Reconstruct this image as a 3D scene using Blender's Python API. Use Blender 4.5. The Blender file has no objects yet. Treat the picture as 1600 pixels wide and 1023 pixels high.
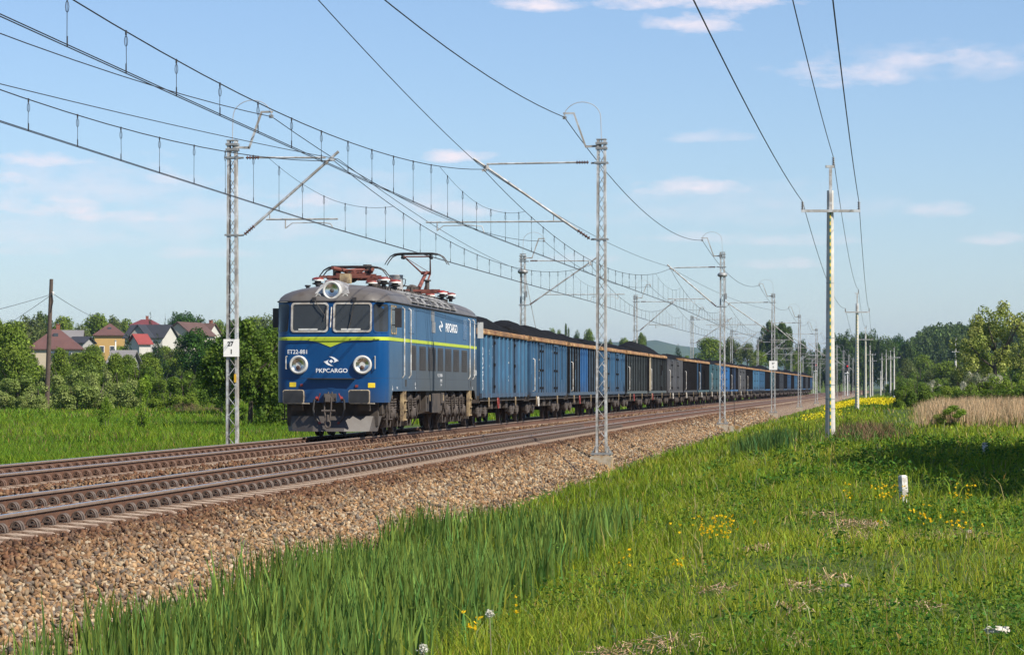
import bpy, bmesh, math, random
import numpy as np
from mathutils import Vector, Matrix

random.seed(7)
rng = np.random.default_rng(11)
SC = bpy.context.scene
COL = SC.collection
R = math.radians

# ------------------------------------------------------------------ camera, sky, sun, exposure
CAMZ = 1.37
FPX = 4400.0                       # focal length in pixels of the 1600 px wide photograph
cam = bpy.data.cameras.new("camera")
cam.sensor_width = 36.0
cam.lens = FPX / 1600 * 36.0
cam.shift_y = 93.5 / 1600
cam.clip_start = 0.5
cam.clip_end = 30000
camo = bpy.data.objects.new("camera", cam)
COL.objects.link(camo)
camo.location = (0, 0, CAMZ)
camo.rotation_euler = (R(90), 0, 0)
SC.camera = camo

SUN = Vector((1.0, -0.75, 1.20)).normalized()       # towards the sun
sl = bpy.data.lights.new("sun", "SUN")
sl.energy = 5.0
sl.angle = R(0.53)
sl.color = (1.0, 0.92, 0.80)
so = bpy.data.objects.new("sun", sl)
COL.objects.link(so)
so.rotation_euler = SUN.to_track_quat('Z', 'Y').to_euler()

SC.view_settings.view_transform = 'Standard'
SC.view_settings.look = 'None'
SC.view_settings.gamma = 1.0
SC.view_settings.use_curve_mapping = False
SC.view_settings.exposure = 0.58
SC.cycles.max_bounces = 6
SC.cycles.diffuse_bounces = 3
SC.cycles.glossy_bounces = 2
SC.cycles.transparent_max_bounces = 8
SC.cycles.transmission_bounces = 3
SC.cycles.volume_bounces = 0


class NT:
    """Small helper round a node tree."""
    def __init__(self, tree):
        self.t = tree

    def n(self, typ, **kw):
        nd = self.t.nodes.new(typ)
        for k, v in kw.items():
            if k == 'inp':
                for i, val in v.items():
                    nd.inputs[i].default_value = val
            else:
                setattr(nd, k, v)
        return nd

    def l(self, a, b):
        self.t.links.new(a, b)

    def math(self, op, a, b=None, c=None, clamp=False):
        nd = self.n('ShaderNodeMath', operation=op)
        nd.use_clamp = clamp
        for i, x in enumerate((a, b, c)):
            if x is None:
                continue
            if isinstance(x, (int, float)):
                nd.inputs[i].default_value = x
            else:
                self.l(x, nd.inputs[i])
        return nd.outputs[0]

    def mix(self, fac, a, b, typ='MIX'):
        nd = self.n('ShaderNodeMix', data_type='RGBA', blend_type=typ)
        for i, x in ((0, fac), (6, a), (7, b)):
            if isinstance(x, (int, float)):
                nd.inputs[i].default_value = x
            elif isinstance(x, tuple):
                nd.inputs[i].default_value = (*x, 1) if len(x) == 3 else x
            else:
                self.l(x, nd.inputs[i])
        return nd.outputs[2]

    def ramp(self, fac, stops, interp='LINEAR'):
        nd = self.n('ShaderNodeValToRGB')
        cr = nd.color_ramp
        cr.interpolation = interp
        while len(cr.elements) < len(stops):
            cr.elements.new(0.5)
        for e, (p, c) in zip(cr.elements, stops):
            e.position = p
            e.color = (*c, 1) if len(c) == 3 else c
        self.l(fac, nd.inputs[0])
        return nd.outputs[0]

    def noise(self, vec, scale, detail=3, rough=0.55):
        nd = self.n('ShaderNodeTexNoise', inp={'Scale': scale, 'Detail': detail, 'Roughness': rough})
        if vec is not None:
            self.l(vec, nd.inputs['Vector'])
        return nd.outputs['Fac']


world = bpy.data.worlds.new("World")
SC.world = world
world.use_nodes = True
wt = NT(world.node_tree)
world.node_tree.nodes.clear()
sky = wt.n('ShaderNodeTexSky', sky_type='NISHITA')
sky.sun_disc = False
sky.sun_elevation = math.asin(SUN.z)
sky.sun_rotation = math.atan2(SUN.x, SUN.y)
sky.air_density = 1.0
sky.dust_density = 0.15
sky.ozone_density = 3.2
geo = wt.n('ShaderNodeTexCoord')
sep = wt.n('ShaderNodeSeparateXYZ')
wt.l(geo.outputs['Generated'], sep.inputs[0])
az = wt.math('ARCTAN2', sep.outputs[0], sep.outputs[1])
el = wt.math('ARCSINE', sep.outputs[2])
comb = wt.n('ShaderNodeCombineXYZ')
wt.l(wt.math('MULTIPLY', az, 55.0), comb.inputs[0])
wt.l(wt.math('MULTIPLY', el, 150.0), comb.inputs[1])
nz = wt.noise(comb.outputs[0], 1.0, 5, 0.6)
nzb = wt.math('SUBTRACT', nz, 0.5)
# flat fair-weather clouds: (azimuth, elevation, half width, half height, strength) in radians
CLOUDS = [(850, 9, 62, 14, .85), (978, 8, 50, 11, .8), (1130, 6, 80, 16, .85), (1100, 42, 66, 20, .85),
          (1330, 122, 95, 22, .6), (1470, 104, 120, 18, .6), (1255, 122, 40, 14, .45), (75, 255, 60, 15, .75), (10, 288, 45, 12, .7),
          (95, 330, 75, 18, .85), (190, 342, 80, 14, .75), (715, 246, 42, 12, .85), (470, 318, 60, 16, .75), (250, 285, 45, 10, .5),
          (1075, 296, 75, 14, .75), (1115, 216, 80, 10, .35), (1465, 333, 45, 13, .5), (1565, 378, 45, 9, .5), (700, 330, 60, 14, .5),
          (1240, 378, 80, 10, .4), (1200, 415, 80, 9, .4), (560, 405, 50, 9, .35), (330, 398, 70, 10, .35), (150, 300, 170, 40, .35), (300, 350, 200, 40, .3), (60, 370, 160, 30, .3), (560, 330, 150, 45, .3), (1150, 330, 200, 40, .2), (1450, 110, 190, 30, .3), (1090, 372, 80, 9, .35),
          (40, 395, 60, 9, .3), (900, 405, 60, 8, .3)]
acc = None
for (px, py, hw, hh, st) in CLOUDS:
    a0, e0 = math.atan((px - 800) / FPX), math.atan((605 - py) / FPX)
    dx = wt.math('DIVIDE', wt.math('SUBTRACT', az, a0), hw * 1.35 / FPX)
    dy0 = wt.math('DIVIDE', wt.math('SUBTRACT', el, e0), hh * 1.35 / FPX)
    # flatter underside
    dy = wt.math('MAXIMUM', dy0, wt.math('MULTIPLY', dy0, -1.7))
    rr = wt.math('ADD', wt.math('MULTIPLY', dx, dx), wt.math('MULTIPLY', dy, dy))
    v = wt.math('SUBTRACT', 1.0, rr)
    v = wt.math('ADD', v, wt.math('MULTIPLY', nzb, 4.6))
    v = wt.math('MULTIPLY', wt.math('MULTIPLY', v, 0.62, clamp=True), st, clamp=True)
    acc = v if acc is None else wt.math('MAXIMUM', acc, v)
hs = wt.n('ShaderNodeHueSaturation', inp={'Saturation': 0.95, 'Value': 1.0})
wt.l(wt.mix(1.0, sky.outputs[0], (0.88, 0.97, 1.13), 'MULTIPLY'), hs.inputs['Color'])
skymix = wt.mix(acc, hs.outputs[0], (9.0, 8.0, 8.3))
bg = wt.n('ShaderNodeBackground', inp={'Strength': 0.080})
wt.l(skymix, bg.inputs[0])
wo = wt.n('ShaderNodeOutputWorld')
wt.l(bg.outputs[0], wo.inputs[0])


# ------------------------------------------------------------------ materials
MATS = {}


def mat(name, color, rough=0.7, metal=0.0, var=0.15, scale=6.0, bump=0.0, bscale=30.0, dirt=None, dirt_amt=0.0, dirt_scale=2.0, coat=0.0, spec=0.5):
    if name in MATS:
        return MATS[name]
    m = bpy.data.materials.new(name)
    m.use_nodes = True
    t = NT(m.node_tree)
    b = m.node_tree.nodes['Principled BSDF']
    tc = t.n('ShaderNodeTexCoord')
    o = tc.outputs['Object']
    n = t.noise(o, scale, 4)
    lo = tuple(c * (1 - var) for c in color)
    hi = tuple(min(1, c * (1 + var)) for c in color)
    c = t.ramp(n, [(0.3, lo), (0.7, hi)])
    if dirt is not None:
        n2 = t.noise(o, dirt_scale, 5, 0.65)
        f = t.ramp(n2, [(0.5 - dirt_amt * 0.5, (1, 1, 1)), (0.62, (0, 0, 0))])
        c = t.mix(f, c, dirt)
    t.l(c, b.inputs['Base Color'])
    b.inputs['Roughness'].default_value = rough
    b.inputs['Metallic'].default_value = metal
    b.inputs['Specular IOR Level'].default_value = spec
    if coat:
        b.inputs['Coat Weight'].default_value = coat
    if bump:
        bn = t.n('ShaderNodeBump', inp={'Strength': bump, 'Distance': 0.02})
        t.l(t.noise(o, bscale, 3), bn.inputs['Height'])
        t.l(bn.outputs[0], b.inputs['Normal'])
    MATS[name] = m
    return m


def vcol_mat(name, rough=0.8, trans=0.0, spec=0.2, gain=1.0):
    """Colour comes from each blade's, leaf's or stone's own colour attribute."""
    m = bpy.data.materials.new(name)
    m.use_nodes = True
    t = NT(m.node_tree)
    nd = m.node_tree.nodes
    b = nd['Principled BSDF']
    at = t.n('ShaderNodeAttribute', attribute_name='Col')
    t.l(at.outputs['Color'], b.inputs['Base Color'])
    b.inputs['Roughness'].default_value = rough
    b.inputs['Specular IOR Level'].default_value = spec
    if trans:
        tr = t.n('ShaderNodeBsdfTranslucent')
        mul = t.mix(1.0, at.outputs['Color'], (1.25, 1.35, 0.7), 'MULTIPLY')
        t.l(mul, tr.inputs[0])
        mx = t.n('ShaderNodeMixShader', inp={0: trans})
        t.l(b.outputs[0], mx.inputs[1])
        t.l(tr.outputs[0], mx.inputs[2])
        t.l(mx.outputs[0], nd['Material Output'].inputs[0])
    MATS[name] = m
    return m


def glow(name, color, strength):
    m = bpy.data.materials.new(name)
    m.use_nodes = True
    b = m.node_tree.nodes['Principled BSDF']
    b.inputs['Base Color'].default_value = (*color, 1)
    b.inputs['Emission Color'].default_value = (*color, 1)
    b.inputs['Emission Strength'].default_value = strength
    MATS[name] = m
    return m


# ------------------------------------------------------------------ mesh builder and object helpers
class MB:
    def __init__(self):
        self.v, self.f, self.m = [], [], []
        self.mi = 0

    def add(self, vs, fs):
        o = len(self.v)
        self.v += [tuple(p) for p in vs]
        for f in fs:
            self.f.append([i + o for i in f])
            self.m.append(self.mi)

    def box(self, x0, x1, y0, y1, z0, z1):
        self.add([(x0, y0, z0), (x1, y0, z0), (x1, y1, z0), (x0, y1, z0), (x0, y0, z1), (x1, y0, z1), (x1, y1, z1), (x0, y1, z1)],
                 [(0, 3, 2, 1), (4, 5, 6, 7), (0, 1, 5, 4), (1, 2, 6, 5), (2, 3, 7, 6), (3, 0, 4, 7)])

    def obox(self, p0, p1, w, h, up=(0, 0, 1)):
        """A bar from p0 to p1, w across and h along 'up'."""
        p0, p1 = Vector(p0), Vector(p1)
        d = (p1 - p0).normalized()
        u = Vector(up)
        if abs(d.dot(u)) > 0.98:
            u = Vector((0, 1, 0))
        s = d.cross(u).normalized() * (w / 2)
        u = s.cross(d).normalized() * (h / 2)
        vs = []
        for p in (p0, p1):
            vs += [p - s - u, p + s - u, p + s + u, p - s + u]
        self.add(vs, [(0, 1, 2, 3), (7, 6, 5, 4), (0, 4, 5, 1), (1, 5, 6, 2), (2, 6, 7, 3), (3, 7, 4, 0)])

    def tube(self, pts, r, n=6, cap=True):
        pts = [Vector(p) for p in pts]
        rs = r if isinstance(r, (list, tuple)) else [r] * len(pts)
        vs, fs = [], []
        prev = None
        for i, p in enumerate(pts):
            d = (pts[min(i + 1, len(pts) - 1)] - pts[max(i - 1, 0)]).normalized()
            if prev is None:
                a = Vector((0, 0, 1)) if abs(d.z) < 0.9 else Vector((1, 0, 0))
                s = d.cross(a).normalized()
            else:
                s = (prev - d * prev.dot(d)).normalized()
            prev = s
            u = d.cross(s)
            for k in range(n):
                t = 2 * math.pi * k / n
                vs.append(p + (s * math.cos(t) + u * math.sin(t)) * rs[i])
        for i in range(len(pts) - 1):
            for k in range(n):
                a, b = i * n + k, i * n + (k + 1) % n
                fs.append((a, b, b + n, a + n))
        if cap:
            fs.append(tuple(range(n - 1, -1, -1)))
            fs.append(tuple(range((len(pts) - 1) * n, len(pts) * n)))
        self.add(vs, fs)

    def lathe(self, c, axis, prof, n=16, caps=True):
        """prof: (distance along axis, radius) pairs from centre c."""
        a = Vector(axis).normalized()
        s = a.cross(Vector((0, 0, 1)) if abs(a.z) < 0.9 else Vector((1, 0, 0))).normalized()
        u = a.cross(s)
        c = Vector(c)
        vs, fs = [], []
        for (d, r) in prof:
            for k in range(n):
                t = 2 * math.pi * k / n
                vs.append(c + a * d + (s * math.cos(t) + u * math.sin(t)) * r)
        for i in range(len(prof) - 1):
            for k in range(n):
                x, y = i * n + k, i * n + (k + 1) % n
                fs.append((x, y, y + n, x + n))
        if caps:
            fs.append(tuple(range(n - 1, -1, -1)))
            fs.append(tuple(range((len(prof) - 1) * n, len(prof) * n)))
        self.add(vs, fs)

    def prism(self, poly, a0, a1, axis='y'):
        """Polygon extruded along an axis; poly holds the two other coordinates."""
        def P(u, v, w):
            return (w, u, v) if axis == 'x' else (u, w, v) if axis == 'y' else (u, v, w)
        n = len(poly)
        vs = [P(u, v, a0) for u, v in poly] + [P(u, v, a1) for u, v in poly]
        fs = [tuple(range(n - 1, -1, -1)), tuple(range(n, 2 * n))]
        for i in range(n):
            j = (i + 1) % n
            fs.append((i, j, j + n, i + n))
        self.add(vs, fs)

    def mesh(self, name, mats, smooth=35, fixn=True):
        me = bpy.data.meshes.new(name)
        me.from_pydata(self.v, [], self.f)
        for m in (mats if isinstance(mats, (list, tuple)) else [mats]):
            me.materials.append(m)
        if any(self.m):
            me.polygons.foreach_set('material_index', self.m)
        if fixn:
            bm = bmesh.new()
            bm.from_mesh(me)
            bmesh.ops.recalc_face_normals(bm, faces=bm.faces)
            bm.to_mesh(me)
            bm.free()
        if smooth:
            me.shade_smooth()
            me.set_sharp_from_angle(angle=R(smooth))
        me.update()
        return me

    def build(self, name, mats, parent=None, loc=None, rotz=0, smooth=35, fixn=True):
        return link(name, self.mesh(name, mats, smooth, fixn), parent, loc, rotz)


def link(name, me, parent=None, loc=None, rotz=0):
    o = bpy.data.objects.new(name, me)
    COL.objects.link(o)
    if parent is not None:
        o.parent = parent
    if loc is not None:
        o.location = loc
    if rotz:
        o.rotation_euler = (0, 0, rotz)
    return o


def tag(o, label=None, cat=None, group=None, kind=None):
    if label:
        o['label'] = label
    if cat:
        o['category'] = cat
    if group:
        o['group'] = group
    if kind:
        o['kind'] = kind
    return o


def thing(name, label, cat, loc=(0, 0, 0), rotz=0, group=None):
    o = link(name, None, None, loc, rotz)
    o.empty_display_size = 0.3
    return tag(o, label, cat, group)


def kids(o):
    return [c for c in bpy.data.objects if c.parent == o] if False else list(o.children)


def copy_tree(o, parent=None):
    c = o.copy()
    COL.objects.link(c)
    c.parent = parent
    for ch in list(o.children):
        copy_tree(ch, c)
    return c


def raw_mesh(name, verts, faces, mats, cols=None, smooth=False):
    """verts (N,3) and faces (M,k) as numpy arrays, cols (N,3) a colour per vertex."""
    me = bpy.data.meshes.new(name)
    nf, k = faces.shape
    me.vertices.add(len(verts))
    me.vertices.foreach_set('co', np.ascontiguousarray(verts, dtype=np.float32).ravel())
    me.loops.add(nf * k)
    me.loops.foreach_set('vertex_index', np.ascontiguousarray(faces, dtype=np.int32).ravel())
    me.polygons.add(nf)
    me.polygons.foreach_set('loop_start', np.arange(0, nf * k, k, dtype=np.int32))
    me.polygons.foreach_set('loop_total', np.full(nf, k, dtype=np.int32))
    for m in (mats if isinstance(mats, (list, tuple)) else [mats]):
        me.materials.append(m)
    if cols is not None:
        at = me.attributes.new('Col', 'FLOAT_COLOR', 'POINT')
        c4 = np.ones((len(verts), 4), dtype=np.float32)
        c4[:, :3] = cols
        at.data.foreach_set('color', c4.ravel())
    me.update(calc_edges=True)
    me.validate()
    if smooth:
        me.shade_smooth()
    return me


# ------------------------------------------------------------------ the lie of the land
def F(Y):
    """x of the far track's centre line at distance Y (the train's track)."""
    Y = np.asarray(Y, dtype=float)
    t = np.clip(Y - 75, 0, 85)
    return -4.74 + 0.12 * (Y - 75) + 0.014 * t * t / 170 + 0.014 * np.clip(Y - 160, 0, None)


TRK = 3.85


def N(Y):
    return F(Y) + TRK


ZF = 0.05                          # the far track lies a little higher


def slope(Y):
    return float((F(Y + 0.5) - F(Y - 0.5)))


def sstep(x, a, b):
    t = np.clip((x - a) / (b - a), 0, 1)
    return t * t * (3 - 2 * t)


def wob(x, y, s=1.0, k=0):
    """Cheap smooth noise, about -1..1."""
    x, y = np.asarray(x) / s, np.asarray(y) / s
    return (np.sin(x * 1.7 + y * 0.9 + k) + np.sin(x * -0.8 + y * 2.1 + 1.3 + 2 * k) + np.sin(x * 2.9 - y * 1.6 + 4.1 + k) * 0.6 + np.sin(x * 4.3 + y * 3.7 + 0.7 * k) * 0.4) / 3.0


def ground(X, Y):
    X = np.asarray(X, dtype=float)
    Y = np.asarray(Y, dtype=float)
    dr = X - N(Y)
    dl = F(Y) - X
    zr = np.interp(dr, [0, 1.75, 3.3, 4.5, 6.2, 9.0, 14], [-.3, -.3, -1.0, -.98, -.86, -.32, -.25])
    zr = zr + sstep(dr, 5, 9) * 0.06 * wob(X, Y, 2.2)
    far = sstep(dr, 9, 32)
    zr = zr + far * (0.022 * np.clip(Y - 460, 0, 260) + 0.018 * np.clip(Y - 720, 0, 900))
    zl = np.interp(dl, [0, 1.9, 3.4, 5], [-.3, -.3, -.98, -.95])
    zl = zl + sstep(dl, 3.5, 14) * (0.0075 * np.clip(Y - 80, 0, 120) + 0.0135 * np.clip(Y - 200, 0, 420))
    zl = zl + sstep(dl, 4, 8) * 0.05 * wob(X, Y, 3.0, 2)
    return np.where(dr > -TRK / 2, zr, zl)


def gz(x, y):
    return float(ground(x, y))


def PX(px, py, Y):
    """Point at distance Y seen at photo pixel (px, py)."""
    return ((px - 800) / FPX * Y, Y, CAMZ + (605 - py) / FPX * Y)

# ------------------------------------------------------------------ ground sheet, ballast bed
def grid_strip(name, ys, offs, base, zfun, m, kind='structure', label=None, cat=None):
    V = np.zeros((len(ys), len(offs), 3))
    for i, y in enumerate(ys):
        x = base(y) + np.asarray(offs)
        V[i, :, 0] = x
        V[i, :, 1] = y
        V[i, :, 2] = zfun(x, np.full_like(x, y))
    a = np.arange(len(ys) * len(offs)).reshape(len(ys), len(offs))
    fs = np.stack([a[:-1, :-1], a[:-1, 1:], a[1:, 1:], a[1:, :-1]], -1).reshape(-1, 4)
    me = raw_mesh(name, V.reshape(-1, 3), fs, m, smooth=True)
    o = link(name, me)
    return tag(o, label, cat, None, kind)


def ground_mat():
    m = bpy.data.materials.new("meadow_soil")
    m.use_nodes = True
    t = NT(m.node_tree)
    b = m.node_tree.nodes['Principled BSDF']
    g = t.n('ShaderNodeNewGeometry')
    p = g.outputs['Position']
    n1 = t.noise(p, 0.05, 4)
    n2 = t.noise(p, 1.3, 5, 0.7)
    n3 = t.noise(p, 9.0, 3, 0.7)
    c = t.ramp(n1, [(0.3, (0.045, 0.085, 0.012)), (0.55, (0.07, 0.115, 0.018)), (0.75, (0.095, 0.13, 0.028))])
    c2 = t.ramp(n2, [(0.3, (0.02, 0.032, 0.010)), (0.7, (0.08, 0.105, 0.028))])
    c = t.mix(0.5, c, c2)
    c = t.mix(t.ramp(n3, [(0.55, (0, 0, 0)), (0.8, (1, 1, 1))]), c, (0.11, 0.10, 0.04))
    t.l(c, b.inputs['Base Color'])
    b.inputs['Roughness'].default_value = 0.95
    b.inputs['Specular IOR Level'].default_value = 0.1
    bn = t.n('ShaderNodeBump', inp={'Strength': 0.8, 'Distance': 0.15})
    t.l(t.noise(p, 5.0, 4), bn.inputs['Height'])
    t.l(bn.outputs[0], b.inputs['Normal'])
    return m


YS = np.unique(np.concatenate([np.arange(-20, 60, 1.0), np.arange(60, 160, 2.0), np.arange(160, 400, 6.0), np.arange(400, 1800, 25.0), np.geomspace(1800, 14000, 18)]))
OFF = np.unique(np.concatenate([np.arange(-14, 15, 0.5), np.arange(-60, 60, 4.0), -np.geomspace(60, 9000, 24), np.geomspace(60, 9000, 24)]))


def zg_sheet(x, y):
    z = ground(x, y)
    dr, dl = x - N(y), F(y) - x
    inside = np.minimum(sstep(dr, 2.6, 1.6), 1) * sstep(dl, 2.6, 1.6)
    return z - 0.35 * inside


grid_strip("ground", YS, OFF - 2.0, N, zg_sheet, ground_mat(), label="green meadow ground on both sides of the railway", cat="ground")


def ballast_mat():
    m = bpy.data.materials.new("ballast_stone_bed")
    m.use_nodes = True
    t = NT(m.node_tree)
    b = m.node_tree.nodes['Principled BSDF']
    g = t.n('ShaderNodeNewGeometry')
    p = g.outputs['Position']
    vo = t.n('ShaderNodeTexVoronoi', inp={'Scale': 17.0, 'Randomness': 1.0})
    t.l(p, vo.inputs['Vector'])
    sp = t.n('ShaderNodeSeparateColor')
    t.l(vo.outputs['Color'], sp.inputs[0])
    c = t.ramp(sp.outputs[0], [(0.0, (0.10, 0.085, 0.075)), (0.25, (0.24, 0.18, 0.13)), (0.5, (0.38, 0.27, 0.18)), (0.7, (0.33, 0.20, 0.11)), (0.85, (0.42, 0.35, 0.28)), (1.0, (0.50, 0.44, 0.37))])
    ed = t.ramp(vo.outputs['Distance'], [(0.25, (1, 1, 1)), (0.75, (0.4, 0.36, 0.32))])
    c = t.mix(1.0, c, ed, 'MULTIPLY')
    # rust-brown dust close to the rails (brake dust really lies there)
    at = t.n('ShaderNodeAttribute', attribute_name='Col')
    br = t.mix(sp.outputs[1], (0.075, 0.040, 0.024), (0.16, 0.085, 0.05))
    s2 = t.n('ShaderNodeSeparateColor')
    t.l(at.outputs['Color'], s2.inputs[0])
    f = t.math('ADD', s2.outputs[0], t.math('MULTIPLY', t.math('SUBTRACT', t.noise(p, 2.0, 4), 0.5), 0.9), clamp=True)
    c = t.mix(t.math('MULTIPLY', f, 0.85), c, br)
    t.l(c, b.inputs['Base Color'])
    b.inputs['Roughness'].default_value = 0.9
    b.inputs['Specular IOR Level'].default_value = 0.2
    bn = t.n('ShaderNodeBump', inp={'Strength': 1.0, 'Distance': 0.05})
    inv = t.math('SUBTRACT', 1.0, vo.outputs['Distance'])
    t.l(inv, bn.inputs['Height'])
    t.l(bn.outputs[0], b.inputs['Normal'])
    return m


def ballast_z(x, y):
    dr, dl = x - N(y), F(y) - x
    zr = np.interp(dr, [0.9, 1.38, 1.8, 3.35, 3.6], [-.225, -.24, -.255, -1.0, -1.06])
    zl = np.interp(dl, [0.9, 1.3, 1.9, 3.5, 3.8], [-.205, -.215, -.24, -1.0, -1.06])
    z = np.where(dr > -TRK / 2, zr, zl + ZF * (dl > -TRK / 2))
    return z + 0.015 * wob(x, y, 0.5)


def rust(d):
    """How rust-dusty a stone at distance d from a track centre is."""
    d = np.abs(d)
    return np.interp(d, [0, 1.4, 1.75, 2.35], [0.8, 0.95, 0.75, 0.0])


BO = np.concatenate([[-TRK - 3.8, -TRK - 3.5, -TRK - 2.7, -TRK - 1.9, -TRK - 1.6], np.arange(-TRK - 1.3, 1.31, 0.325), [1.5, 1.8, 2.2, 2.6, 3.0, 3.35, 3.6]])
BY = np.unique(np.concatenate([np.arange(-10, 60, 0.5), np.arange(60, 160, 1.5), np.arange(160, 500, 6.0), np.arange(500, 1500, 25.0)]))
bed = grid_strip("ballast_bed", BY, BO, N, ballast_z, ballast_mat(), label="crushed stone bed carrying the two tracks", cat="ballast")
at = bed.data.attributes.new('Col', 'FLOAT_COLOR', 'POINT')
c4 = np.ones((len(BY), len(BO), 4), dtype=np.float32)
rr = np.maximum(rust(BO), rust(BO + TRK))
c4[:, :, 0] = rr[None, :]
at.data.foreach_set('color', c4.ravel())

# loose stones, as real pieces of rock, on the part of the bed close enough to tell stones apart
ICO = None


def stone_shapes(k):
    """Angular broken stones: hulls of a few random points."""
    out = []
    for i in range(k):
        bm = bmesh.new()
        p = rng.uniform(-1, 1, (9, 3))
        p /= np.maximum(np.linalg.norm(p, axis=1), .75)[:, None]
        p *= np.array([1.25, .95, .55]) * rng.uniform(.8, 1.15, 3)
        for q in p:
            bm.verts.new(q)
        r = bmesh.ops.convex_hull(bm, input=bm.verts)
        bmesh.ops.delete(bm, geom=[v for v in bm.verts if not v.link_faces], context='VERTS')
        bmesh.ops.triangulate(bm, faces=bm.faces)
        bm.verts.index_update()
        out.append((np.array([v.co[:] for v in bm.verts]), np.array([[v.index for v in f.verts] for f in bm.faces])))
        bm.free()
    return out


def rot_mats(n):
    q = rng.normal(size=(n, 4))
    q /= np.linalg.norm(q, axis=1)[:, None]
    w, x, y, z = q.T
    return np.stack([np.stack([1 - 2 * (y * y + z * z), 2 * (x * y - z * w), 2 * (x * z + y * w)], -1),
                     np.stack([2 * (x * y + z * w), 1 - 2 * (x * x + z * z), 2 * (y * z - x * w)], -1),
                     np.stack([2 * (x * z - y * w), 2 * (y * z + x * w), 1 - 2 * (x * x + y * y)], -1)], 1)


STONE_COLS = np.array([(.28, .185, .105), (.34, .235, .14), (.22, .135, .075), (.36, .29, .21), (.175, .14, .11), (.28, .175, .095), (.34, .30, .24), (.12, .105, .095), (.26, .19, .13)])


def stones(name, label):
    shapes = stone_shapes(12)
    xs, ys, ss = [], [], []
    for (y0, y1, dens, s0, s1) in ((20, 34, 540, .023, .054), (34, 52, 380, .026, .056), (52, 80, 210, .032, .062), (80, 130, 110, .034, .06), (130, 210, 34, .05, .09)):
        for (o0, o1) in ((1.40, 3.55), (-0.60, 0.60), (-TRK + 1.40, -1.40), (-TRK - 3.2, -TRK - 1.40)):
            k = int((o1 - o0) * (y1 - y0) * dens * (1.0 if o0 > 1 else 0.55))
            y = rng.uniform(y0, y1, k)
            o = rng.uniform(o0, o1, k)
            x = N(y) + o
            keep = (x > -0.19 * y - 0.8)
            if o0 > 1:
                keep &= (o < 3.0) | (rng.random(k) < (3.6 - o) * 1.2)
            if -1 < o0 < 0 and o1 < 1:       # between the rails keep the sleepers' tops free
                ph = (y / 0.6) % 1.0
                keep &= (ph > 0.47)
            xs.append(x[keep]); ys.append(y[keep])
            ss.append(rng.uniform(s0, s1, keep.sum()))
    X, Y, S = np.concatenate(xs), np.concatenate(ys), np.concatenate(ss)
    n = len(X)
    Z = ballast_z(X, Y) + S * rng.uniform(-0.1, 0.8, n)
    Rm = rot_mats(n)
    pick = rng.integers(0, len(shapes), n)
    C = STONE_COLS[rng.integers(0, len(STONE_COLS), n)] * rng.uniform(0.55, 1.25, (n, 1)) * np.array([1.06, 1.0, .88])
    d = np.minimum(np.abs(X - N(Y)), np.abs(X - F(Y)))
    ru = np.clip(rust(d) + rng.normal(0, .18, n) + 0.25 * wob(X, Y, 1.2), 0, .95)[:, None]
    brown = np.array([.095, .043, .022]) * rng.uniform(.5, 1.6, (n, 1))
    C = C * (1 - ru) + brown * ru
    Vs, Fs, Cs, tot = [], [], [], 0
    for q, (sv, sf) in enumerate(shapes):
        k = np.where(pick == q)[0]
        v = np.einsum('nij,kj->nki', Rm[k], sv) * S[k][:, None, None]
        v[:, :, 0] += X[k][:, None]; v[:, :, 1] += Y[k][:, None]; v[:, :, 2] += Z[k][:, None]
        f = (sf[None] + (np.arange(len(k)) * len(sv))[:, None, None]).reshape(-1, 3) + tot
        Vs.append(v.reshape(-1, 3)); Fs.append(f); Cs.append(np.repeat(C[k], len(sv), 0))
        tot += len(k) * len(sv)
    V, FA, C = np.concatenate(Vs), np.concatenate(Fs), np.concatenate(Cs)
    o = link(name, raw_mesh(name, V.reshape(-1, 3), FA, vcol_mat("broken_stone", 0.85, 0, 0.25), C))
    return tag(o, label, "stones", None, 'stuff')


stones("ballast_stones", "loose brown and grey crushed stones beside and between the rails")

# ------------------------------------------------------------------ rails and sleepers
M_RUST = mat("rail_rust", (0.105, 0.050, 0.028), 0.8, 0.0, 0.25, 5.0, 0.3, 40)
M_RAILTOP = mat("rail_running_steel", (0.42, 0.42, 0.44), 0.22, 0.9, 0.08, 3.0)
M_RAILHEAD = mat("rail_head_brown", (0.20, 0.145, 0.11), 0.55, 0.1, 0.15, 6.0)
M_CONC = mat("sleeper_concrete", (0.50, 0.41, 0.31), 0.9, 0, 0.22, 5.0, 0.3, 60, (0.16, 0.09, 0.055), 0.25, 3.0)
M_CLIP = mat("clip_steel", (0.13, 0.075, 0.05), 0.75, 0.1, 0.25, 20.0)
M_CLIPG = mat("clip_grey", (0.105, 0.078, 0.062), 0.6, 0.2, 0.2, 20.0)


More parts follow.
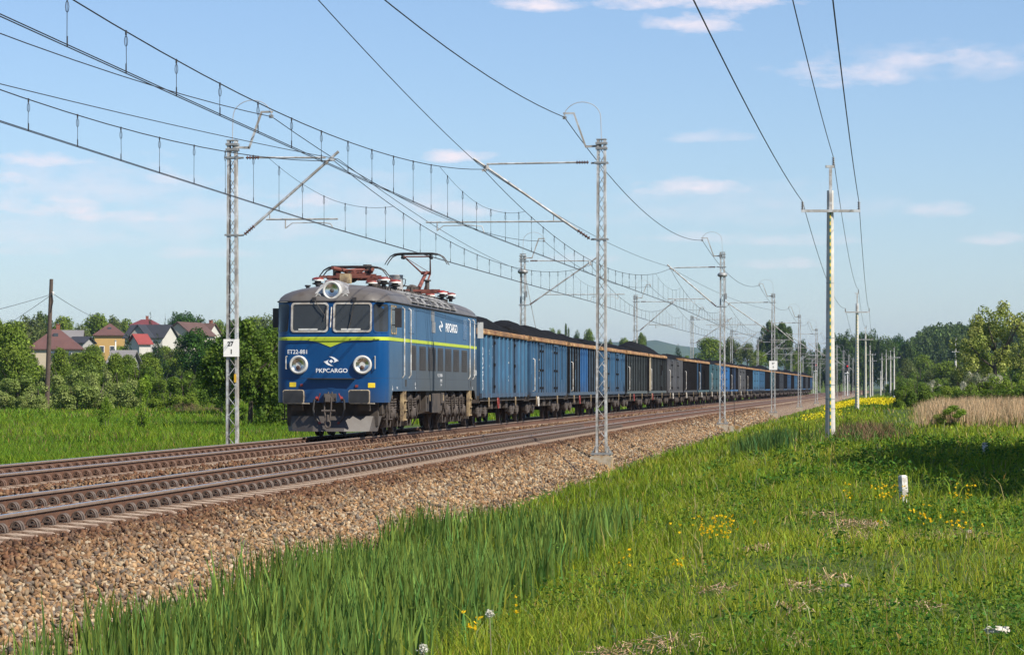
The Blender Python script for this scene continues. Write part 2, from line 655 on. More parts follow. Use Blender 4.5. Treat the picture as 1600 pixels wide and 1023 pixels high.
def rail(centre, off, zt, label):
    ys = np.unique(np.concatenate([np.arange(-5, 200, 2.5), np.arange(200, 600, 10), np.arange(600, 1400, 40)]))
    prof = [(-.075, -.172), (.075, -.172), (.075, -.158), (.018, -.140), (.011, -.125), (.011, -.045), (.036, -.034), (.036, -.010), (.028, -.001), (.020, 0), (-.020, 0), (-.028, -.001), (-.036, -.010), (-.036, -.034), (-.011, -.045), (-.011, -.125), (-.018, -.140), (-.075, -.158)]
    mi = [0, 0, 0, 0, 0, 0, 2, 2, 1, 1, 1, 2, 2, 0, 0, 0, 0, 0]
    mb = MB()
    k = len(prof)
    vs = []
    for y in ys:
        x = float(centre(y)) + off
        vs += [(x + a, y, b + zt) for a, b in prof]
    mb.v = vs
    for i in range(len(ys) - 1):
        for j in range(k):
            j2 = (j + 1) % k
            mb.f.append([i * k + j, i * k + j2, (i + 1) * k + j2, (i + 1) * k + j])
            mb.m.append(mi[j])
    o = mb.build("rail", [M_RUST, M_RAILTOP, M_RAILHEAD], smooth=0)
    tag(o, label, "rail", "running rails")
    return o


rail(N, .755, 0, "rusty steel rail closest to the stone slope, polished along its top")
rail(N, -.755, 0, "second rusty rail from the stone slope, inner rail of the empty track")
rail(F, .755, ZF, "rusty rail under the train's visible wheels, facing the empty track")
rail(F, -.755, ZF, "rusty rail nearest the green meadow, under the train's hidden wheels")

sl_b = MB()
sl_b.prism([(-1.3, -.40), (1.3, -.40), (1.3, -.225), (1.22, -.20), (.95, -.178), (.5, -.178), (.35, -.205), (-.35, -.205), (-.5, -.178), (-.95, -.178), (-1.22, -.20), (-1.3, -.225)], -.13, .13, 'y')
SLEEPER = sl_b.mesh("concrete_sleeper", M_CONC, 25)


def clip_mesh(m):
    mb = MB()
    for s in (-1, 1):
        # spring clip arched across the rail foot
        for y in (-.045, .045):
            pts = []
            for k in range(9):
                a = math.pi * k / 8
                pts.append((s * (.112 - .062 * math.cos(a)), y, -.168 + math.sin(a) * .088))
            mb.tube(pts, .015, 6)
        mb.tube([(s * .105, 0, -.16), (s * .105, 0, -.108)], .024, 6)
        mb.box(min(s * .075, s * .14), max(s * .075, s * .14), -.06, .06, -.150, -.130)
    mb.box(-.18, .18, -.08, .08, -.1835, -.1735)
    return mb.mesh("rail_clip", m, 40)


CLIP_N, CLIP_F = clip_mesh(M_CLIPG), clip_mesh(M_CLIP)


def sleepers(centre, zt, y0, y1, me, label, group):
    y = y0
    while y < y1:
        x = float(centre(y))
        rz = -math.atan(slope(y))
        s = link("concrete_sleeper", SLEEPER, None, (x, y, zt), rz)
        tag(s, label, "railway sleeper", group)
        if y < 110:
            for q in (-.755, .755):
                link("rail_clip", me, s, (q, 0, 0))
        y += 0.6


def sleeper_rest(name, spans, label):
    vs, fs = [], []
    bv = np.array([v.co[:] for v in SLEEPER.vertices])
    bf = [list(p.vertices) for p in SLEEPER.polygons]
    o = 0
    for (centre, zt, y0, y1, st) in spans:
        y = y0
        while y < y1:
            x = float(centre(y))
            vv = bv + np.array([x, y, zt])
            vs += [tuple(p) for p in vv]
            fs += [[i + o for i in f] for f in bf]
            o += len(bv)
            y += st
    mb = MB()
    mb.v, mb.f, mb.m = vs, fs, [0] * len(fs)
    ob = mb.build(name, M_CONC, smooth=0, fixn=False)
    tag(ob, label, "railway sleeper", None, 'stuff')


sleepers(N, 0, 24.0, 138.0, CLIP_N, "pale concrete sleeper of the empty track, set in brown stones", "sleepers of the empty track")
sleepers(F, ZF, 38.0, 104.0, CLIP_F, "pale concrete sleeper of the train's track, its end showing past the rail", "sleepers of the train's track")
sleeper_rest("distant_sleepers", [(N, 0, 138.0, 480, .6), (F, ZF, 104.0, 480, .6)], "pale concrete sleepers running on into the distance")

# ------------------------------------------------------------------ catenary masts
M_GALV = mat("galvanised_steel", (0.52, 0.54, 0.55), 0.55, 0.05, 0.12, 8.0, 0, 30, (0.30, 0.28, 0.25), 0.12, 3.0)
M_GALVD = mat("weathered_steel", (0.27, 0.28, 0.28), 0.55, 0.3, 0.15, 8.0)
M_FOUND = mat("foundation_concrete", (0.46, 0.43, 0.36), 0.9, 0, 0.12, 3.0, 0.2, 30, (0.30, 0.17, 0.05), 0.22, 2.5)
M_INSUL = mat("insulator_brown", (0.10, 0.045, 0.03), 0.25, 0, 0.15, 10)
M_WIRE = mat("wire_dark", (0.035, 0.035, 0.04), 0.6, 0.3, 0.1, 5)
M_CABLE = mat("pale_cable", (0.42, 0.42, 0.42), 0.6, 0.2, 0.1, 5)
M_WHITE = mat("white_enamel", (0.88, 0.86, 0.80), 0.5, 0, 0.03, 4)
M_BLACK = mat("black_lettering", (0.02, 0.02, 0.02), 0.6)
M_YEL = mat("yellow_plate", (0.70, 0.42, 0.02), 0.5)


def text_mesh(body, height, m, name, depth=0.0, bold=0.0, xs=1.0, align='CENTER'):
    """Letters as a flat mesh in the x-z plane, centred on the origin, facing -y."""
    cu = bpy.data.curves.new("lettering_curve", 'FONT')
    cu.body = body
    cu.size = 1.0
    cu.offset = bold
    cu.align_x = align
    cu.resolution_u = 3
    o = bpy.data.objects.new("lettering_curve", cu)
    COL.objects.link(o)
    dg = bpy.context.evaluated_depsgraph_get()
    dg.update()
    me = bpy.data.meshes.new_from_object(o.evaluated_get(dg))
    bpy.data.objects.remove(o)
    co = np.array([v.co[:] for v in me.vertices])
    lo, hi = co.min(0), co.max(0)
    s = height / (hi[1] - lo[1])
    out = np.zeros_like(co)
    if align == 'CENTER':
        out[:, 0] = (co[:, 0] - (lo[0] + hi[0]) / 2) * s * xs
    else:
        out[:, 0] = (co[:, 0] - lo[0]) * s * xs
    out[:, 2] = (co[:, 1] - (lo[1] + hi[1]) / 2) * s
    me.vertices.foreach_set('co', out.astype(np.float32).ravel())
    me.materials.clear()
    me.materials.append(m)
    me.name = name
    me.update()
    return me


def insulator(mb, a, b, r=.055, n=5):
    """Ribbed rod insulator between a and b."""
    a, b = Vector(a), Vector(b)
    d = b - a
    L = d.length
    prof = [(0, .018)]
    for i in range(n):
        x = L * (i + .5) / n
        prof += [(x - L * .2 / n, .022), (x - L * .05 / n, r), (x + L * .15 / n, r * .9), (x + L * .3 / n, .022)]
    prof.append((L, .018))
    mb.lathe(a, d, prof, 8)


CONT_Z, MESS_Z = 5.70, 7.48


def make_mast(side, typ):
    """side: +1 stands right of its track with its arms towards -x, -1 mirrored. typ: A long registration tube, B short."""
    root = thing("catenary_mast", "-", "catenary mast")
    S = side

    def X(x):
        return -S * x              # x measured from the mast towards the track
    hd = 0.0 if side > 0 else -.30
    zb, zt = -.46, 8.30 + hd
    for q in (-1, 1):
        mb = MB()
        def w(z):
            return .16 - .035 * (z - zb) / (zt - zb)
        # channel section leg: web and two flanges
        for (u0, u1, v0, v1) in ((-.032, .032, -.105, -.095), (-.032, .032, .095, .105), (.022, .032, -.095, .095)):
            vs = []
            for z in (zb, zt):
                cx = q * (w(z) - .032)
                a, b = sorted((cx + q * u0, cx + q * u1))
                vs += [(a, v0, z), (b, v0, z), (b, v1, z), (a, v1, z)]
            mb.add(vs, [(0, 3, 2, 1), (4, 5, 6, 7), (0, 1, 5, 4), (1, 2, 6, 5), (2, 3, 7, 6), (3, 0, 4, 7)])
        mb.build("leg", M_GALV, root, smooth=0)
    for fy in (-.100, .100):
        mb = MB()
        k = 31
        for i in range(k):
            z0, z1 = zb + .15 + (zt - zb - .3) * i / k, zb + .15 + (zt - zb - .3) * (i + 1) / k
            s = 1 if (i % 2) ^ (fy > 0) else -1
            mb.obox((s * (w(z0) - .05), fy, z0), (-s * (w(z1) - .05), fy, z1), .017, .010, (0, 1, 0))
        mb.build("lacing", M_GALV, root, smooth=0)
    mb = MB()
    mb.box(-.29, .29, -.25, -.12, -.515, -.46)
    mb.box(-.29, .29, .12, .25, -.515, -.46)
    for sx in (-1, 1):
        mb.obox((sx * .235, -.18, -.46), (sx * .17, -.18, -.28), .02, .06, (0, 1, 0))
        mb.obox((sx * .235, .18, -.46), (sx * .17, .18, -.28), .02, .06, (0, 1, 0))
        for sy in (-1, 1):
            mb.tube([(sx * .24, sy * .19, -.55), (sx * .24, sy * .19, -.40)], .022, 6)
    mb.build("base_plate", M_GALVD, root, smooth=0)
    mb = MB()
    mb.box(-.30, .30, -.32, .32, -1.6, -.565)
    mb.box(-.27, .27, -.29, .29, -.565, -.545)
    mb.build("foundation", M_FOUND, root, smooth=0)
    # cap
    mb = MB()
    mb.box(-.16, .16, -.13, .13, 8.04 + hd, 8.10 + hd)
    mb.box(-.16, .16, -.13, .13, 8.18 + hd, 8.24 + hd)
    mb.box(-.14, .14, -.11, .11, 8.30 + hd, 8.33 + hd)
    mb.build("head_clamp", M_GALVD, root, smooth=0)
    for zz in (7.66 if typ == 'A' else 7.56, 5.52):
        mb = MB()
        mb.box(-.19, .19, -.125, -.108, zz - .025, zz + .025)
        mb.box(-.19, .19, .108, .125, zz - .025, zz + .025)
        mb.tube([(X(.13), 0, zz), (X(.3), 0, zz)], .03, 6)
        mb.build("arm_bracket", M_GALVD, root, smooth=0)
    if typ == 'A':
        apex, tie, reg0, reg1, regz, br, cont, tiez = (3.62, 7.82), 3.25, 1.0, 4.98, 6.03, 4.66, 3.32, 7.68
    else:
        apex, tie, reg0, reg1, regz, br, cont, tiez = (2.84, 7.70), 2.50, .90, 2.82, 5.93, 1.42, 2.68, 7.56
    s0 = Vector((X(.28), 0, 5.50))
    s1 = Vector((X(apex[0]), 0, apex[1]))

    def on(t):
        return s0 + (s1 - s0) * t

    def at_x(x):
        return on((x - .28) / (apex[0] - .28))
    mb = MB()
    mb.tube([on(.12), on(1.0)], .036, 8)
    c = at_x(tie)
    mb.tube([c - Vector((0, 0, .05)), c + Vector((0, 0, .06))], .06, 8)
    c2 = at_x(cont)
    mb.tube([c2, (X(cont), 0, MESS_Z + .03)], .018, 6)
    mb.box(X(cont) - .06, X(cont) + .06, -.05, .05, MESS_Z - .03, MESS_Z + .04)
    mb.build("cantilever_strut", M_GALV, root)
    mb = MB()
    mb.tube([(X(.72), 0, tiez), (X(tie), 0, tiez - .02)], .026, 8)
    mb.build("tie_tube", M_GALV, root)
    mb = MB()
    insulator(mb, (X(.36), 0, tiez), (X(.72), 0, tiez))
    mb.build("insulator", M_INSUL, root)
    mb = MB()
    insulator(mb, on(.015), on(.12), .06)
    mb.build("insulator", M_INSUL, root)
    mb = MB()
    mb.tube([(X(reg0), 0, regz), (X(reg1), 0, regz)], .022, 8)
    c3 = at_x(reg0 + .1)
    mb.tube([(X(reg0 + (.35 if typ == 'A' else .1)), 0, regz), at_x(reg0 + (.35 if typ == 'A' else .1))], .014, 6)
    mb.build("registration_tube", M_GALV, root)
    mb = MB()
    d = 1 if cont > br else -1
    mb.tube([(X(br), 0, regz), (X(br), 0, regz - .24)], .016, 6)
    mb.tube([(X(br), 0, regz - .24), (X(br + d * .18), 0, regz - .10), (X(br + d * .9), 0, regz - .09), (X(cont - d * .06), 0, regz - .12), (X(cont), 0, CONT_Z + .02)], .014, 6)
    mb.build("steady_arm", M_GALV, root)
    # earth-wire bracket on the head
    mb = MB()
    mb.obox((X(0), 0, 8.14 + hd), (X(.46), 0, 8.12 + hd), .06, .06)
    mb.obox((X(.44), 0, 8.10 + hd), (X(.78), 0, 9.06 + hd), .05, .06, (0, 1, 0))
    mb.obox((X(.76), 0, 9.06 + hd), (X(1.08), 0, 9.06 + hd), .05, .05)
    mb.build("wire_bracket", M_GALV, root, smooth=0)
    mb = MB()
    mb.tube([(X(1.04), 0, 9.05 + hd), (X(1.04), 0, 8.98 + hd)], .015, 6)
    mb.box(X(1.04) - .05, X(1.04) + .05, -.06, .06, 8.90 + hd, 8.98 + hd)
    mb.build("wire_clamp", M_GALVD, root, smooth=0)
    mb = MB()
    pts = []
    for k in range(15):
        a = math.pi * k / 14
        pts.append((X(.54 + .52 * math.cos(a)), -.03, 8.93 + hd + .44 * math.sin(a)))
    pts += [(X(.01), -.03, 8.6 + hd), (X(0), -.03, 8.25 + hd)]
    mb.tube(pts, .011, 5)
    mb.build("jumper_cable", M_CABLE, root)
    return root, (cont)


TPL = {}
for s in (1, -1):
    for ty in 'AB':
        TPL[s, ty] = make_mast(s, ty)
RM = [13.0, 79.0, 145.0, 209.0, 270, 333, 397, 462, 530, 600, 670, 745]
LM = [11.0, 74.3, 137.5, 199.0, 256, 320, 384, 448, 515, 585, 655, 730]
LOFF = 2.55
LDZ = -.14
ORD = ["first", "second", "third", "fourth", "fifth", "sixth", "seventh", "eighth", "ninth", "tenth", "eleventh", "twelfth"]
MASTS = {}
used = set()


def mast_at(side, i, Y):
    ty = ('A' if i % 2 else 'B') if side > 0 else ('B' if i % 2 else 'A')
    tp, cont = TPL[side, ty]
    x = float(N(Y)) + 2.92 if side > 0 else float(F(Y)) - LOFF
    if (side, ty) in used:
        o = copy_tree(tp)
    else:
        o = tp
        used.add((side, ty))
    o.location = (x, Y, 0 if side > 0 else LDZ)
    o.rotation_euler = (0, 0, -math.atan(slope(Y)))
    o['group'] = "catenary masts along the railway"
    MASTS[side, i] = (o, cont, x, Y)
    return o


RL = ["tall grey lattice mast on a concrete block, in front of the coal train",
      "grey lattice mast on a rust-stained concrete block beside a second block",
      "grey lattice mast with a small white number plate, on the stone slope"]
for i, Y in enumerate(RM):
    if i == 0:
        continue
    o = mast_at(1, i, Y)
    o['label'] = RL[i - 1] if i <= 3 else f"grey lattice catenary mast, {ORD[i - 1]} away from the viewer on the stone slope side"
LL = ["grey lattice mast with a white kilometre plate, beside the locomotive's front",
      "grey lattice mast rising behind the first coal wagons, with a stay wire"]
for i, Y in enumerate(LM):
    if i == 0:
        continue
    o = mast_at(-1, i, Y)
    o['label'] = LL[i - 1] if i <= 2 else f"grey lattice catenary mast behind the train, {ORD[i - 1]} on the meadow side"

for (s, ty), (tp, c) in list(TPL.items()):
    if (s, ty) not in used:
        for ch in list(tp.children):
            bpy.data.objects.remove(ch)
        bpy.data.objects.remove(tp)


def number_plate(root, lines, z, w=.42, h=.46):
    mb = MB()
    mb.box(-w / 2, w / 2, -.150, -.135, z - h / 2, z + h / 2)
    p = mb.build("number_plate", M_WHITE, root, smooth=0)
    for (txt, dz, hh, dx) in lines:
        o = link("lettering", text_mesh(txt, hh, M_BLACK, "lettering", bold=.035), p, (dx, -.153, z + dz))
    return p


number_plate(MASTS[-1, 1][0], [("27", .105, .125, -.02), ("1", -.10, .125, -.0)], 2.55)
number_plate(MASTS[1, 3][0], [("27", .14, .15, 0), ("2", -.12, .15, 0)], 3.0, .60, .66)
number_plate(MASTS[1, 6][0], [("27", .14, .15, 0), ("3", -.12, .15, 0)], 3.0, .60, .66)
mb = MB()
mb.box(.068, .125, -.118, -.107, 1.64, 1.86)
mb.build("warning_sticker", M_YEL, MASTS[-1, 1][0], smooth=0)
for key, stay in (((1, 2), None), ((-1, 2), 1.6)):
    o = MASTS[key][0]
    mb = MB()
    mb.lathe((0, 0, 7.05), (0, 0, 1), [(0, .16), (.04, .24), (.10, .26), (.16, .24), (.22, .16)], 12)
    mb.build("anchor_collar", M_GALVD, o)
    mb = MB()
    mb.tube([(.18, -.2, 7.05), (.18, -.2, 6.2)], .02, 6)
    mb.box(.12, .24, -.26, -.14, 5.9, 6.2)
    mb.build("tension_weight", M_GALVD, o, smooth=0)
    if stay:
        mb = MB()
        mb.tube([(.1, .1, 7.0), (stay, .6, -.8)], .018, 5)
        mb.build("stay_wire", M_GALVD, o)
# thin earthing rod and rusty second block beside the second mast
mb = MB()
mb.box(.36, .95, -.25, .25, -1.5, -.60)
mb.build("extra_block", M_FOUND, MASTS[1, 2][0], smooth=0)
mb = MB()
mb.tube([(.62, -.1, -.72), (.60, -.1, 1.6)], .014, 5)
mb.build("earth_rod", M_WIRE, MASTS[1, 2][0])


# ------------------------------------------------------------------ the wires over the tracks
def pt_on(centre, side, off, Y):
    """Point 'off' towards the track from the masts' line."""
    return float(centre(Y)) + side * (2.92 if side > 0 else LOFF) - side * off


def overhead(centre, side, masts, zoff, label):
    root = thing("overhead_line", label, "overhead line", (float(centre(40)), 40, 0), 0, "overhead lines above the tracks")
    root_loc = Vector(root.location)
    sup = []
    for i, Y in enumerate(masts):
        ty = ('A' if i % 2 else 'B') if side > 0 else ('B' if i % 2 else 'A')
        off = 3.32 if ty == 'A' else 2.68
        sup.append(Vector((pt_on(centre, side, off, Y), Y, 0)))
    sup.insert(0, Vector((float(centre(-55)), -55, 0)))

    def loc(x, y, z):
        return (x - root_loc.x, y - root_loc.y, z + zoff)
    cp, mp, st, dr = [], [], [], []
    for a, b in zip(sup[:-1], sup[1:]):
        L = (b - a).length
        k = 24
        for i in range(k + (b is sup[-1])):
            t = i / k
            p = a.lerp(b, t)
            sag = 4 * t * (1 - t)
            cp.append(loc(p.x, p.y, CONT_Z - .03 * sag))
            mp.append(loc(p.x, p.y, MESS_Z - 1.32 * sag))
        nd = int(L / 3.0)
        for i in range(nd):
            t = (i + .5) / nd
            p = a.lerp(b, t)
            if p.y < 8:
                continue
            sag = 4 * t * (1 - t)
            dist = min(t, 1 - t) * L
            top = MESS_Z - 1.32 * sag
            if dist < 9.0:
                # hangs from the stitch wire
                top = stitch_z(dist)
            dr.append((p.x, p.y, top, CONT_Z - .03 * sag))
        # y-shaped stitch wire at support b
    for i in range(1, len(sup) - 1):
        a, b, c = sup[i - 1], sup[i], sup[i + 1]
        pts = []
        for k in range(-9, 10):
            dd = abs(k)
            q = (a if k < 0 else c)
            L = (q - b).length
            p = b.lerp(q, dd / L)
            pts.append(loc(p.x, p.y, stitch_z(dd)))
        st.append((b.y, pts))
    for dx in (-.03, .03):
        mb = MB()
        mb.tube([(p[0] + dx, p[1], p[2]) for p in cp], .0082, 5)
        mb.build("contact_wire", M_WIRE, root)
    mb = MB()
    mb.tube(mp, .0102, 5)
    mb.build("messenger_wire", M_WIRE, root)
    for y, pts in st:
        if y > 420:
            break
        mb = MB()
        mb.tube(pts, .0058, 4)
        # pull-offs up to the clamp at the cantilever
        mb.build("stitch_wire", M_WIRE, root)
    rest = MB()
    for n, (x, y, zt, zb) in enumerate(dr):
        mb = MB() if n < 96 else rest
        r = .0046 if y < 120 else .0058
        mb.tube([loc(x, y, zt), loc(x, y - .05 * math.sin(n * 1.7), zb)], r, 4)
        if y < 130:
            mb.tube([loc(x, y, zt + .02), loc(x, y, zt - .05)], .014, 5)
            ring = [loc(x + .022 * math.sin(a), y, zt - .13 + .075 * math.cos(a)) for a in np.linspace(0, 2 * math.pi, 9)]
            mb.tube(ring, .0045, 4, cap=False)
            mb.tube([loc(x, y, zb - .01), loc(x, y, zb + .12)], .010, 5)
        if n < 96:
            mb.build("dropper", M_WIRE, root)
    if rest.v:
        o = rest.build("dropper", M_WIRE, root)
        o['kind'] = 'stuff'
    return sup


def stitch_z(d):
    """Height of the stitch wire d metres from its support."""
    L = 65.5
    t = 9.0 / L
    end = MESS_Z - 1.32 * 4 * t * (1 - t)
    return end - .42 * (1 - (d / 9.0) ** 2)


SUP_N = overhead(N, 1, RM, 0, "black overhead wires hung above the empty track, crossing before the train")
SUP_F = overhead(F, -1, LM, LDZ, "black overhead wires above the train's track, touched by the raised pantograph")


def sagged(pts, sag, n=20):
    out = []
    for a, b in zip(pts[:-1], pts[1:]):
        a, b = Vector(a), Vector(b)
        s = sag * ((b - a).length / 66.0) ** 2
        for i in range(n):
            t = i / n
            p = a.lerp(b, t)
            p.z -= s * 4 * t * (1 - t)
            out.append(p)
    out.append(Vector(pts[-1]))
    return out


def wire(name, pts, r, label, cat, sag=0.9, group=None, m=None):
    p = sagged(pts, sag)
    o0 = p[0]
    mb = MB()
    mb.tube([q - o0 for q in p], r, 5)
    o = mb.build(name, m or M_WIRE, None, o0)
    return tag(o, label, cat, group)


wire("earth_wire", [(pt_on(N, 1, 1.04, y), y, 8.94) for y in [-52] + RM], .0125, "single dark wire strung over the heads of the masts on the slope side", "wire")
wire("earth_wire", [(pt_on(F, -1, 1.04, y), y, 8.64 + LDZ) for y in [-52] + LM], .0115, "single dark wire strung over the heads of the masts on the meadow side", "wire")
wire("anchor_wire", [(pt_on(N, 1, .1, 13), 13, 8.6), (pt_on(N, 1, 3.45, 79), 79, 7.62), (pt_on(N, 1, 2.8, 145), 145, 7.6), (pt_on(N, 1, .1, 209), 209, 7.1)], .009, "thin dark anchor wire running to the arm of the mast before the train", "wire", .35)
wire("anchor_wire", [(pt_on(F, -1, .1, 11), 11, 6.2), (pt_on(F, -1, 2.8, 74.3), 74.3, 7.38), (pt_on(F, -1, .1, 137.5), 137.5, 7.0)], .009, "thin dark anchor wire running to the arm of the kilometre-plate mast", "wire", .35)

# ------------------------------------------------------------------ power-line poles at the right
M_POLE = mat("pole_concrete", (0.62, 0.59, 0.53), 0.85, 0, 0.07, 4.0, 0.15, 40, (0.46, 0.44, 0.40), 0.1, 1.5)
M_PGRN = mat("stripe_green", (0.03, 0.18, 0.10), 0.6)
M_PYEL = mat("stripe_yellow", (0.72, 0.52, 0.03), 0.6)
M_PORC = mat("dark_insulator", (0.05, 0.045, 0.045), 0.35)


def make_pole(h, stripe, arm=1.88):
    root = thing("power_pole", "-", "power pole")
    mb = MB()
    prof = [(-.6, .165), (0, .162), (h * .45, .135), (h, .105)]
    mb.lathe((0, 0, 0), (0, 0, 1), prof, 20)
    mb.build("shaft", M_POLE, root)
    for z in (.95, 1.25, 1.7, 3.2, 4.95):
        r = .162 - .057 * z / h + .003
        mb = MB()
        mb.lathe((0, 0, z), (0, 0, 1), [(0, r - .01), (0, r), (.025, r), (.025, r - .01)], 20)
        mb.build("joint_band", M_GALVD, root)
    if stripe:
        mb = MB()
        k = int((h - .7) / .11)
        for i in range(k):
            z0, z1 = .1 + i * .11, .1 + (i + 1) * .11
            def y(z):
                return -(.162 - .057 * z / h) - .012
            mb.mi = i % 2
            mb.add([(-.028, y(z0), z0), (.006, y(z0), z0), (.006, y(z1), z1), (-.028, y(z1), z1), (-.028, y(z0) + .03, z0), (.006, y(z0) + .03, z0), (.006, y(z1) + .03, z1), (-.028, y(z1) + .03, z1)],
                   [(0, 1, 2, 3), (4, 0, 3, 7), (1, 5, 6, 2)])
        mb.build("striped_conduit", [M_PGRN, M_PYEL], root, smooth=0)
    zc = h - .66
    mb = MB()
    mb.box(-arm / 2, arm / 2, -.19, -.10, zc - .04, zc + .04)
    mb.build("crossarm", M_GALV, root, smooth=0)
    mb = MB()
    mb.obox((0, -.09, zc), (0, -.09, h + .80), .09, .07)
    mb.box(-.16, .12, -.13, -.05, h + .72, h + .80)
    mb.build("top_post", M_GALV, root, smooth=0)
    ins = [(-arm / 2 + .04, -.145, zc + .04), (arm / 2 - .04, -.145, zc + .04), (.09, -.09, h + .80)]
    for p in ins:
        mb = MB()
        insulator(mb, p, (p[0], p[1], p[2] + .26), .055, 4)
        mb.build("insulator", M_PORC, root)
    return root, [(p[0], p[1], p[2] + .26) for p in ins]


POLES = [(90.0, 10.17, 7.92, True), (213, 26.1, 8.0, True), (345, 43.3, 8.3, True), (475, 60.4, 8.0, True), (600, 76.8, 8.2, False)]
PL = ["tall pale concrete pole with a green and yellow striped conduit, close to the viewer",
      "concrete power pole with striped conduit, second along the field line",
      "concrete power pole with thin striped conduit, third along the field line",
      "slender concrete power pole, fourth along the field line",
      "slender concrete power pole, fifth along the field line"]
ends = [[(-6.9, -35, 7.3), (-5.1, -35, 7.3), (-6.0, -35, 8.75)]]
for i, (Y, X, h, stp) in enumerate(POLES):
    o, ins = make_pole(h, stp)
    zb = gz(X, Y)
    o.location = (X, Y, zb)
    o['label'] = PL[i]
    o['group'] = "concrete poles of the power line in the field"
    ends.append([(X + p[0], Y + p[1], zb + p[2]) for p in ins])
for k, lab in enumerate(("dark power wire on the crossarm end facing the tracks", "dark power wire on the crossarm end facing the reeds", "dark power wire on the top insulators of the concrete poles")):
    wire("power_wire", [e[k] for e in ends], .011, lab, "power wire", .26, "power wires between the concrete poles")
# other poles farther off, each with a crossarm
for (px, top, Y, h, arm, lab) in ((1391.4, 548, 495, 8.0, 1.5, "slender pale pole with short crossarm, left one of a close pair beyond the yellow flowers"),
                                  (1397, 544, 445, 8.6, 1.9, "slender pale pole with wide crossarm, right one of a close pair beyond the yellow flowers"),
                                  (1376, 580, 555, 4.6, 1.3, "short pale pole with crossarm beside the field path"),
                                  (1378, 552, 690, 7.6, 1.2, "pale pole before the wood, paired with a slightly taller one"),
                                  (1384.6, 547, 740, 8.0, 1.2, "slightly taller pale pole standing before the wood"),
                                  (1493, 530, 330, 7.4, .9, "lone pale pole standing behind the green hedge by the reeds")):
    o, ins = make_pole(h, False, arm)
    x = (px - 800) / FPX * Y
    o.location = (x, Y, CAMZ + (605 - top) / FPX * Y - h - .8)
    o['label'] = lab
    o['group'] = "distant poles beyond the field"

# ------------------------------------------------------------------ wooden pole in the meadow
M_WOOD = mat("old_pole_wood", (0.085, 0.060, 0.045), 0.9, 0, 0.25, 3.0, 0.3, 15)
wp = thing("wooden_pole", "dark leaning wooden pole at the edge of the meadow bushes", "utility pole", (*PX(72.5, 628, 185)[:2], gz(*PX(72.5, 628, 185)[:2])))
mb = MB()
mb.tube([(0, 0, -.5), (.15, 0, 4), (.33, 0, CAMZ + (605 - 436) / FPX * 185 - wp.location.z)], [.17, .15, .12], 10)
mb.build("shaft", M_WOOD, wp)
ztop = CAMZ + (605 - 459) / FPX * 185 - wp.location.z
mb = MB()
mb.tube([(.32, -.1, ztop), (.46, -.14, ztop), (.46, -.14, ztop + .08)], .02, 6)
mb.build("hook", M_GALVD, wp)
mb = MB()
insulator(mb, (.46, -.14, ztop - .1), (.46, -.14, ztop + .14), .09, 3)
mb.build("insulator", M_WHITE, wp)
mb = MB()
mb.tube([(.40, -.13, ztop - .1), (.46, -.15, ztop - .5), (.36, -.14, ztop - .95), (.3, -.14, ztop - 1.2)], .03, 6)
mb.build("cable_loop", M_WIRE, wp)
px0 = Vector(wp.location) + Vector((.46, -.14, ztop))
wire("meadow_wire", [px0, PX(-60, 497, 150)], .016, "dark wire running from the wooden pole out over the meadow", "wire", .25)
wire("meadow_wire", [px0, PX(158, 500, 300)], .018, "dark wire running from the wooden pole down towards the houses", "wire", .05)
wire("meadow_wire", [px0, PX(-40, 535, 420)], .018, "thin dark wire running back from the wooden pole over the trees", "wire", .02)

# ------------------------------------------------------------------ signals
M_SIGW = mat("signal_white", (0.7, 0.7, 0.68), 0.5)
M_RED = glow("signal_red", (0.8, 0.03, 0.02), 0.9)
for (x, Y, zl, lab) in ((float(F(700)) - 2.9, 700, 6.9, "distant signal post showing red, beyond the last coal wagon"),
                        (float(N(600)) + 2.6, 600, 5.9, "distant signal post showing red, among the far masts")):
    s = thing("railway_signal", lab, "railway signal", (x, Y, -.5), 0, "red railway signals")
    mb = MB()
    mb.tube([(0, 0, -1), (0, 0, zl - .6)], .11, 8)
    mb.obox((-.5, 0, zl - 1.0), (.3, 0, zl - 1.0), .5, .15)
    mb.tube([(-.5, .1, -1), (-.5, .1, zl - 1)], .07, 6)
    mb.build("post", M_SIGW, s)
    mb = MB()
    mb.prism([(-.4, zl - .7), (.4, zl - .7), (.4, zl + 1.2), (.25, zl + 1.45), (-.25, zl + 1.45), (-.4, zl + 1.2)], -.05, .15, 'y')
    mb.build("backboard", M_BLACK, s, smooth=0)
    mb = MB()
    mb.lathe((0, -.06, zl + .5), (0, -1, 0), [(0, .17), (.05, .17), (.08, .1)], 14)
    mb.build("lamp", M_RED, s)
    mb = MB()
    mb.lathe((0, -.06, zl + .5), (0, -1, 0), [(0, .19), (.3, .18), (.3, .20), (0, .21)], 12)
    mb.build("lamp_hood", M_BLACK, s)

# ------------------------------------------------------------------ the electric locomotive
LW, LLEN, RX, RY = 1.50, 18.45, .40, .52
UARC = math.pi / 2 * (RX + RY) / 2


def rake(z):
    return max(0.0, z - 2.62) * .10


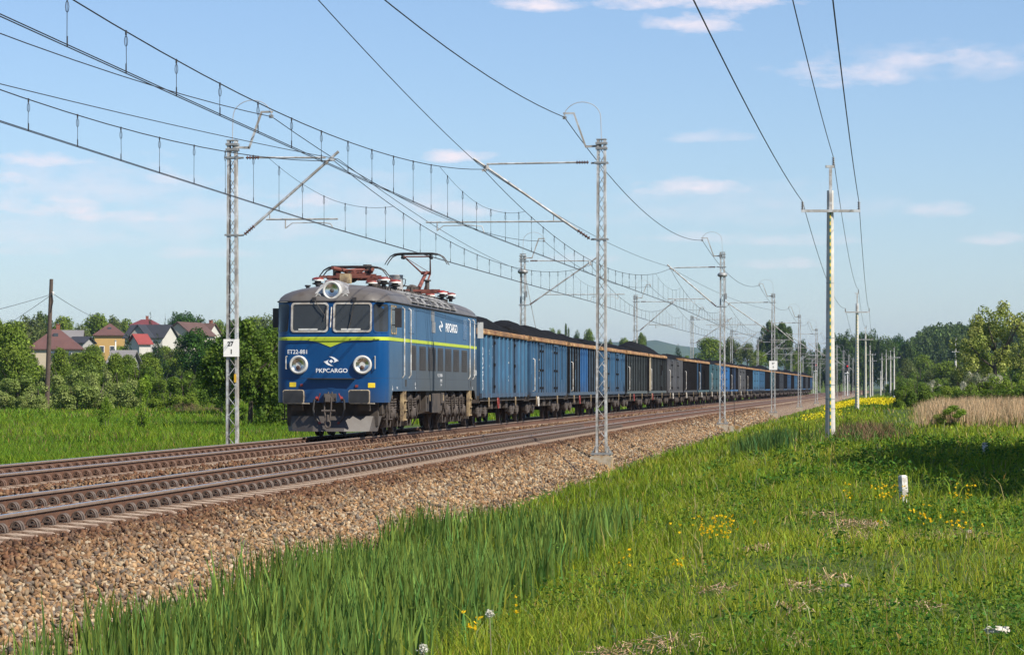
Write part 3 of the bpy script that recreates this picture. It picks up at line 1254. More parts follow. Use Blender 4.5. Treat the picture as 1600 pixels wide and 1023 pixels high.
def loco_pt(u, z, off=0.0):
    """Point on the body skin: u metres from the middle of the front face round the corner and back along the side."""
    s = 1 if u >= 0 else -1
    a = abs(u)
    f = rake(z)
    flat = LW - RX
    if a <= flat:
        x, y = a, f + .05 * (a / flat) ** 2
        nx, ny = .09 * a / flat, -1
    elif a <= flat + UARC:
        t = (a - flat) / UARC * math.pi / 2
        k = RY - .05 - f
        e = 1 + .75 * min(1, max(0, (z - 2.45) / 1.0))         # the corners are cut back more towards the roof
        x, y = flat + RX * math.sin(t) ** e, f + .05 + k * (1 - max(0, math.cos(t)) ** e)
        nx, ny = math.sin(t) / RX, -math.cos(t) / k
        if t < .35:
            nx += .09 * 1.0 * (1 - t / .35)
    else:
        x, y = LW, RY + (a - flat - UARC)
        nx, ny = 1, 0
    L = math.hypot(nx, ny)
    return Vector((s * (x + nx / L * off), y + ny / L * off, z))


def u_of_y(y):
    """u on the side at distance y behind the front."""
    return LW - RX + UARC + (y - RY)


def loco_skin():
    m = bpy.data.materials.new("locomotive_paint")
    m.use_nodes = True
    t = NT(m.node_tree)
    b = m.node_tree.nodes['Principled BSDF']
    tc = t.n('ShaderNodeTexCoord')
    o = tc.outputs['Object']
    sp = t.n('ShaderNodeSeparateXYZ')
    t.l(o, sp.inputs[0])
    n1 = t.noise(o, 1.1, 5, 0.65)
    mp = t.n('ShaderNodeMapping', inp={'Scale': (5, 5, 0.5)})
    t.l(o, mp.inputs[0])
    streak = t.noise(mp.outputs[0], 1.6, 4, 0.65)
    # the ends are cleaner than the sides, which are faded above and coated in brake dust below
    side = t.math('MULTIPLY', t.math('SUBTRACT', sp.outputs[1], 0.40), 6.0, clamp=True)
    front = t.mix(streak, (0.0025, 0.042, 0.145), (0.004, 0.066, 0.205))
    faded = t.mix(n1, (0.034, 0.092, 0.180), (0.055, 0.125, 0.220))
    dust = t.mix(n1, (0.050, 0.064, 0.080), (0.075, 0.082, 0.088))
    lowf = t.math('MULTIPLY', t.math('SUBTRACT', 2.60, sp.outputs[2]), 1.4, clamp=True)
    rear = t.math('MULTIPLY', t.math('SUBTRACT', sp.outputs[1], 1.6), 0.22, clamp=True)
    df = t.math('MULTIPLY', lowf, t.math('ADD', t.math('MULTIPLY', rear, 0.62), t.math('ADD', 0.2, t.math('MULTIPLY', streak, 0.3))), clamp=True)
    sidec = t.mix(df, faded, dust)
    c = t.mix(side, front, sidec)
    # grime along the sill
    g = t.math('MULTIPLY', t.math('SUBTRACT', 1.50, sp.outputs[2]), t.math('MULTIPLY', streak, 2.4), clamp=True)
    c = t.mix(t.math('MULTIPLY', g, 0.55), c, (0.05, 0.045, 0.04))
    t.l(c, b.inputs['Base Color'])
    rg = t.math('ADD', 0.26, t.math('ADD', t.math('MULTIPLY', side, 0.22), t.math('MULTIPLY', streak, .12)))
    t.l(rg, b.inputs['Roughness'])
    b.inputs['Specular IOR Level'].default_value = 0.32
    bn = t.n('ShaderNodeBump', inp={'Strength': 0.12, 'Distance': 0.02})
    t.l(t.noise(o, 1.3, 2), bn.inputs['Height'])
    t.l(bn.outputs[0], b.inputs['Normal'])
    return m


M_LOCO = loco_skin()
M_ROOF = mat("loco_roof_grey", (0.130, 0.122, 0.115), 0.5, 0.0, 0.2, 1.2, 0.05, 3, (0.075, 0.062, 0.052), 0.40, 1.0)
M_ROOFL = mat("loco_roof_light", (0.40, 0.40, 0.40), 0.5, 0.0, 0.15, 1.5, 0, 3, (0.17, 0.16, 0.155), 0.3, 1.5)
M_STRIPE = mat("lime_stripe", (0.40, 0.49, 0.028), 0.45, 0, 0.06, 2)
M_LETTER = mat("white_lettering", (0.80, 0.82, 0.84), 0.5, 0, 0.03, 4)
M_GLASS = mat("cab_glass", (0.030, 0.034, 0.038), 0.10, 0, 0.35, 0.9, spec=0.28)
M_FRAME = mat("window_frame_grey", (0.50, 0.49, 0.46), 0.55, 0, 0.1, 5, 0, 9, (0.3, 0.27, 0.23), 0.15, 4)
M_UNDER = mat("underframe_grime", (0.040, 0.034, 0.030), 0.85, 0, 0.35, 5, 0.3, 25, (0.075, 0.058, 0.045), 0.3, 2)
M_UNDERL = mat("bogie_dust", (0.085, 0.070, 0.060), 0.85, 0, 0.3, 5, 0.3, 25, (0.05, 0.04, 0.035), 0.3, 3)
M_WHEEL = mat("wheel_steel", (0.050, 0.038, 0.032), 0.7, 0.2, 0.3, 6)
M_PLOW = mat("plough_grey", (0.062, 0.056, 0.052), 0.6, 0, 0.2, 2.5, 0.1, 8, (0.055, 0.045, 0.04), 0.3, 2.5)
M_LAMPR = mat("lamp_ring_grey", (0.55, 0.55, 0.52), 0.45, 0, 0.08, 6)
M_REFL = mat("lamp_reflector", (0.62, 0.62, 0.55), 0.22, 0.95, 0.15, 8)
M_BULB = mat("lamp_bulb", (0.10, 0.055, 0.04), 0.4)
M_RAILW = mat("handrail_white", (0.74, 0.74, 0.71), 0.5, 0, 0.1, 4, 0, 9, (0.4, 0.36, 0.3), 0.12, 6)
M_REDP = mat("red_paint", (0.30, 0.030, 0.022), 0.55, 0, 0.2, 6, 0, 9, (0.12, 0.03, 0.025), 0.3, 5)
M_REDA = mat("pantograph_red", (0.20, 0.068, 0.046), 0.65, 0, 0.25, 5, 0, 9, (0.13, 0.04, 0.03), 0.35, 3)
M_DKMET = mat("dark_metal", (0.045, 0.042, 0.042), 0.55, 0.3, 0.2, 6)
M_YELP = mat("yellow_notice", (0.78, 0.58, 0.03), 0.5)
M_GRILL = mat("side_grille", (0.045, 0.043, 0.043), 0.75, 0, 0.2, 4)
M_STEP = mat("step_paint", (0.42, 0.32, 0.18), 0.75, 0, 0.2, 6, 0, 9, (0.10, 0.07, 0.05), 0.35, 4)
M_COALW = mat("buffer_rim", (0.52, 0.43, 0.30), 0.7, 0, 0.2, 8, 0, 9, (0.12, 0.10, 0.09), 0.3, 6)
M_BUFF = mat("buffer_plate", (0.040, 0.040, 0.042), 0.4, 0.3, 0.2, 4)

def screen_glass():
    m = bpy.data.materials.new('windscreen_glass')
    m.use_nodes = True
    t = NT(m.node_tree)
    nd = m.node_tree.nodes
    b = nd['Principled BSDF']
    b.inputs['Base Color'].default_value = (.075, .084, .09, 1)
    b.inputs['Roughness'].default_value = .06
    b.inputs['Specular IOR Level'].default_value = .5
    tr = t.n('ShaderNodeBsdfTransparent')
    tr.inputs[0].default_value = (.55, .6, .62, 1)
    mx = t.n('ShaderNodeMixShader', inp={0: .45})
    t.l(b.outputs[0], mx.inputs[1])
    t.l(tr.outputs[0], mx.inputs[2])
    t.l(mx.outputs[0], nd['Material Output'].inputs[0])
    return m


M_SCREEN = screen_glass()
loco = thing("electric_locomotive", "blue electric locomotive with lime stripe pulling the coal train", "locomotive", (-4.80, 74.45, ZF), -math.atan(.1205))


def skin_patch(mb, loop, off, thick=0.0, rows=1):
    """Fill a loop of (u, z) laid on the body skin; loops are split into columns so that they bend with it."""
    c = (sum(p[0] for p in loop) / len(loop), sum(p[1] for p in loop) / len(loop))
    n = len(loop)
    steps = 5
    vs = [loco_pt(c[0], c[1], off)]
    for s in range(1, steps + 1):
        k = s / steps
        vs += [loco_pt(c[0] + (p[0] - c[0]) * k, c[1] + (p[1] - c[1]) * k, off) for p in loop]
    fs = [(0, 1 + i, 1 + (i + 1) % n) for i in range(n)]
    for s in range(1, steps):
        a = 1 + (s - 1) * n
        fs += [(a + i, a + n + i, a + n + (i + 1) % n, a + (i + 1) % n) for i in range(n)]
    if thick:
        a = len(vs)
        vs += [loco_pt(p[0], p[1], off - thick) for p in loop]
        b = 1 + (steps - 1) * n
        fs += [(b + i, a + i, a + (i + 1) % n, b + (i + 1) % n) for i in range(n)]
    mb.add(vs, fs)


def rrect(u0, u1, z0, z1, r, k=4):
    out = []
    for (cx, cz, a0) in ((u1 - r, z1 - r, 0), (u0 + r, z1 - r, 90), (u0 + r, z0 + r, 180), (u1 - r, z0 + r, 270)):
        for i in range(k + 1):
            a = R(a0 + 90 * i / k)
            out.append((cx + r * math.cos(a), cz + r * math.sin(a)))
    # extra points along the long edges
    res = []
    for i, p in enumerate(out):
        q = out[(i + 1) % len(out)]
        res.append(p)
        d = math.hypot(q[0] - p[0], q[1] - p[1])
        m = int(d / .25)
        for j in range(1, m + 1):
            res.append((p[0] + (q[0] - p[0]) * j / (m + 1), p[1] + (q[1] - p[1]) * j / (m + 1)))
    return res


def skin_ring(mb, outer, inner, off, thick):
    n = len(outer)
    vs = [loco_pt(*p, off) for p in outer] + [loco_pt(*p, off) for p in inner] + [loco_pt(*p, off - thick) for p in outer] + [loco_pt(*p, off - thick) for p in inner]
    fs = []
    for i in range(n):
        j = (i + 1) % n
        fs += [(i, j, n + j, n + i), (i, 2 * n + i, 2 * n + j, j), (n + i, n + j, 3 * n + j, 3 * n + i)]
    mb.add(vs, fs)


def skin_text(body, h, u, z, name, bold=.012, xs=1.0, off=.006, parent=None, m=None):
    me = text_mesh(body, h, m or M_LETTER, name, bold=bold, xs=xs)
    co = np.array([v.co[:] for v in me.vertices])
    out = [loco_pt(u + c[0], z + c[2], off)[:] for c in co]
    me.vertices.foreach_set('co', np.array(out, dtype=np.float32).ravel())
    me.update()
    return link(name, me, parent or loco)


# body shell: straight sides from the sill to the gutter
U = np.concatenate([[0, .095, .35, .6, .85, 1.045, LW - RX], LW - RX + UARC * np.linspace(0, 1, 9)[1:], np.linspace(u_of_y(RY), u_of_y(LLEN / 2), 8)[1:]])


def full_loop(z, off=0):
    front = [loco_pt(u, z, off) for u in U]                     # mid front to mid right side
    right = front
    rear_r = [Vector((p.x, LLEN - p.y, p.z)) for p in reversed(right[:-1])]
    half = right + rear_r
    left = [Vector((-p.x, p.y, p.z)) for p in reversed(half[1:-1])]
    return half + left


mb = MB()
zs = [1.22, 1.5, 1.9, 2.3, 2.62, 2.805, 3.15, 3.535, 3.62]
loops = [full_loop(z) for z in zs]
n = len(loops[0])
mb.v = [tuple(p) for lp in loops for p in lp]
for i in range(len(zs) - 1):
    for k in range(n):
        pa, pb = loops[i][k], loops[i][(k + 1) % n]
        cx, cy = abs(pa.x + pb.x) / 2, (pa.y + pb.y) / 2
        if cy < .2 and .1 < cx < 1.04 and zs[i] > 2.8 and zs[i + 1] < 3.54:
            continue                      # the two windscreen openings
        mb.f.append([i * n + k, i * n + (k + 1) % n, (i + 1) * n + (k + 1) % n, (i + 1) * n + k])
        mb.m.append(0)
mb.f.append(list(range(n - 1, -1, -1)))
mb.m.append(0)
body = mb.build("body", M_LOCO, loco, smooth=30)

# aprons below the sill at both ends
for rev in (False, True):
    mb = MB()
    us = [u for u in np.linspace(-u_of_y(1.0), u_of_y(1.0), 45)]
    vs = []
    for (z, inset) in ((1.22, 0), (.92, 0), (.92, .05), (1.22, .05)):
        for u in us:
            zz = z
            if z < 1.2 and abs(u) > u_of_y(.62):
                zz = .92 + .30 * (abs(u) - u_of_y(.62)) / .38
            p = loco_pt(u, zz, -inset)
            vs.append((p.x, LLEN - p.y if rev else p.y, p.z))
    k = len(us)
    fs = []
    for r_ in range(3):
        fs += [(r_ * k + i, r_ * k + i + 1, (r_ + 1) * k + i + 1, (r_ + 1) * k + i) for i in range(k - 1)]
    mb.add(vs, fs)
    mb.build("apron", M_LOCO, loco, smooth=30)

# roof: a long dome
mb = MB()
NA = 9
prev = None
rows = []
for i in range(NA):
    a = math.pi / 2 * i / (NA - 1)
    c = max(math.cos(a), 1e-3) ** .98
    z = 3.62 + .50 * math.sin(a) ** 1.0
    w = max(LW * c, .05)
    front = rake(3.62) + 2.0 * (1 - c)
    rx, ry = min(RX + .5 * (1 - c), w * .95), RY + 1.0 * (1 - c)
    pts = []
    for t in np.linspace(0, 1, 7):
        pts.append((t * (w - rx), front + .05 * t * t))
    for t in np.linspace(0, 1, 9)[1:]:
        b = t * math.pi / 2
        e = 1.75 - .5 * (1 - c)
        q = ry - .05 - (rake(3.62) if i == 0 else 0)
        pts.append((w - rx + rx * math.sin(b) ** e, front + .05 + q * (1 - max(0, math.cos(b)) ** e)))
    y0 = pts[-1][1]
    for t in np.linspace(0, 1, 8)[1:]:
        pts.append((w, y0 + (LLEN / 2 - y0) * t))
    rear = [(x, LLEN - y) for x, y in reversed(pts[:-1])]
    half = pts + rear
    loop = half + [(-x, y) for x, y in reversed(half[1:-1])]
    rows.append([(x, y, z) for x, y in loop])
n = len(rows[0])
mb.v = [p for r_ in rows for p in r_]
for i in range(NA - 1):
    for k in range(n):
        mb.f.append([i * n + k, i * n + (k + 1) % n, (i + 1) * n + (k + 1) % n, (i + 1) * n + k])
        mb.m.append(0)
mb.f.append([(NA - 1) * n + k for k in range(n)])
mb.m.append(0)
roof = mb.build("roof", M_ROOF, loco, smooth=50)


def roof_z(x):
    """Height of the roof skin across the straight part."""
    c = min(abs(x) / LW, 1) ** (1 / .98)
    return 3.62 + .50 * math.sqrt(max(0, 1 - c * c))


# gutter
mb = MB()
lp = full_loop(3.60, .018)
mb.tube(lp + [lp[0]], .022, 5, cap=False)
mb.build("gutter", M_DKMET, roof)
# roof side grilles: seven curved frames with dark slats
for i in range(7):
    y0 = 4.3 + i * 1.28
    mb, md = MB(), MB()
    xs_ = [1.49, 1.44, 1.36, 1.25, 1.12, .98, .85]
    for ya, yb in ((y0, y0 + .07), (y0 + 1.12, y0 + 1.19)):
        vs, fs = [], []
        for x in xs_:
            for y in (ya, yb):
                for o_ in (0, .035):
                    vs.append((x + o_ * .7, y, roof_z(x) + o_))
        for q in range(len(xs_) - 1):
            a = q * 4
            fs += [(a + 1, a + 3, a + 7, a + 5), (a, a + 1, a + 5, a + 4), (a + 2, a + 6, a + 7, a + 3)]
        mb.add(vs, fs)
    for q in (0, 2, 4, 6):
        x = xs_[q]
        mb.obox((x + .022, y0 + .07, roof_z(x) + .028), (x + .022, y0 + 1.12, roof_z(x) + .028), .05, .03)
    g = mb.build("roof_grille", M_ROOFL, roof, smooth=20)
    vs = []
    for x in xs_:
        vs += [(x + .007, y0 + .05, roof_z(x) + .012), (x + .007, y0 + 1.14, roof_z(x) + .012)]
    md.add(vs, [(2 * q, 2 * q + 1, 2 * q + 3, 2 * q + 2) for q in range(len(xs_) - 1)])
    md.build("grille_mesh", M_GRILL, g, smooth=0)
# small ridge of brackets and pipes along the roof's visible edge
mb = MB()
mb.tube([(.78, 2.2, roof_z(.78) + .05), (.78, 16.2, roof_z(.78) + .05)], .03, 6)
for i in range(26):
    y = 2.4 + i * .54
    mb.box(.72, .84, y - .05, y + .05, roof_z(.78) - .02, roof_z(.78) + .09)
mb.build("roof_pipe", M_UNDERL, roof)
mb = MB()
for i in range(8):
    y = 1.9 + i * .42
    x = .95
    mb.tube([(x, y, roof_z(x)), (x, y, roof_z(x) + .07)], .02, 5)
mb.build("roof_bolt", M_DKMET, roof)

# lime stripe with its V on the nose
mb = MB()
us = np.concatenate([np.linspace(-u_of_y(LLEN - .6), -u_of_y(RY), 10), np.linspace(-u_of_y(RY), u_of_y(RY), 61)[1:-1], np.linspace(u_of_y(RY), u_of_y(LLEN - .55), 10)])
def low(u):
    a = abs(u)
    if a < .27:
        return 2.385 + .105 * a / .27
    if a < .62:
        return 2.49 + .075 * ((a - .27) / .35) ** .7
    return 2.565
vs, fs = [], []
for u in us:
    vs += [loco_pt(u, low(u), .011)[:], loco_pt(u, 2.655, .011)[:]]
fs = [(2 * i, 2 * i + 2, 2 * i + 3, 2 * i + 1) for i in range(len(us) - 1)]
mb.add(vs, fs)
mb.build("lime_stripe", M_STRIPE, loco, smooth=30)
# slim steel ledge with two clips over the stripe
mb = MB()
pts = [loco_pt(u, 2.615, .055) for u in np.linspace(-1.35, 1.35, 31)]
mb.tube(pts, .013, 5)
for u in (-1.2, -.55, .55, 1.2):
    mb.obox(loco_pt(u, 2.615, 0), loco_pt(u, 2.615, .06), .02, .02)
mb.build("nose_rail", M_STRIPE, loco)

# the horizontal plate seam round the body
mb = MB()
mb.tube([loco_pt(u, 1.56, .0) for u in np.concatenate([np.linspace(-u_of_y(LLEN - .6), -u_of_y(RY), 4), np.linspace(-u_of_y(RY), u_of_y(RY), 41)[1:-1], np.linspace(u_of_y(RY), u_of_y(LLEN - .6), 4)])], .003, 4)
mb.build('plate_seam', M_DKMET, loco)
for y in (6.15, 11.9):
    for s in (-1, 1):
        mb = MB()
        mb.tube([(s * LW, y - 1.0, 1.3), (s * LW, y - 1.0, 3.58)], .004, 4)
        mb.build('plate_seam', M_DKMET, loco)

# windscreens
for (u0, u1) in ((-1.075, -.065), (.065, 1.095)):
    fr = MB()
    o_, i_ = rrect(u0, u1, 2.775, 3.565, .09), rrect(u0 + .05, u1 - .05, 2.825, 3.515, .06)
    if len(o_) != len(i_):
        o_, i_ = rrect(u0, u1, 2.775, 3.565, .09, 4)[:], None
    if i_ is None:
        c0, c1 = (u0 + u1) / 2, 3.17
        i_ = [(c0 + (p[0] - c0) * (1 - .1 / (u1 - u0)), c1 + (p[1] - c1) * (1 - .1 / .79)) for p in o_]
    skin_ring(fr, o_, i_, .028, .03)
    w = fr.build("windscreen", M_FRAME, loco, smooth=30)
    gl = MB()
    skin_patch(gl, i_, .010)
    gl.build("pane", M_SCREEN, w, smooth=30)
    # wiper hung from the roof edge
    wi = MB()
    cx = (u0 + u1) / 2
    top = cx + (.05 if u0 > 0 else .12)
    bot = (cx - .06, 3.02) if u0 > 0 else (cx + .42, 3.22)
    wi.tube([loco_pt(top, 3.64, .06), loco_pt((top + bot[0]) / 2, (3.64 + bot[1]) / 2, .065), loco_pt(*bot, .045)], .010, 5)
    wi.obox(loco_pt(bot[0] - .03, bot[1] - .12, .036), loco_pt(bot[0] + .05, bot[1] + .26, .036), .02, .025)
    wi.box(top - .05, top + .05, .04, .16, 3.60, 3.70)
    wi.build("wiper", M_DKMET, w)
    # white ledge just inside the glass
    lg = MB()
    skin_patch(lg, rrect(cx - .30, cx + .22, 2.835, 2.875, .008), .0125)
    lg.build("desk_ledge", M_LAMPR, w)
mb = MB()
mb.tube([loco_pt(.0, 2.90, .05), loco_pt(.02, 3.44, .05)], .017, 6)
mb.build("handrail", M_RAILW, loco)
# curved corner panes
for s in (-1, 1):
    fr, gl = MB(), MB()
    a, b = (1.165, 1.70)
    o_ = rrect(a, b, 2.76, 3.555, .1)
    c0, c1 = (a + b) / 2, 3.16
    i_ = [(c0 + (p[0] - c0) * .90, c1 + (p[1] - c1) * .93) for p in o_]
    skin_ring(fr, [(s * p[0], p[1]) for p in o_], [(s * p[0], p[1]) for p in i_], .012, .015)
    w = fr.build("corner_window", M_LOCO, loco, smooth=40)
    skin_patch(gl, [(s * p[0], p[1]) for p in i_], .006)
    gl.build("pane", M_GLASS, w, smooth=40)
    # side cab window, opened, and mirror
    fr, gl = MB(), MB()
    a, b = u_of_y(.72), u_of_y(1.62)
    o_ = rrect(a, b, 2.74, 3.52, .06)
    c0, c1 = (a + b) / 2, 3.13
    i_ = [(c0 + (p[0] - c0) * .88, c1 + (p[1] - c1) * .88) for p in o_]
    skin_ring(fr, [(s * p[0], p[1]) for p in o_], [(s * p[0], p[1]) for p in i_], .014, .02)
    w = fr.build("side_window", M_STEP if s > 0 else M_FRAME, loco, smooth=40)
    skin_patch(gl, [(s * p[0], p[1]) for p in i_], .006)
    gl.build("pane", M_GLASS, w, smooth=40)
    mb = MB()
    x0, x1 = sorted((s * (LW + .07), s * (LW + .25)))
    mb.box(x0, x1, .95, 1.0, 2.92, 3.44)
    mb.tube([(s * LW, 1.0, 3.40), (s * (LW + .12), .98, 3.38)], .014, 5)
    mb.tube([(s * LW, 1.0, 2.98), (s * (LW + .12), .98, 2.98)], .014, 5)
    mb.build("mirror", M_DKMET, loco)
    # the same at the rear cab
    mb = MB()
    mb.box(x0, x1, LLEN - .75, LLEN - .69, 2.92, 3.44)
    mb.tube([(s * LW, LLEN - .7, 3.38), (s * (LW + .12), LLEN - .72, 3.38)], .014, 5)
    mb.build("mirror", M_LAMPR, loco)

# headlights
for s in (-1, 1):
    u, z = s * .855, 1.915
    c = loco_pt(u, z, -.03)
    nrm = (loco_pt(u, z, 1) - loco_pt(u, z, 0)).normalized()
    mb = MB()
    mb.lathe(c, nrm, [(0, .250), (.085, .250), (.115, .238), (.125, .215), (.110, .178), (.06, .172)], 28)
    h = mb.build("headlight", M_LAMPR, loco)
    mb = MB()
    mb.lathe(c, nrm, [(.104, .174), (.088, .152), (.070, .115), (.058, .07), (.052, .012)], 24, caps=False)
    mb.build("reflector", M_REFL, h)
    mb = MB()
    mb.lathe(c + nrm * .07 + Vector((-.012, 0, -.07)), nrm, [(0, .055), (.03, .05), (.045, .02)], 12)
    mb.build("bulb", M_BULB, h)
    mb = MB()
    mb.lathe(c + nrm * .104, nrm, [(0, .168), (.01, .15), (.018, .08), (.02, .02)], 24)
    g_ = mb.build("lens", MATS.get("lamp_lens") or None, h) if MATS.get("lamp_lens") else None
# roof headlight in its hump
mb = MB()
hump = [(-.56, 3.645), (-.55, 3.72), (-.46, 3.82), (-.30, 4.04), (-.14, 4.16), (.14, 4.16), (.30, 4.04), (.46, 3.82), (.55, 3.72), (.56, 3.645)]
front = [(x, .20 + .35 * (z - 3.65), z) for x, z in hump]
rear = [(x * 1.1, 2.3 + .3 * (z - 3.65), 3.64 + (z - 3.64) * .90) for x, z in hump]
k = len(hump)
mb.add(front + rear, [tuple(range(k))] + [(i, i + 1, k + i + 1, k + i) for i in range(k - 1)])
hm = mb.build("lamp_hump", M_ROOFL, roof, smooth=50)
mb = MB()
cc = Vector((0, .33, 3.875))
mb.lathe(cc, (0, -1, .06), [(0, .25), (.15, .25), (.19, .24), (.20, .215), (.18, .18), (.14, .175)], 28)
h = mb.build("headlight", M_LAMPR, loco)
mb = MB()
mb.lathe(cc, (0, -1, .06), [(.176, .178), (.165, .15), (.15, .11), (.142, .07), (.138, .012)], 24, caps=False)
mb.build("reflector", M_REFL, h)
mb = MB()
mb.lathe(cc + Vector((0, -.15, .008)), (0, -1, .06), [(0, .05), (.03, .045), (.04, .02)], 12)
mb.build("bulb", M_UNDERL, h)
for s in (-1, 1):
    mb = MB()
    mb.lathe((s * .36, .34, 3.715), (0, -1, 0), [(0, .075), (.16, .085), (.17, .08), (.165, .055), (.05, .045)], 16)
    hn = mb.build("marker_lamp", M_LAMPR, loco)
    mb = MB()
    mb.lathe((s * .36, .185, 3.715), (0, -1, 0), [(0, .052), (.004, .052)], 14)
    mb.build("lens", M_DKMET, hn)

# lettering and emblem
skin_text("ET22-881", .112, -.90, 2.262, "running_number", .012, .95)
skin_text("PKPCARGO", .112, .035, 1.765, "company_lettering", .016, 1.08)


def emblem(u, z, s, xs=1.0, name="emblem"):
    A = [(-.30, .98), (.05, .97), (.42, .78), (.72, .45), (1.0, .08), (.62, -.12), (.30, -.30), (.46, .02), (.38, .30), (.18, .58), (-.05, .80)]
    B = [(-x, -y) for x, y in A]
    D = [(0, .36), (.27, .0), (0, -.36), (-.27, 0)]
    mb = MB()
    for P in (A, B, D):
        pts = [loco_pt(u + x * s * xs, z + y * s * .62, .006)[:] for x, y in P]
        mb.add(pts, [tuple(range(len(P)))])
    return mb.build(name, M_LETTER, loco, smooth=0, fixn=False)


emblem(.02, 2.01, .205)
us = u_of_y(9.9)
emblem(us, 3.14, .26, 1.6, "side_emblem")
skin_text("PKPCARGO", .27, u_of_y(12.15), 3.13, "side_lettering", .022, 1.35)
skin_text("ET22-881", .17, u_of_y(17.6), 1.80, "side_number", .008, .8)
for (txt, h_, y, z) in (("91 51 3 150 884-1", .10, 9.7, 1.68), ("PL-PKPC", .085, 9.95, 1.52), ("123,0 t", .08, 9.95, 1.40), ("A", .14, .95, 1.30), ("R+Mg", .09, 1.75, 1.30), ("120", .08, 4.9, 1.42), ("PH", .08, 4.95, 1.30), ("881", .08, 16.95, 1.30)):
    skin_text(txt, h_, u_of_y(y), z, "marking_lettering", .004)
# notices, red covers and number badge on the nose
for (u, z, w, h_, m, nm) in ((-1.02, 1.395, .175, .12, M_YELP, "notice"), (1.10, 1.375, .20, .125, M_YELP, "notice"), (-.775, 1.38, .065, .065, M_REDP, "cable_cover"), (.70, 1.355, .075, .065, M_REDP, "cable_cover")):
    mb = MB()
    skin_patch(mb, rrect(u - w / 2, u + w / 2, z - h_ / 2, z + h_ / 2, .01, 2), .03 if m is M_REDP else .008, .03)
    mb.build(nm, m, loco, smooth=0)
mb = MB()
mb.lathe(loco_pt(.01, 1.325, 0), (0, -1, 0), [(0, .105), (.008, .105)], 20)
bd = mb.build("maker_badge", M_LOCO, loco, smooth=0)
for v in bd.data.vertices:
    v.co.z = 1.325 + (v.co.z - 1.325) * .55
# step shelf over the buffer beam
mb = MB()
pts = [(-.60, 1.50), (.66, 1.495)]
mb.obox(loco_pt(-.60, 1.555, .06), loco_pt(.66, 1.545, .06), .17, .022)
mb.build("step_shelf", M_DKMET, loco, smooth=0)
for s in (-1, 1):
    mb = MB()
    u = s * (1.19 if s > 0 else 1.19)
    mb.tube([loco_pt(u, 2.14, .0), loco_pt(u, 2.14, .075), loco_pt(u, 1.81, .075), loco_pt(u, 1.81, 0)], .014, 6)
    mb.build("handrail", M_RAILW, loco)

# doors with tall handrails on both sides
for s in (-1, 1):
    for (ya, yb, w0, w1) in ((2.72, 3.70, 3.78, 4.75), (16.02, 16.95, 14.75, 15.55)):
        mb = MB()
        skin_patch(mb, [(s * p[0], p[1]) for p in rrect(u_of_y(ya), u_of_y(yb), 1.30, 3.52, .05)], .006, .02)
        d = mb.build("cab_door", M_LOCO, loco, smooth=20)
        mb = MB()
        skin_patch(mb, [(s * p[0], p[1]) for p in rrect(u_of_y(w0), u_of_y(w1), 2.82, 3.50, .05)], .008, .02)
        mb.build("dark_panel", mat("panel_blue", (0.022, 0.085, 0.20), 0.25, 0, 0.15, 2), loco, smooth=20)
        for y in (ya - .07, yb + .07):
            mb = MB()
            x = s * (LW + .06)
            mb.tube([(s * LW, y, 3.50), (x, y, 3.46), (x, y, 1.66), (s * LW, y, 1.58)], .017, 6)
            mb.build("handrail", M_RAILW, loco)
        mb = MB()
        skin_patch(mb, [(s * p[0], p[1]) for p in rrect(u_of_y(ya + .33), u_of_y(yb - .33), 1.34, 1.54, .03)], .009, .02)
        mb.build("step_recess", M_DKMET, loco, smooth=0)
    # seven dark ventilation panels under the stripe, two slim grey covers above it
    for (ya, yb) in ((4.05, 5.05), (5.7, 6.9), (7.35, 8.85), (9.25, 10.35), (10.8, 12.1), (12.55, 13.8), (14.4, 15.65)):
        mb = MB()
        u0, u1 = u_of_y(ya), u_of_y(yb)
        skin_patch(mb, [(s * p[0], p[1]) for p in rrect(u0, u1, 1.80, 2.49, .02)], .005, .01)
        for i in range(11):
            z = 1.85 + i * .058
            p0, p1 = loco_pt(s * (u0 + .05), z, .012), loco_pt(s * (u1 - .05), z, .012)
            mb.obox(p0, p1, .012, .03)
        mb.build("side_grille", M_GRILL, loco, smooth=0)
    for (ya, yb, z0, z1) in ((8.95, 9.55, 3.25, 3.55), (9.05, 9.75, 2.92, 3.24)):
        mb = MB()
        skin_patch(mb, [(s * p[0], p[1]) for p in rrect(u_of_y(ya) - 1.0, u_of_y(yb) - 1.0, z0, z1, .02)], .01, .02)
        mb.build("grey_cover", mat("cover_grey", (0.20, 0.21, 0.22), 0.7), loco, smooth=0)

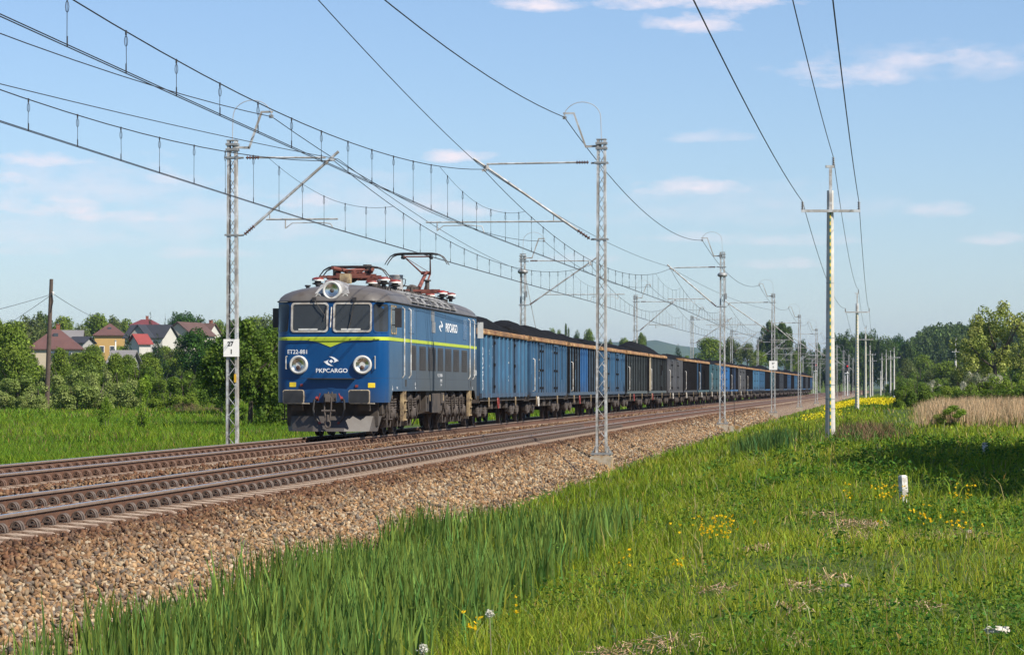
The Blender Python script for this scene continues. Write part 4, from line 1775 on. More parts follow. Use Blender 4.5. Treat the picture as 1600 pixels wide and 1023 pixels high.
# buffers, coupling, hoses
for s in (-1, 1):
    for end in (0, 1):
        cx, z = s * .875, 1.075
        def yy(y):
            return y if end == 0 else LLEN - y
        mb = MB()
        mb.lathe((cx, yy(.05), z), (0, -1 if end == 0 else 1, 0), [(0, .19), (.12, .19), (.13, .14), (.38, .14), (.39, .10), (.62, .10)], 16)
        bf = mb.build("buffer", M_UNDER, loco)
        mb = MB()
        def plate(w, h_, r_, y0, y1, m, nm):
            mb = MB()
            poly = []
            for (qx, qz, a0) in ((w - r_, h_ - r_, 0), (-w + r_, h_ - r_, 90), (-w + r_, -h_ + r_, 180), (w - r_, -h_ + r_, 270)):
                for i in range(5):
                    a = R(a0 + 90 * i / 4)
                    poly.append((cx + qx + r_ * math.cos(a), z + qz + r_ * math.sin(a)))
            a, b = sorted((yy(y0), yy(y1)))
            mb.prism(poly, a, b, 'y')
            return mb.build(nm, m, bf, smooth=30)
        plate(.285, .185, .06, -.605, -.575, M_COALW, "buffer_rim")
        plate(.262, .162, .04, -.618, -.606, M_BUFF, "buffer_plate")
    mb = MB()
    mb.obox((s * .875 - .28, -.10, .905), (s * .875 + .32, -.10, .895), .16, .02)
    mb.build("shunter_step", M_RAILW, loco, smooth=0)
    # brake hoses with red cocks
    mb = MB()
    mb.tube([(s * .33, -.03, 1.0), (s * .33, -.12, 1.03), (s * .40, -.2, .98), (s * .42, -.24, .75), (s * .36, -.22, .52), (s * .27, -.2, .40)], .028, 8)
    hs_ = mb.build("brake_hose", M_DKMET, loco)
    mb = MB()
    mb.tube([(s * .27, -.2, .41), (s * .235, -.2, .36)], .035, 8)
    mb.tube([(s * .33, -.06, .99), (s * .33, -.20, 1.05)], .04, 8)
    mb.tube([(s * .30, -.13, 1.03), (s * .25, -.15, 1.16)], .016, 6)
    mb.build("hose_cock", M_REDP, hs_)
mb = MB()
mb.box(-.16, .16, -.08, .02, .95, 1.16)
mb.tube([(0, -.05, 1.05), (0, -.38, 1.04)], .045, 8)
mb.obox((0, -.36, 1.12), (0, -.42, .93), .12, .09)
for s in (-1, 1):
    mb.tube([(s * .09, -.34, 1.06), (s * .09, -.40, .74), (s * .06, -.41, .52)], .024, 6)
mb.tube([(-.16, -.40, .70), (.20, -.40, .70)], .032, 8)
mb.tube([(0, -.41, .60), (0, -.41, .42)], .04, 8)
pts = [(.07 * math.cos(a), -.41, .36 + .10 * math.sin(a)) for a in np.linspace(math.pi * .6, math.pi * 2.4, 12)]
mb.tube(pts, .022, 6)
mb.tube([(.05, -.03, 1.2), (.05, -.06, 1.05)], .02, 6)
mb.tube([(-.05, -.03, 1.2), (-.05, -.06, 1.05)], .02, 6)
mb.build("coupling", M_UNDERL, loco)

# snow plough and end beam
mb = MB()
top = [(-1.30, .38), (-1.12, .06), (-.45, -.30), (.45, -.30), (1.12, .06), (1.30, .38)]
vs = [(x * .98, y + .20, .56) for x, y in top] + [(x * .92, y - .02, .16) for x, y in top]
k = len(top)
vs += [(x * .98, y + .26, .56) for x, y in top] + [(x * .92, y + .04, .16) for x, y in top]
fs = []
for i in range(k - 1):
    fs += [(i, k + i, k + i + 1, i + 1), (2 * k + i, 2 * k + i + 1, 3 * k + i + 1, 3 * k + i), (i, i + 1, 2 * k + i + 1, 2 * k + i), (k + i, 3 * k + i, 3 * k + i + 1, k + i + 1)]
fs += [(0, 2 * k, 3 * k, k), (k - 1, 2 * k - 1, 4 * k - 1, 3 * k - 1)]
mb.add(vs, fs)
mb.build("snow_plough", M_PLOW, loco, smooth=0)
mb = MB()
mb.box(-1.22, 1.22, .30, .50, .30, .95)
for s in (-1, 1):
    mb.obox((s * .7, .5, .9), (s * .8, .25, .3), .12, .12)
    mb.box(min(s * .75, s * 1.05), max(s * .75, s * 1.05), -.02, .3, .70, .86)
mb.build("end_beam", M_UNDER, loco, smooth=0)
mb = MB()
mb.box(-1.22, 1.22, LLEN - .5, LLEN - .3, .30, .95)
mb.build("end_beam", M_UNDER, loco, smooth=0)

# underframe tank box and bogies
mb = MB()
mb.prism([(-1.38, 1.20), (-1.38, .62), (-1.2, .55), (1.2, .55), (1.38, .62), (1.38, 1.20)], 7.7, 11.0, 'y')
for s in (-1, 1):
    a, b = sorted((s * 1.38, s * 1.43))
    mb.box(a, b, 8.45, 10.3, .58, 1.16)
    mb.box(a, b + .02 * (s > 0), 10.35, 10.95, .85, 1.16)
mb.build("equipment_box", M_UNDER, loco, smooth=0)
mb = MB()
for s in (-1, 1):
    a, b = sorted((s * 1.44, s * 1.455))
    for y in (7.95, 10.7):
        mb.box(a, b, y, y + .16, .92, 1.10)
mb.build("data_plate", M_STEP, loco, smooth=0)


def wheelset(parent, y, r, half=.72, m=None):
    w = MB()
    for s in (-1, 1):
        w.lathe((s * half, y, r), (s, 0, 0), [(-.07, r + .03), (-.04, r + .03), (-.035, r), (.06, r - .005), (.065, r - .06), (.02, r - .09), (.02, .22), (.08, .16), (.10, .10)], 28)
    w.tube([(-half, y, r), (half, y, r)], .085, 10)
    return w.build("wheelset", m or M_WHEEL, parent)


for yb in (3.95, 14.35):
    bg_ = MB()
    for s in (-1, 1):
        x0, x1 = sorted((s * 1.02, s * 1.16))
        # side frame with its dropped arches
        prof = []
        for (dy, z) in ((-2.75, .80), (-2.5, .98), (-1.2, 1.02), (-.9, .92), (.9, .92), (1.2, 1.02), (2.5, .98), (2.75, .80), (2.72, .58), (2.25, .62), (1.75, .78), (1.25, .52), (.5, .50), (0, .76), (-.5, .50), (-1.25, .52), (-1.75, .78), (-2.25, .62), (-2.72, .58)):
            prof.append((yb + dy, z))
        bg_.prism(prof, x0, x1, 'x')
    for dy in (-.9, .9, -2.6, 2.6):
        bg_.box(-1.05, 1.05, yb + dy - .12, yb + dy + .12, .62, .90)
    bo = bg_.build("bogie", M_UNDER, loco, smooth=0)
    for dy in (-1.75, 0, 1.75):
        wheelset(bo, yb + dy, .61)
        for s in (-1, 1):
            mb = MB()
            c = (s * 1.18, yb + dy, .61)
            mb.lathe(c, (s, 0, 0), [(0, .21), (.12, .20), (.16, .15), (.20, .12), (.21, .06)], 14)
            mb.box(min(s * 1.06, s * 1.24), max(s * 1.06, s * 1.24), yb + dy - .34, yb + dy + .34, .50, .66)
            # horn guides pointing down
            for q in (-1, 1):
                mb.prism([(yb + dy + q * .20, .52), (yb + dy + q * .42, .52), (yb + dy + q * .33, .24), (yb + dy + q * .22, .24)], min(s * 1.05, s * 1.2), max(s * 1.05, s * 1.2), 'x')
            mb.build("axle_box", M_UNDERL, bo)
            for q in (-1, 1):
                mb = MB()
                pts = []
                for k in range(41):
                    a = k * 2 * math.pi / 8
                    pts.append((s * 1.27 + .075 * math.cos(a), yb + dy + q * .30 + .075 * math.sin(a), .66 + .34 * k / 40))
                mb.tube(pts, .022, 5)
                mb.build("spring", M_UNDERL, bo)
    for s in (-1, 1):
        # brake cylinders, dampers and sand pipes outside the frame
        for dy, z, r_ in ((-2.35, 1.06, .17), (-.9, 1.10, .15), (.85, 1.06, .17), (2.3, 1.05, .15)):
            mb = MB()
            mb.lathe((s * 1.12, yb + dy, z), (s, 0, 0), [(0, r_), (.20, r_), (.24, r_ * .7), (.28, r_ * .4)], 14)
            mb.tube([(s * 1.30, yb + dy, z - .1), (s * 1.33, yb + dy + .1, .55)], .03, 6)
            mb.build("brake_cylinder", M_UNDERL, bo)
        for dy in (-2.85, -.55, 1.2, 2.7):
            mb = MB()
            mb.tube([(s * 1.36, yb + dy, 1.15), (s * 1.36, yb + dy + .05, .7), (s * 1.1, yb + dy + .25, .22)], .022, 6)
            mb.build("sand_pipe", M_UNDERL, bo)
# tan access steps under the doors and vertical end steps
for s in (-1, 1):
    for y in (3.1, 16.5):
        mb = MB()
        a, b = sorted((s * 1.40, s * 1.50))
        mb.box(a, b, y - .21, y - .15, .40, 1.24)
        mb.box(a, b, y + .15, y + .21, .40, 1.24)
        for z in (.42, .68, .94):
            a2, b2 = sorted((s * 1.34, s * 1.54))
            mb.box(a2, b2, y - .15, y + .15, z, z + .03)
        mb.box(min(s * 1.385, s * 1.40), max(s * 1.385, s * 1.40), y - .17, y + .17, .42, 1.22)
        mb.build("access_step", M_STEP, loco, smooth=0)
    mb = MB()
    for y in (.75, 1.15):
        mb.tube([(s * 1.38, y, .95), (s * 1.38, y, .48)], .018, 6)
    mb.box(min(s * 1.30, s * 1.46), max(s * 1.30, s * 1.46), .7, 1.2, .46, .49)
    mb.build("end_step", M_UNDERL, loco)

# ------------------------------------------------------------------ pantographs and roof gear
RZ = 4.12


def roof_insulator(x, y, parent):
    mb = MB()
    mb.lathe((x, y, RZ - .06), (0, 0, 1), [(0, .06), (.08, .06), (.10, .15), (.13, .16), (.15, .09), (.19, .09)], 14)
    i = mb.build("insulator", M_DKMET, parent)
    mb = MB()
    mb.lathe((x, y, RZ + .13), (0, 0, 1), [(0, .17), (.035, .17)], 14)
    mb.build("insulator_band", M_WHITE, i)
    mb = MB()
    mb.lathe((x, y, RZ + .165), (0, 0, 1), [(0, .17), (.04, .15), (.07, .06)], 14)
    mb.build("insulator_cap", M_REDP, i)


def panto(y0, raised):
    mb = MB()
    zb = RZ + .24
    for x in (-.62, .62):
        mb.obox((x, y0 - 1.0, zb), (x, y0 + 1.0, zb), .07, .08)
    for y in (-.95, 0, .95):
        mb.obox((-.85, y0 + y, zb), (.85, y0 + y, zb), .07, .07)
    p = mb.build("pantograph", M_REDA, loco, smooth=0)
    for x in (-.92, .92):
        for y in (-.95, .95):
            roof_insulator(x, y0 + y, p)
    roof_insulator(.2, y0 + 1.25, p)
    mb = MB()
    mb.lathe((-.18, y0 - .2, zb + .05), (0, 1, 0), [(0, .14), (.05, .17), (.5, .17), (.55, .14)], 14)
    mb.lathe((.35, y0 - .3, zb + .05), (0, 0, 1), [(0, .07), (.25, .07), (.27, .12), (.31, .12)], 10)
    mb.lathe((-.55, y0 - .3, zb + .05), (0, 0, 1), [(0, .07), (.22, .07), (.24, .12), (.28, .12)], 10)
    mb.build("drive_unit", M_UNDERL, p)
    if raised:
        knee = (y0 + 1.75, 5.02)
        hy, hz = y0 - .15, 5.52
        base = (y0 + .25, zb + .12)
    else:
        knee = (y0 + 1.15, zb + .30)
        hy, hz = y0 - .35, zb + .26
        base = (y0 - .65, zb + .10)
    mb = MB()
    mb.tube([(0, base[0], base[1]), (0, knee[0], knee[1])], [.068, .055], 10)
    mb.tube([(.16, base[0] + .15, base[1] - .02), (.12, knee[0] + .05, knee[1] - .06)], .03, 6)
    mb.tube([(-.16, knee[0], knee[1]), (.16, knee[0], knee[1])], .055, 8)
    mb.build("lower_arm", M_REDA, p)
    mb = MB()
    for s in (-1, 1):
        mb.tube([(s * .14, knee[0], knee[1]), (s * .42, hy, hz - .06)], [.028, .018], 6)
    mb.tube([(-.42, hy, hz - .06), (.42, hy, hz - .06)], .025, 6)
    mb.tube([(.14, knee[0], knee[1]), (-.42, hy, hz - .06)], .010, 4)
    mb.build("upper_arm", M_REDA, p)
    mb = MB()
    for q in (-.22, .22):
        pts = [(-1.0, hz - .32), (-.93, hz - .20), (-.82, hz - .06), (-.68, hz + .01), (-.5, hz + .03), (0, hz + .035), (.5, hz + .03), (.68, hz + .01), (.82, hz - .06), (.93, hz - .20), (1.0, hz - .32)]
        mb.tube([(x, hy + q, z) for x, z in pts], [.014, .016, .02, .03, .034, .034, .034, .03, .02, .016, .014], 6)
    for s in (-1, 1):
        mb.obox((s * .45, hy - .22, hz - .04), (s * .45, hy + .22, hz - .04), .05, .05)
        mb.tube([(s * .45, hy - .18, hz - .1), (s * .45, hy + .18, hz - .1)], .045, 6)
    mb.build("collector_head", M_DKMET, p)
    return p


pf = panto(4.0, False)
pr = panto(15.1, True)
# extra folded tubes and pale horns of the lowered pantograph
mb = MB()
mb.tube([(-.5, 3.0, 4.60), (0, 4.7, 4.50)], [.05, .075], 8)
mb.tube([(.62, 3.0, 4.56), (.1, 4.9, 4.46)], [.05, .07], 8)
mb.obox((-.45, 3.3, 4.42), (.5, 3.3, 4.40), .14, .10)
mb.obox((-.2, 4.2, 4.45), (.5, 4.3, 4.42), .18, .12)
mb.build("folded_frame", M_REDA, pf)
mb = MB()
mb.box(-.20, .08, 2.45, 2.75, 4.16, 4.42)
mb.build("relay_box", M_STEP, pf, smooth=0)
# white drum with its loop, behind the front pantograph
mb = MB()
mb.lathe((.62, 7.0, 4.02), (0, 0, 1), [(0, .18), (.02, .20), (.50, .20), (.52, .21), (.54, .205), (.545, .17)], 26)
dr_ = mb.build("roof_drum", M_ROOFL, loco)
mb = MB()
mb.tube([(.81, 7.0, 4.46), (.90, 7.0, 4.43), (.88, 7.0, 4.30), (.81, 7.0, 4.20)], .014, 6)
mb.build("drum_loop", M_DKMET, dr_)
# high-voltage line along the roof
mb = MB()
mb.tube([(.25, 5.4, 4.42), (.25, 8, 4.36), (.25, 13.6, 4.42)], .022, 6)
for y in (6.2, 8.2, 10.2, 12.2):
    mb.tube([(.25, y, 4.1), (.25, y, 4.38)], .05, 8)
mb.build("roof_conductor", M_UNDERL, loco)
for (x, y) in ((-.75, 2.2), (-.95, 1.75), (1.05, 13.9), (.9, 14.6)):
    mb = MB()
    mb.lathe((x, y, roof_z(x) - .03), (0, 0, 1), [(0, .05), (.06, .05), (.07, .08), (.11, .08)], 10)
    mb.build("roof_valve", M_DKMET, loco)

# the cab behind the windscreens: floor, rear wall, desk, and the driver
M_CAB = mat("cab_interior", (.13, .135, .13), .8)
mb = MB()
mb.box(-1.40, 1.40, .60, 2.3, 1.55, 1.60)
mb.box(-1.40, 1.40, 2.25, 2.30, 1.60, 3.58)
mb.box(-1.40, 1.40, .16, 2.3, 3.575, 3.60)
mb.build("cab_lining", M_CAB, loco, smooth=0)
mb = MB()
mb.prism([(.30, 1.60), (.85, 1.60), (.80, 2.55), (.62, 2.66), (.30, 2.72)], -1.1, 1.1, 'x')
mb.build("control_desk", mat("desk_grey", (.16, .17, .17), .7), loco, smooth=0)
mb = MB()
mb.box(-.72, -.26, 1.25, 1.70, 2.02, 2.12)
mb.box(-.72, -.26, 1.66, 1.76, 2.12, 2.75)
mb.tube([(-.49, 1.48, 1.60), (-.49, 1.48, 2.05)], .06, 8)
mb.build("driver_seat", M_DKMET, loco, smooth=0)


def person_mesh(name, verts, edges, m, sub=2):
    me = bpy.data.meshes.new(name)
    me.from_pydata([v[:3] for v in verts], edges, [])
    o = bpy.data.objects.new(name, me)
    COL.objects.link(o)
    md = o.modifiers.new("skin", 'SKIN')
    for i, v in enumerate(verts):
        sv = me.skin_vertices[0].data[i]
        r = v[3]
        sv.radius = r if isinstance(r, tuple) else (r, r)
        sv.use_root = (i == 0)
    o.modifiers.new("sub", 'SUBSURF').levels = sub
    dg = bpy.context.evaluated_depsgraph_get()
    dg.update()
    out = bpy.data.meshes.new_from_object(o.evaluated_get(dg))
    bpy.data.objects.remove(o)
    out.materials.clear()
    out.materials.append(m)
    out.shade_smooth()
    return out


M_SKIN = mat("skin", (.46, .27, .19), .6)
M_SHIRT = mat("dark_shirt", (.035, .04, .06), .9)
M_HAIR = mat("dark_hair", (.03, .022, .018), .7)
mw = loco.matrix_basis
dv = thing("person", "person in dark clothes seated in the cab behind the windscreen", "person", mw @ Vector((-.49, 1.42, 2.12)), loco.rotation_euler.z)
V_ = [(0, 0, .06, (.15, .11)), (0, .04, .28, (.14, .10)), (0, .02, .46, (.16, .10)), (0, 0, .56, (.07, .06)), (0, -.015, .64, .055),          # torso, neck
      (0, -.03, .72, (.075, .085)), (0, -.03, .83, (.075, .09)),                                                                # head
      (-.19, 0, .50, .055), (-.25, -.08, .27, .045), (-.20, -.34, .24, .034), (-.18, -.43, .25, .026),                                      # arm, hand
      (.19, 0, .50, .055), (.25, -.08, .27, .045), (.20, -.34, .24, .034), (.18, -.43, .25, .026),
      (-.10, -.12, .07, .085), (-.12, -.44, .08, .062), (-.12, -.47, -.36, .045), (-.12, -.60, -.44, .035),                                 # leg, foot
      (.10, -.12, .07, .085), (.12, -.44, .08, .062), (.12, -.47, -.36, .045), (.12, -.60, -.44, .035)]
E_ = [(0, 1), (1, 2), (2, 3), (3, 4), (4, 5), (5, 6), (2, 7), (7, 8), (8, 9), (9, 10), (2, 11), (11, 12), (12, 13), (13, 14), (0, 15), (15, 16), (16, 17), (17, 18), (0, 19), (19, 20), (20, 21), (21, 22)]
for s, hv in ((-1, 10), (1, 14)):
    hx, hy, hz = V_[hv][:3]
    for q in range(4):
        a = len(V_)
        V_.append((hx + (q - 1.5) * .019, hy - .055, hz + .012, .009))
        V_.append((hx + (q - 1.5) * .020, hy - .085 - .006 * (q in (1, 2)), hz - .008, .008))
        E_ += [(hv, a), (a, a + 1)]
    a = len(V_)
    V_.append((hx - s * .04, hy - .02, hz + .01, .010))
    V_.append((hx - s * .055, hy - .055, hz, .009))
    E_ += [(hv, a), (a, a + 1)]
bodyme = person_mesh("body", V_, E_, M_SKIN)
bodyme.materials.append(M_SHIRT)
for p in bodyme.polygons:
    c = p.center
    p.material_index = 1 if (c.z < .57 and c.y > -.36) or c.z < .12 else 0
link("body", bodyme, dv)
mb = MB()
mb.lathe((0, -.005, .80), (0, 0, 1), [(-.06, .088), (.0, .097), (.06, .088), (.10, .055), (.115, .015)], 16)
hr = mb.build("hair", M_HAIR, dv)
mb = MB()
mb.obox((0, -.118, .80), (0, -.140, .755), .024, .02)
mb.build("nose", M_SKIN, dv)
for s in (-1, 1):
    mb = MB()
    mb.lathe((s * .032, -.112, .795), (0, -1, 0), [(0, .012), (.008, .008)], 8)
    mb.build("eye", M_HAIR, dv)
    mb = MB()
    mb.lathe((s * .078, -.02, .775), (s, 0, 0), [(0, .028), (.016, .022)], 8)
    mb.build("ear", M_SKIN, dv)
mb = MB()
mb.box(-.024, .024, -.122, -.112, .716, .724)
mb.build("mouth", M_REDA, dv, smooth=0)

# ------------------------------------------------------------------ the coal wagons
def wagon_mat(name, col, grime=0.5):
    if name in MATS:
        return MATS[name]
    m = bpy.data.materials.new(name)
    m.use_nodes = True
    t = NT(m.node_tree)
    b = m.node_tree.nodes['Principled BSDF']
    g = t.n('ShaderNodeTexCoord')
    o = g.outputs['Object']
    mp = t.n('ShaderNodeMapping', inp={'Scale': (3, 3, 0.35)})
    t.l(o, mp.inputs[0])
    st = t.noise(mp.outputs[0], 2.2, 5, 0.7)
    n = t.noise(o, 1.4, 5, 0.65)
    c = t.ramp(n, [(0.25, tuple(x * .75 for x in col)), (0.75, tuple(min(1, x * 1.2) for x in col))])
    sp = t.n('ShaderNodeSeparateXYZ')
    t.l(o, sp.inputs[0])
    low = t.math('MULTIPLY', t.math('SUBTRACT', 1.75, sp.outputs[2]), 0.75, clamp=True)
    f = t.math('ADD', t.math('MULTIPLY', low, 0.75), t.math('MULTIPLY', t.math('SUBTRACT', st, 0.5), 2.0 * grime + .5), clamp=True)
    c = t.mix(t.math('MULTIPLY', f, 0.9), c, (0.062, 0.050, 0.044))
    t.l(c, b.inputs['Base Color'])
    b.inputs['Roughness'].default_value = 0.62
    bn = t.n('ShaderNodeBump', inp={'Strength': 0.35, 'Distance': 0.03})
    t.l(t.noise(o, 2.2, 3), bn.inputs['Height'])
    t.l(bn.outputs[0], b.inputs['Normal'])
    MATS[name] = m
    return m


WC = {
    'fadedblue': wagon_mat("faded_blue_paint", (0.022, 0.070, 0.138), .8),
    'blue': wagon_mat("blue_paint", (0.024, 0.072, 0.140), .8),
    'bright': wagon_mat("bright_blue_paint", (0.015, 0.090, 0.235), .6),
    'dustblue': wagon_mat("dusty_blue_paint", (0.05, 0.085, 0.12), .7),
    'grey': wagon_mat("dusty_grey_paint", (0.060, 0.064, 0.072), .65),
    'dark': wagon_mat("dark_grimy_paint", (0.034, 0.038, 0.045), .7),
    'green': wagon_mat("grey_green_paint", (0.065, 0.080, 0.078), .65),
    'teal': wagon_mat("teal_paint", (0.038, 0.085, 0.10), .6),
    'navy': wagon_mat("navy_paint", (0.016, 0.040, 0.090), .6),
    'cream': wagon_mat("cream_paint", (0.38, 0.33, 0.24), .5),
}
WR = {}
for k_, c_ in (('fadedblue', (.065, .185, .31)), ('blue', (.036, .115, .215)), ('bright', (.02, .145, .37)), ('dustblue', (.05, .095, .145)), ('grey', (.095, .098, .105)), ('dark', (.038, .048, .062)), ('green', (.075, .105, .115)), ('teal', (.045, .12, .15)), ('navy', (.03, .085, .18)), ('cream', (.4, .35, .26))):
    WR[k_] = wagon_mat('rib_' + k_, c_, .12)
M_RIM = mat("rim_orange", (0.40, 0.255, 0.105), 0.75, 0, 0.35, 1.8, 0.2, 12, (0.20, 0.085, 0.035), 0.25, 1.2)
M_RIM2 = mat("rim_rust", (0.15, 0.080, 0.042), 0.8, 0, 0.4, 1.8, 0.2, 12, (0.42, 0.22, 0.08), 0.3, 1.1)
M_COAL = mat("coal", (0.0075, 0.0075, 0.008), 0.85, 0, 0.5, 9.0, 1.0, 16, spec=0.12)
M_SPOT = mat("repainted_patch", (0.03, 0.26, 0.62), 0.5, 0, 0.15, 4)
M_FADED = mat("faded_lettering", (.36, .38, .38), .7, 0, .2, 6)
M_SEAM = mat("seam_black", (0.012, 0.011, 0.011), 0.9, spec=.15)

# shared wagon pieces
def wagon_bogie():
    mb = MB()
    for s in (-1, 1):
        x0, x1 = sorted((s * .97, s * 1.09))
        mb.prism([(-1.25, .58), (-1.18, .70), (-.75, .70), (-.45, .62), (.45, .62), (.75, .70), (1.18, .70), (1.25, .58), (1.2, .44), (.62, .46), (.42, .34), (-.42, .34), (-.62, .46), (-1.2, .44)], x0, x1, 'x')
        for q in (-.9, .9):
            mb.lathe((s * 1.07, q, .46), (s, 0, 0), [(0, .17), (.10, .16), (.13, .11)], 12)
            mb.box(min(s * 1.0, s * 1.17), max(s * 1.0, s * 1.17), q - .25, q + .25, .60, .70)
        for q in (-.66, -1.14, .66, 1.14):
            for k in range(4):
                mb.lathe((s * 1.13, q, .42 + k * .052), (0, 0, 1), [(0, .055), (.012, .085), (.03, .085), (.042, .055)], 8)
        mb.box(min(s * 1.08, s * 1.16), max(s * 1.08, s * 1.16), -.28, .28, .52, .74)
    mb.box(-1.0, 1.0, -.18, .18, .50, .80)
    return mb.mesh("bogie", M_UNDERL, 30)


def wagon_wheel():
    w = MB()
    for s in (-1, 1):
        w.lathe((s * .72, 0, .46), (s, 0, 0), [(-.07, .49), (-.04, .49), (-.035, .46), (.06, .455), (.065, .40), (.02, .37), (.02, .16), (.08, .12), (.10, .07)], 20)
    w.tube([(-.72, 0, .46), (.72, 0, .46)], .08, 8)
    return w.mesh("wheelset", M_WHEEL, 30)


def wagon_frame():
    mb = MB()
    mb.box(-.30, .30, .30, 13.74, .86, 1.02)
    for s in (-1, 1):
        mb.obox((s * 1.30, .62, .93), (s * 1.30, 13.42, .93), .10, .16)
        for (y, l) in ((4.4, .5), (6.2, .9), (8.4, .6)):
            a, b = sorted((s * .8, s * 1.25))
            mb.box(a, b, y, y + l, .58, .90)
    for y in (.62, 13.30):
        mb.box(-1.35, 1.35, y, y + .14, .80, 1.04)
    for y in (3.9, 7.0, 10.1):
        mb.box(-1.3, 1.3, y, y + .12, .85, 1.0)
    mb.tube([(0, 6.2, .7), (0, 7.8, .7)], .2, 10)
    return mb.mesh("underframe", M_UNDER, 0)


def wagon_buffer():
    mb = MB()
    mb.lathe((0, .62, 1.06), (0, -1, 0), [(0, .13), (.30, .12), (.31, .09), (.56, .09), (.57, .20), (.60, .23), (.62, .22)], 14)
    return mb.mesh("buffer", M_UNDER, 30)


ME_BOGIE, ME_WHEEL, ME_FRAME, ME_BUF = wagon_bogie(), wagon_wheel(), wagon_frame(), wagon_buffer()
mb = MB()
for k in range(18):
    a, b = 2 * math.pi * k / 18, 2 * math.pi * (k + 1) / 18
    mb.tube([(0, .21 * math.cos(a), .21 * math.sin(a)), (0, .21 * math.cos(b), .21 * math.sin(b))], .022, 5, cap=False)
for a in (0, 60, 120):
    mb.obox((0, .2 * math.cos(R(a)), .2 * math.sin(R(a))), (0, -.2 * math.cos(R(a)), -.2 * math.sin(R(a))), .015, .03)
ME_HW_R = mb.mesh("brake_wheel", M_REDP, 30)
ME_HW_W = mb.mesh("brake_wheel", M_RAILW, 30)
mb = MB()
mb.tube([(0, 0, 0), (.07, 0, -.03), (.07, 0, -1.22), (0, 0, -1.25)], .022, 6)
ME_GRAB = mb.mesh("grab_handle", M_RAILW)
mb = MB()
mb.box(0, .03, -.05, .05, -.32, 0)
ME_TAG = mb.mesh("label_holder", M_STEP, 0)

BY0, BY1, BZ0, BZ1 = .66, 13.38, .98, 3.12


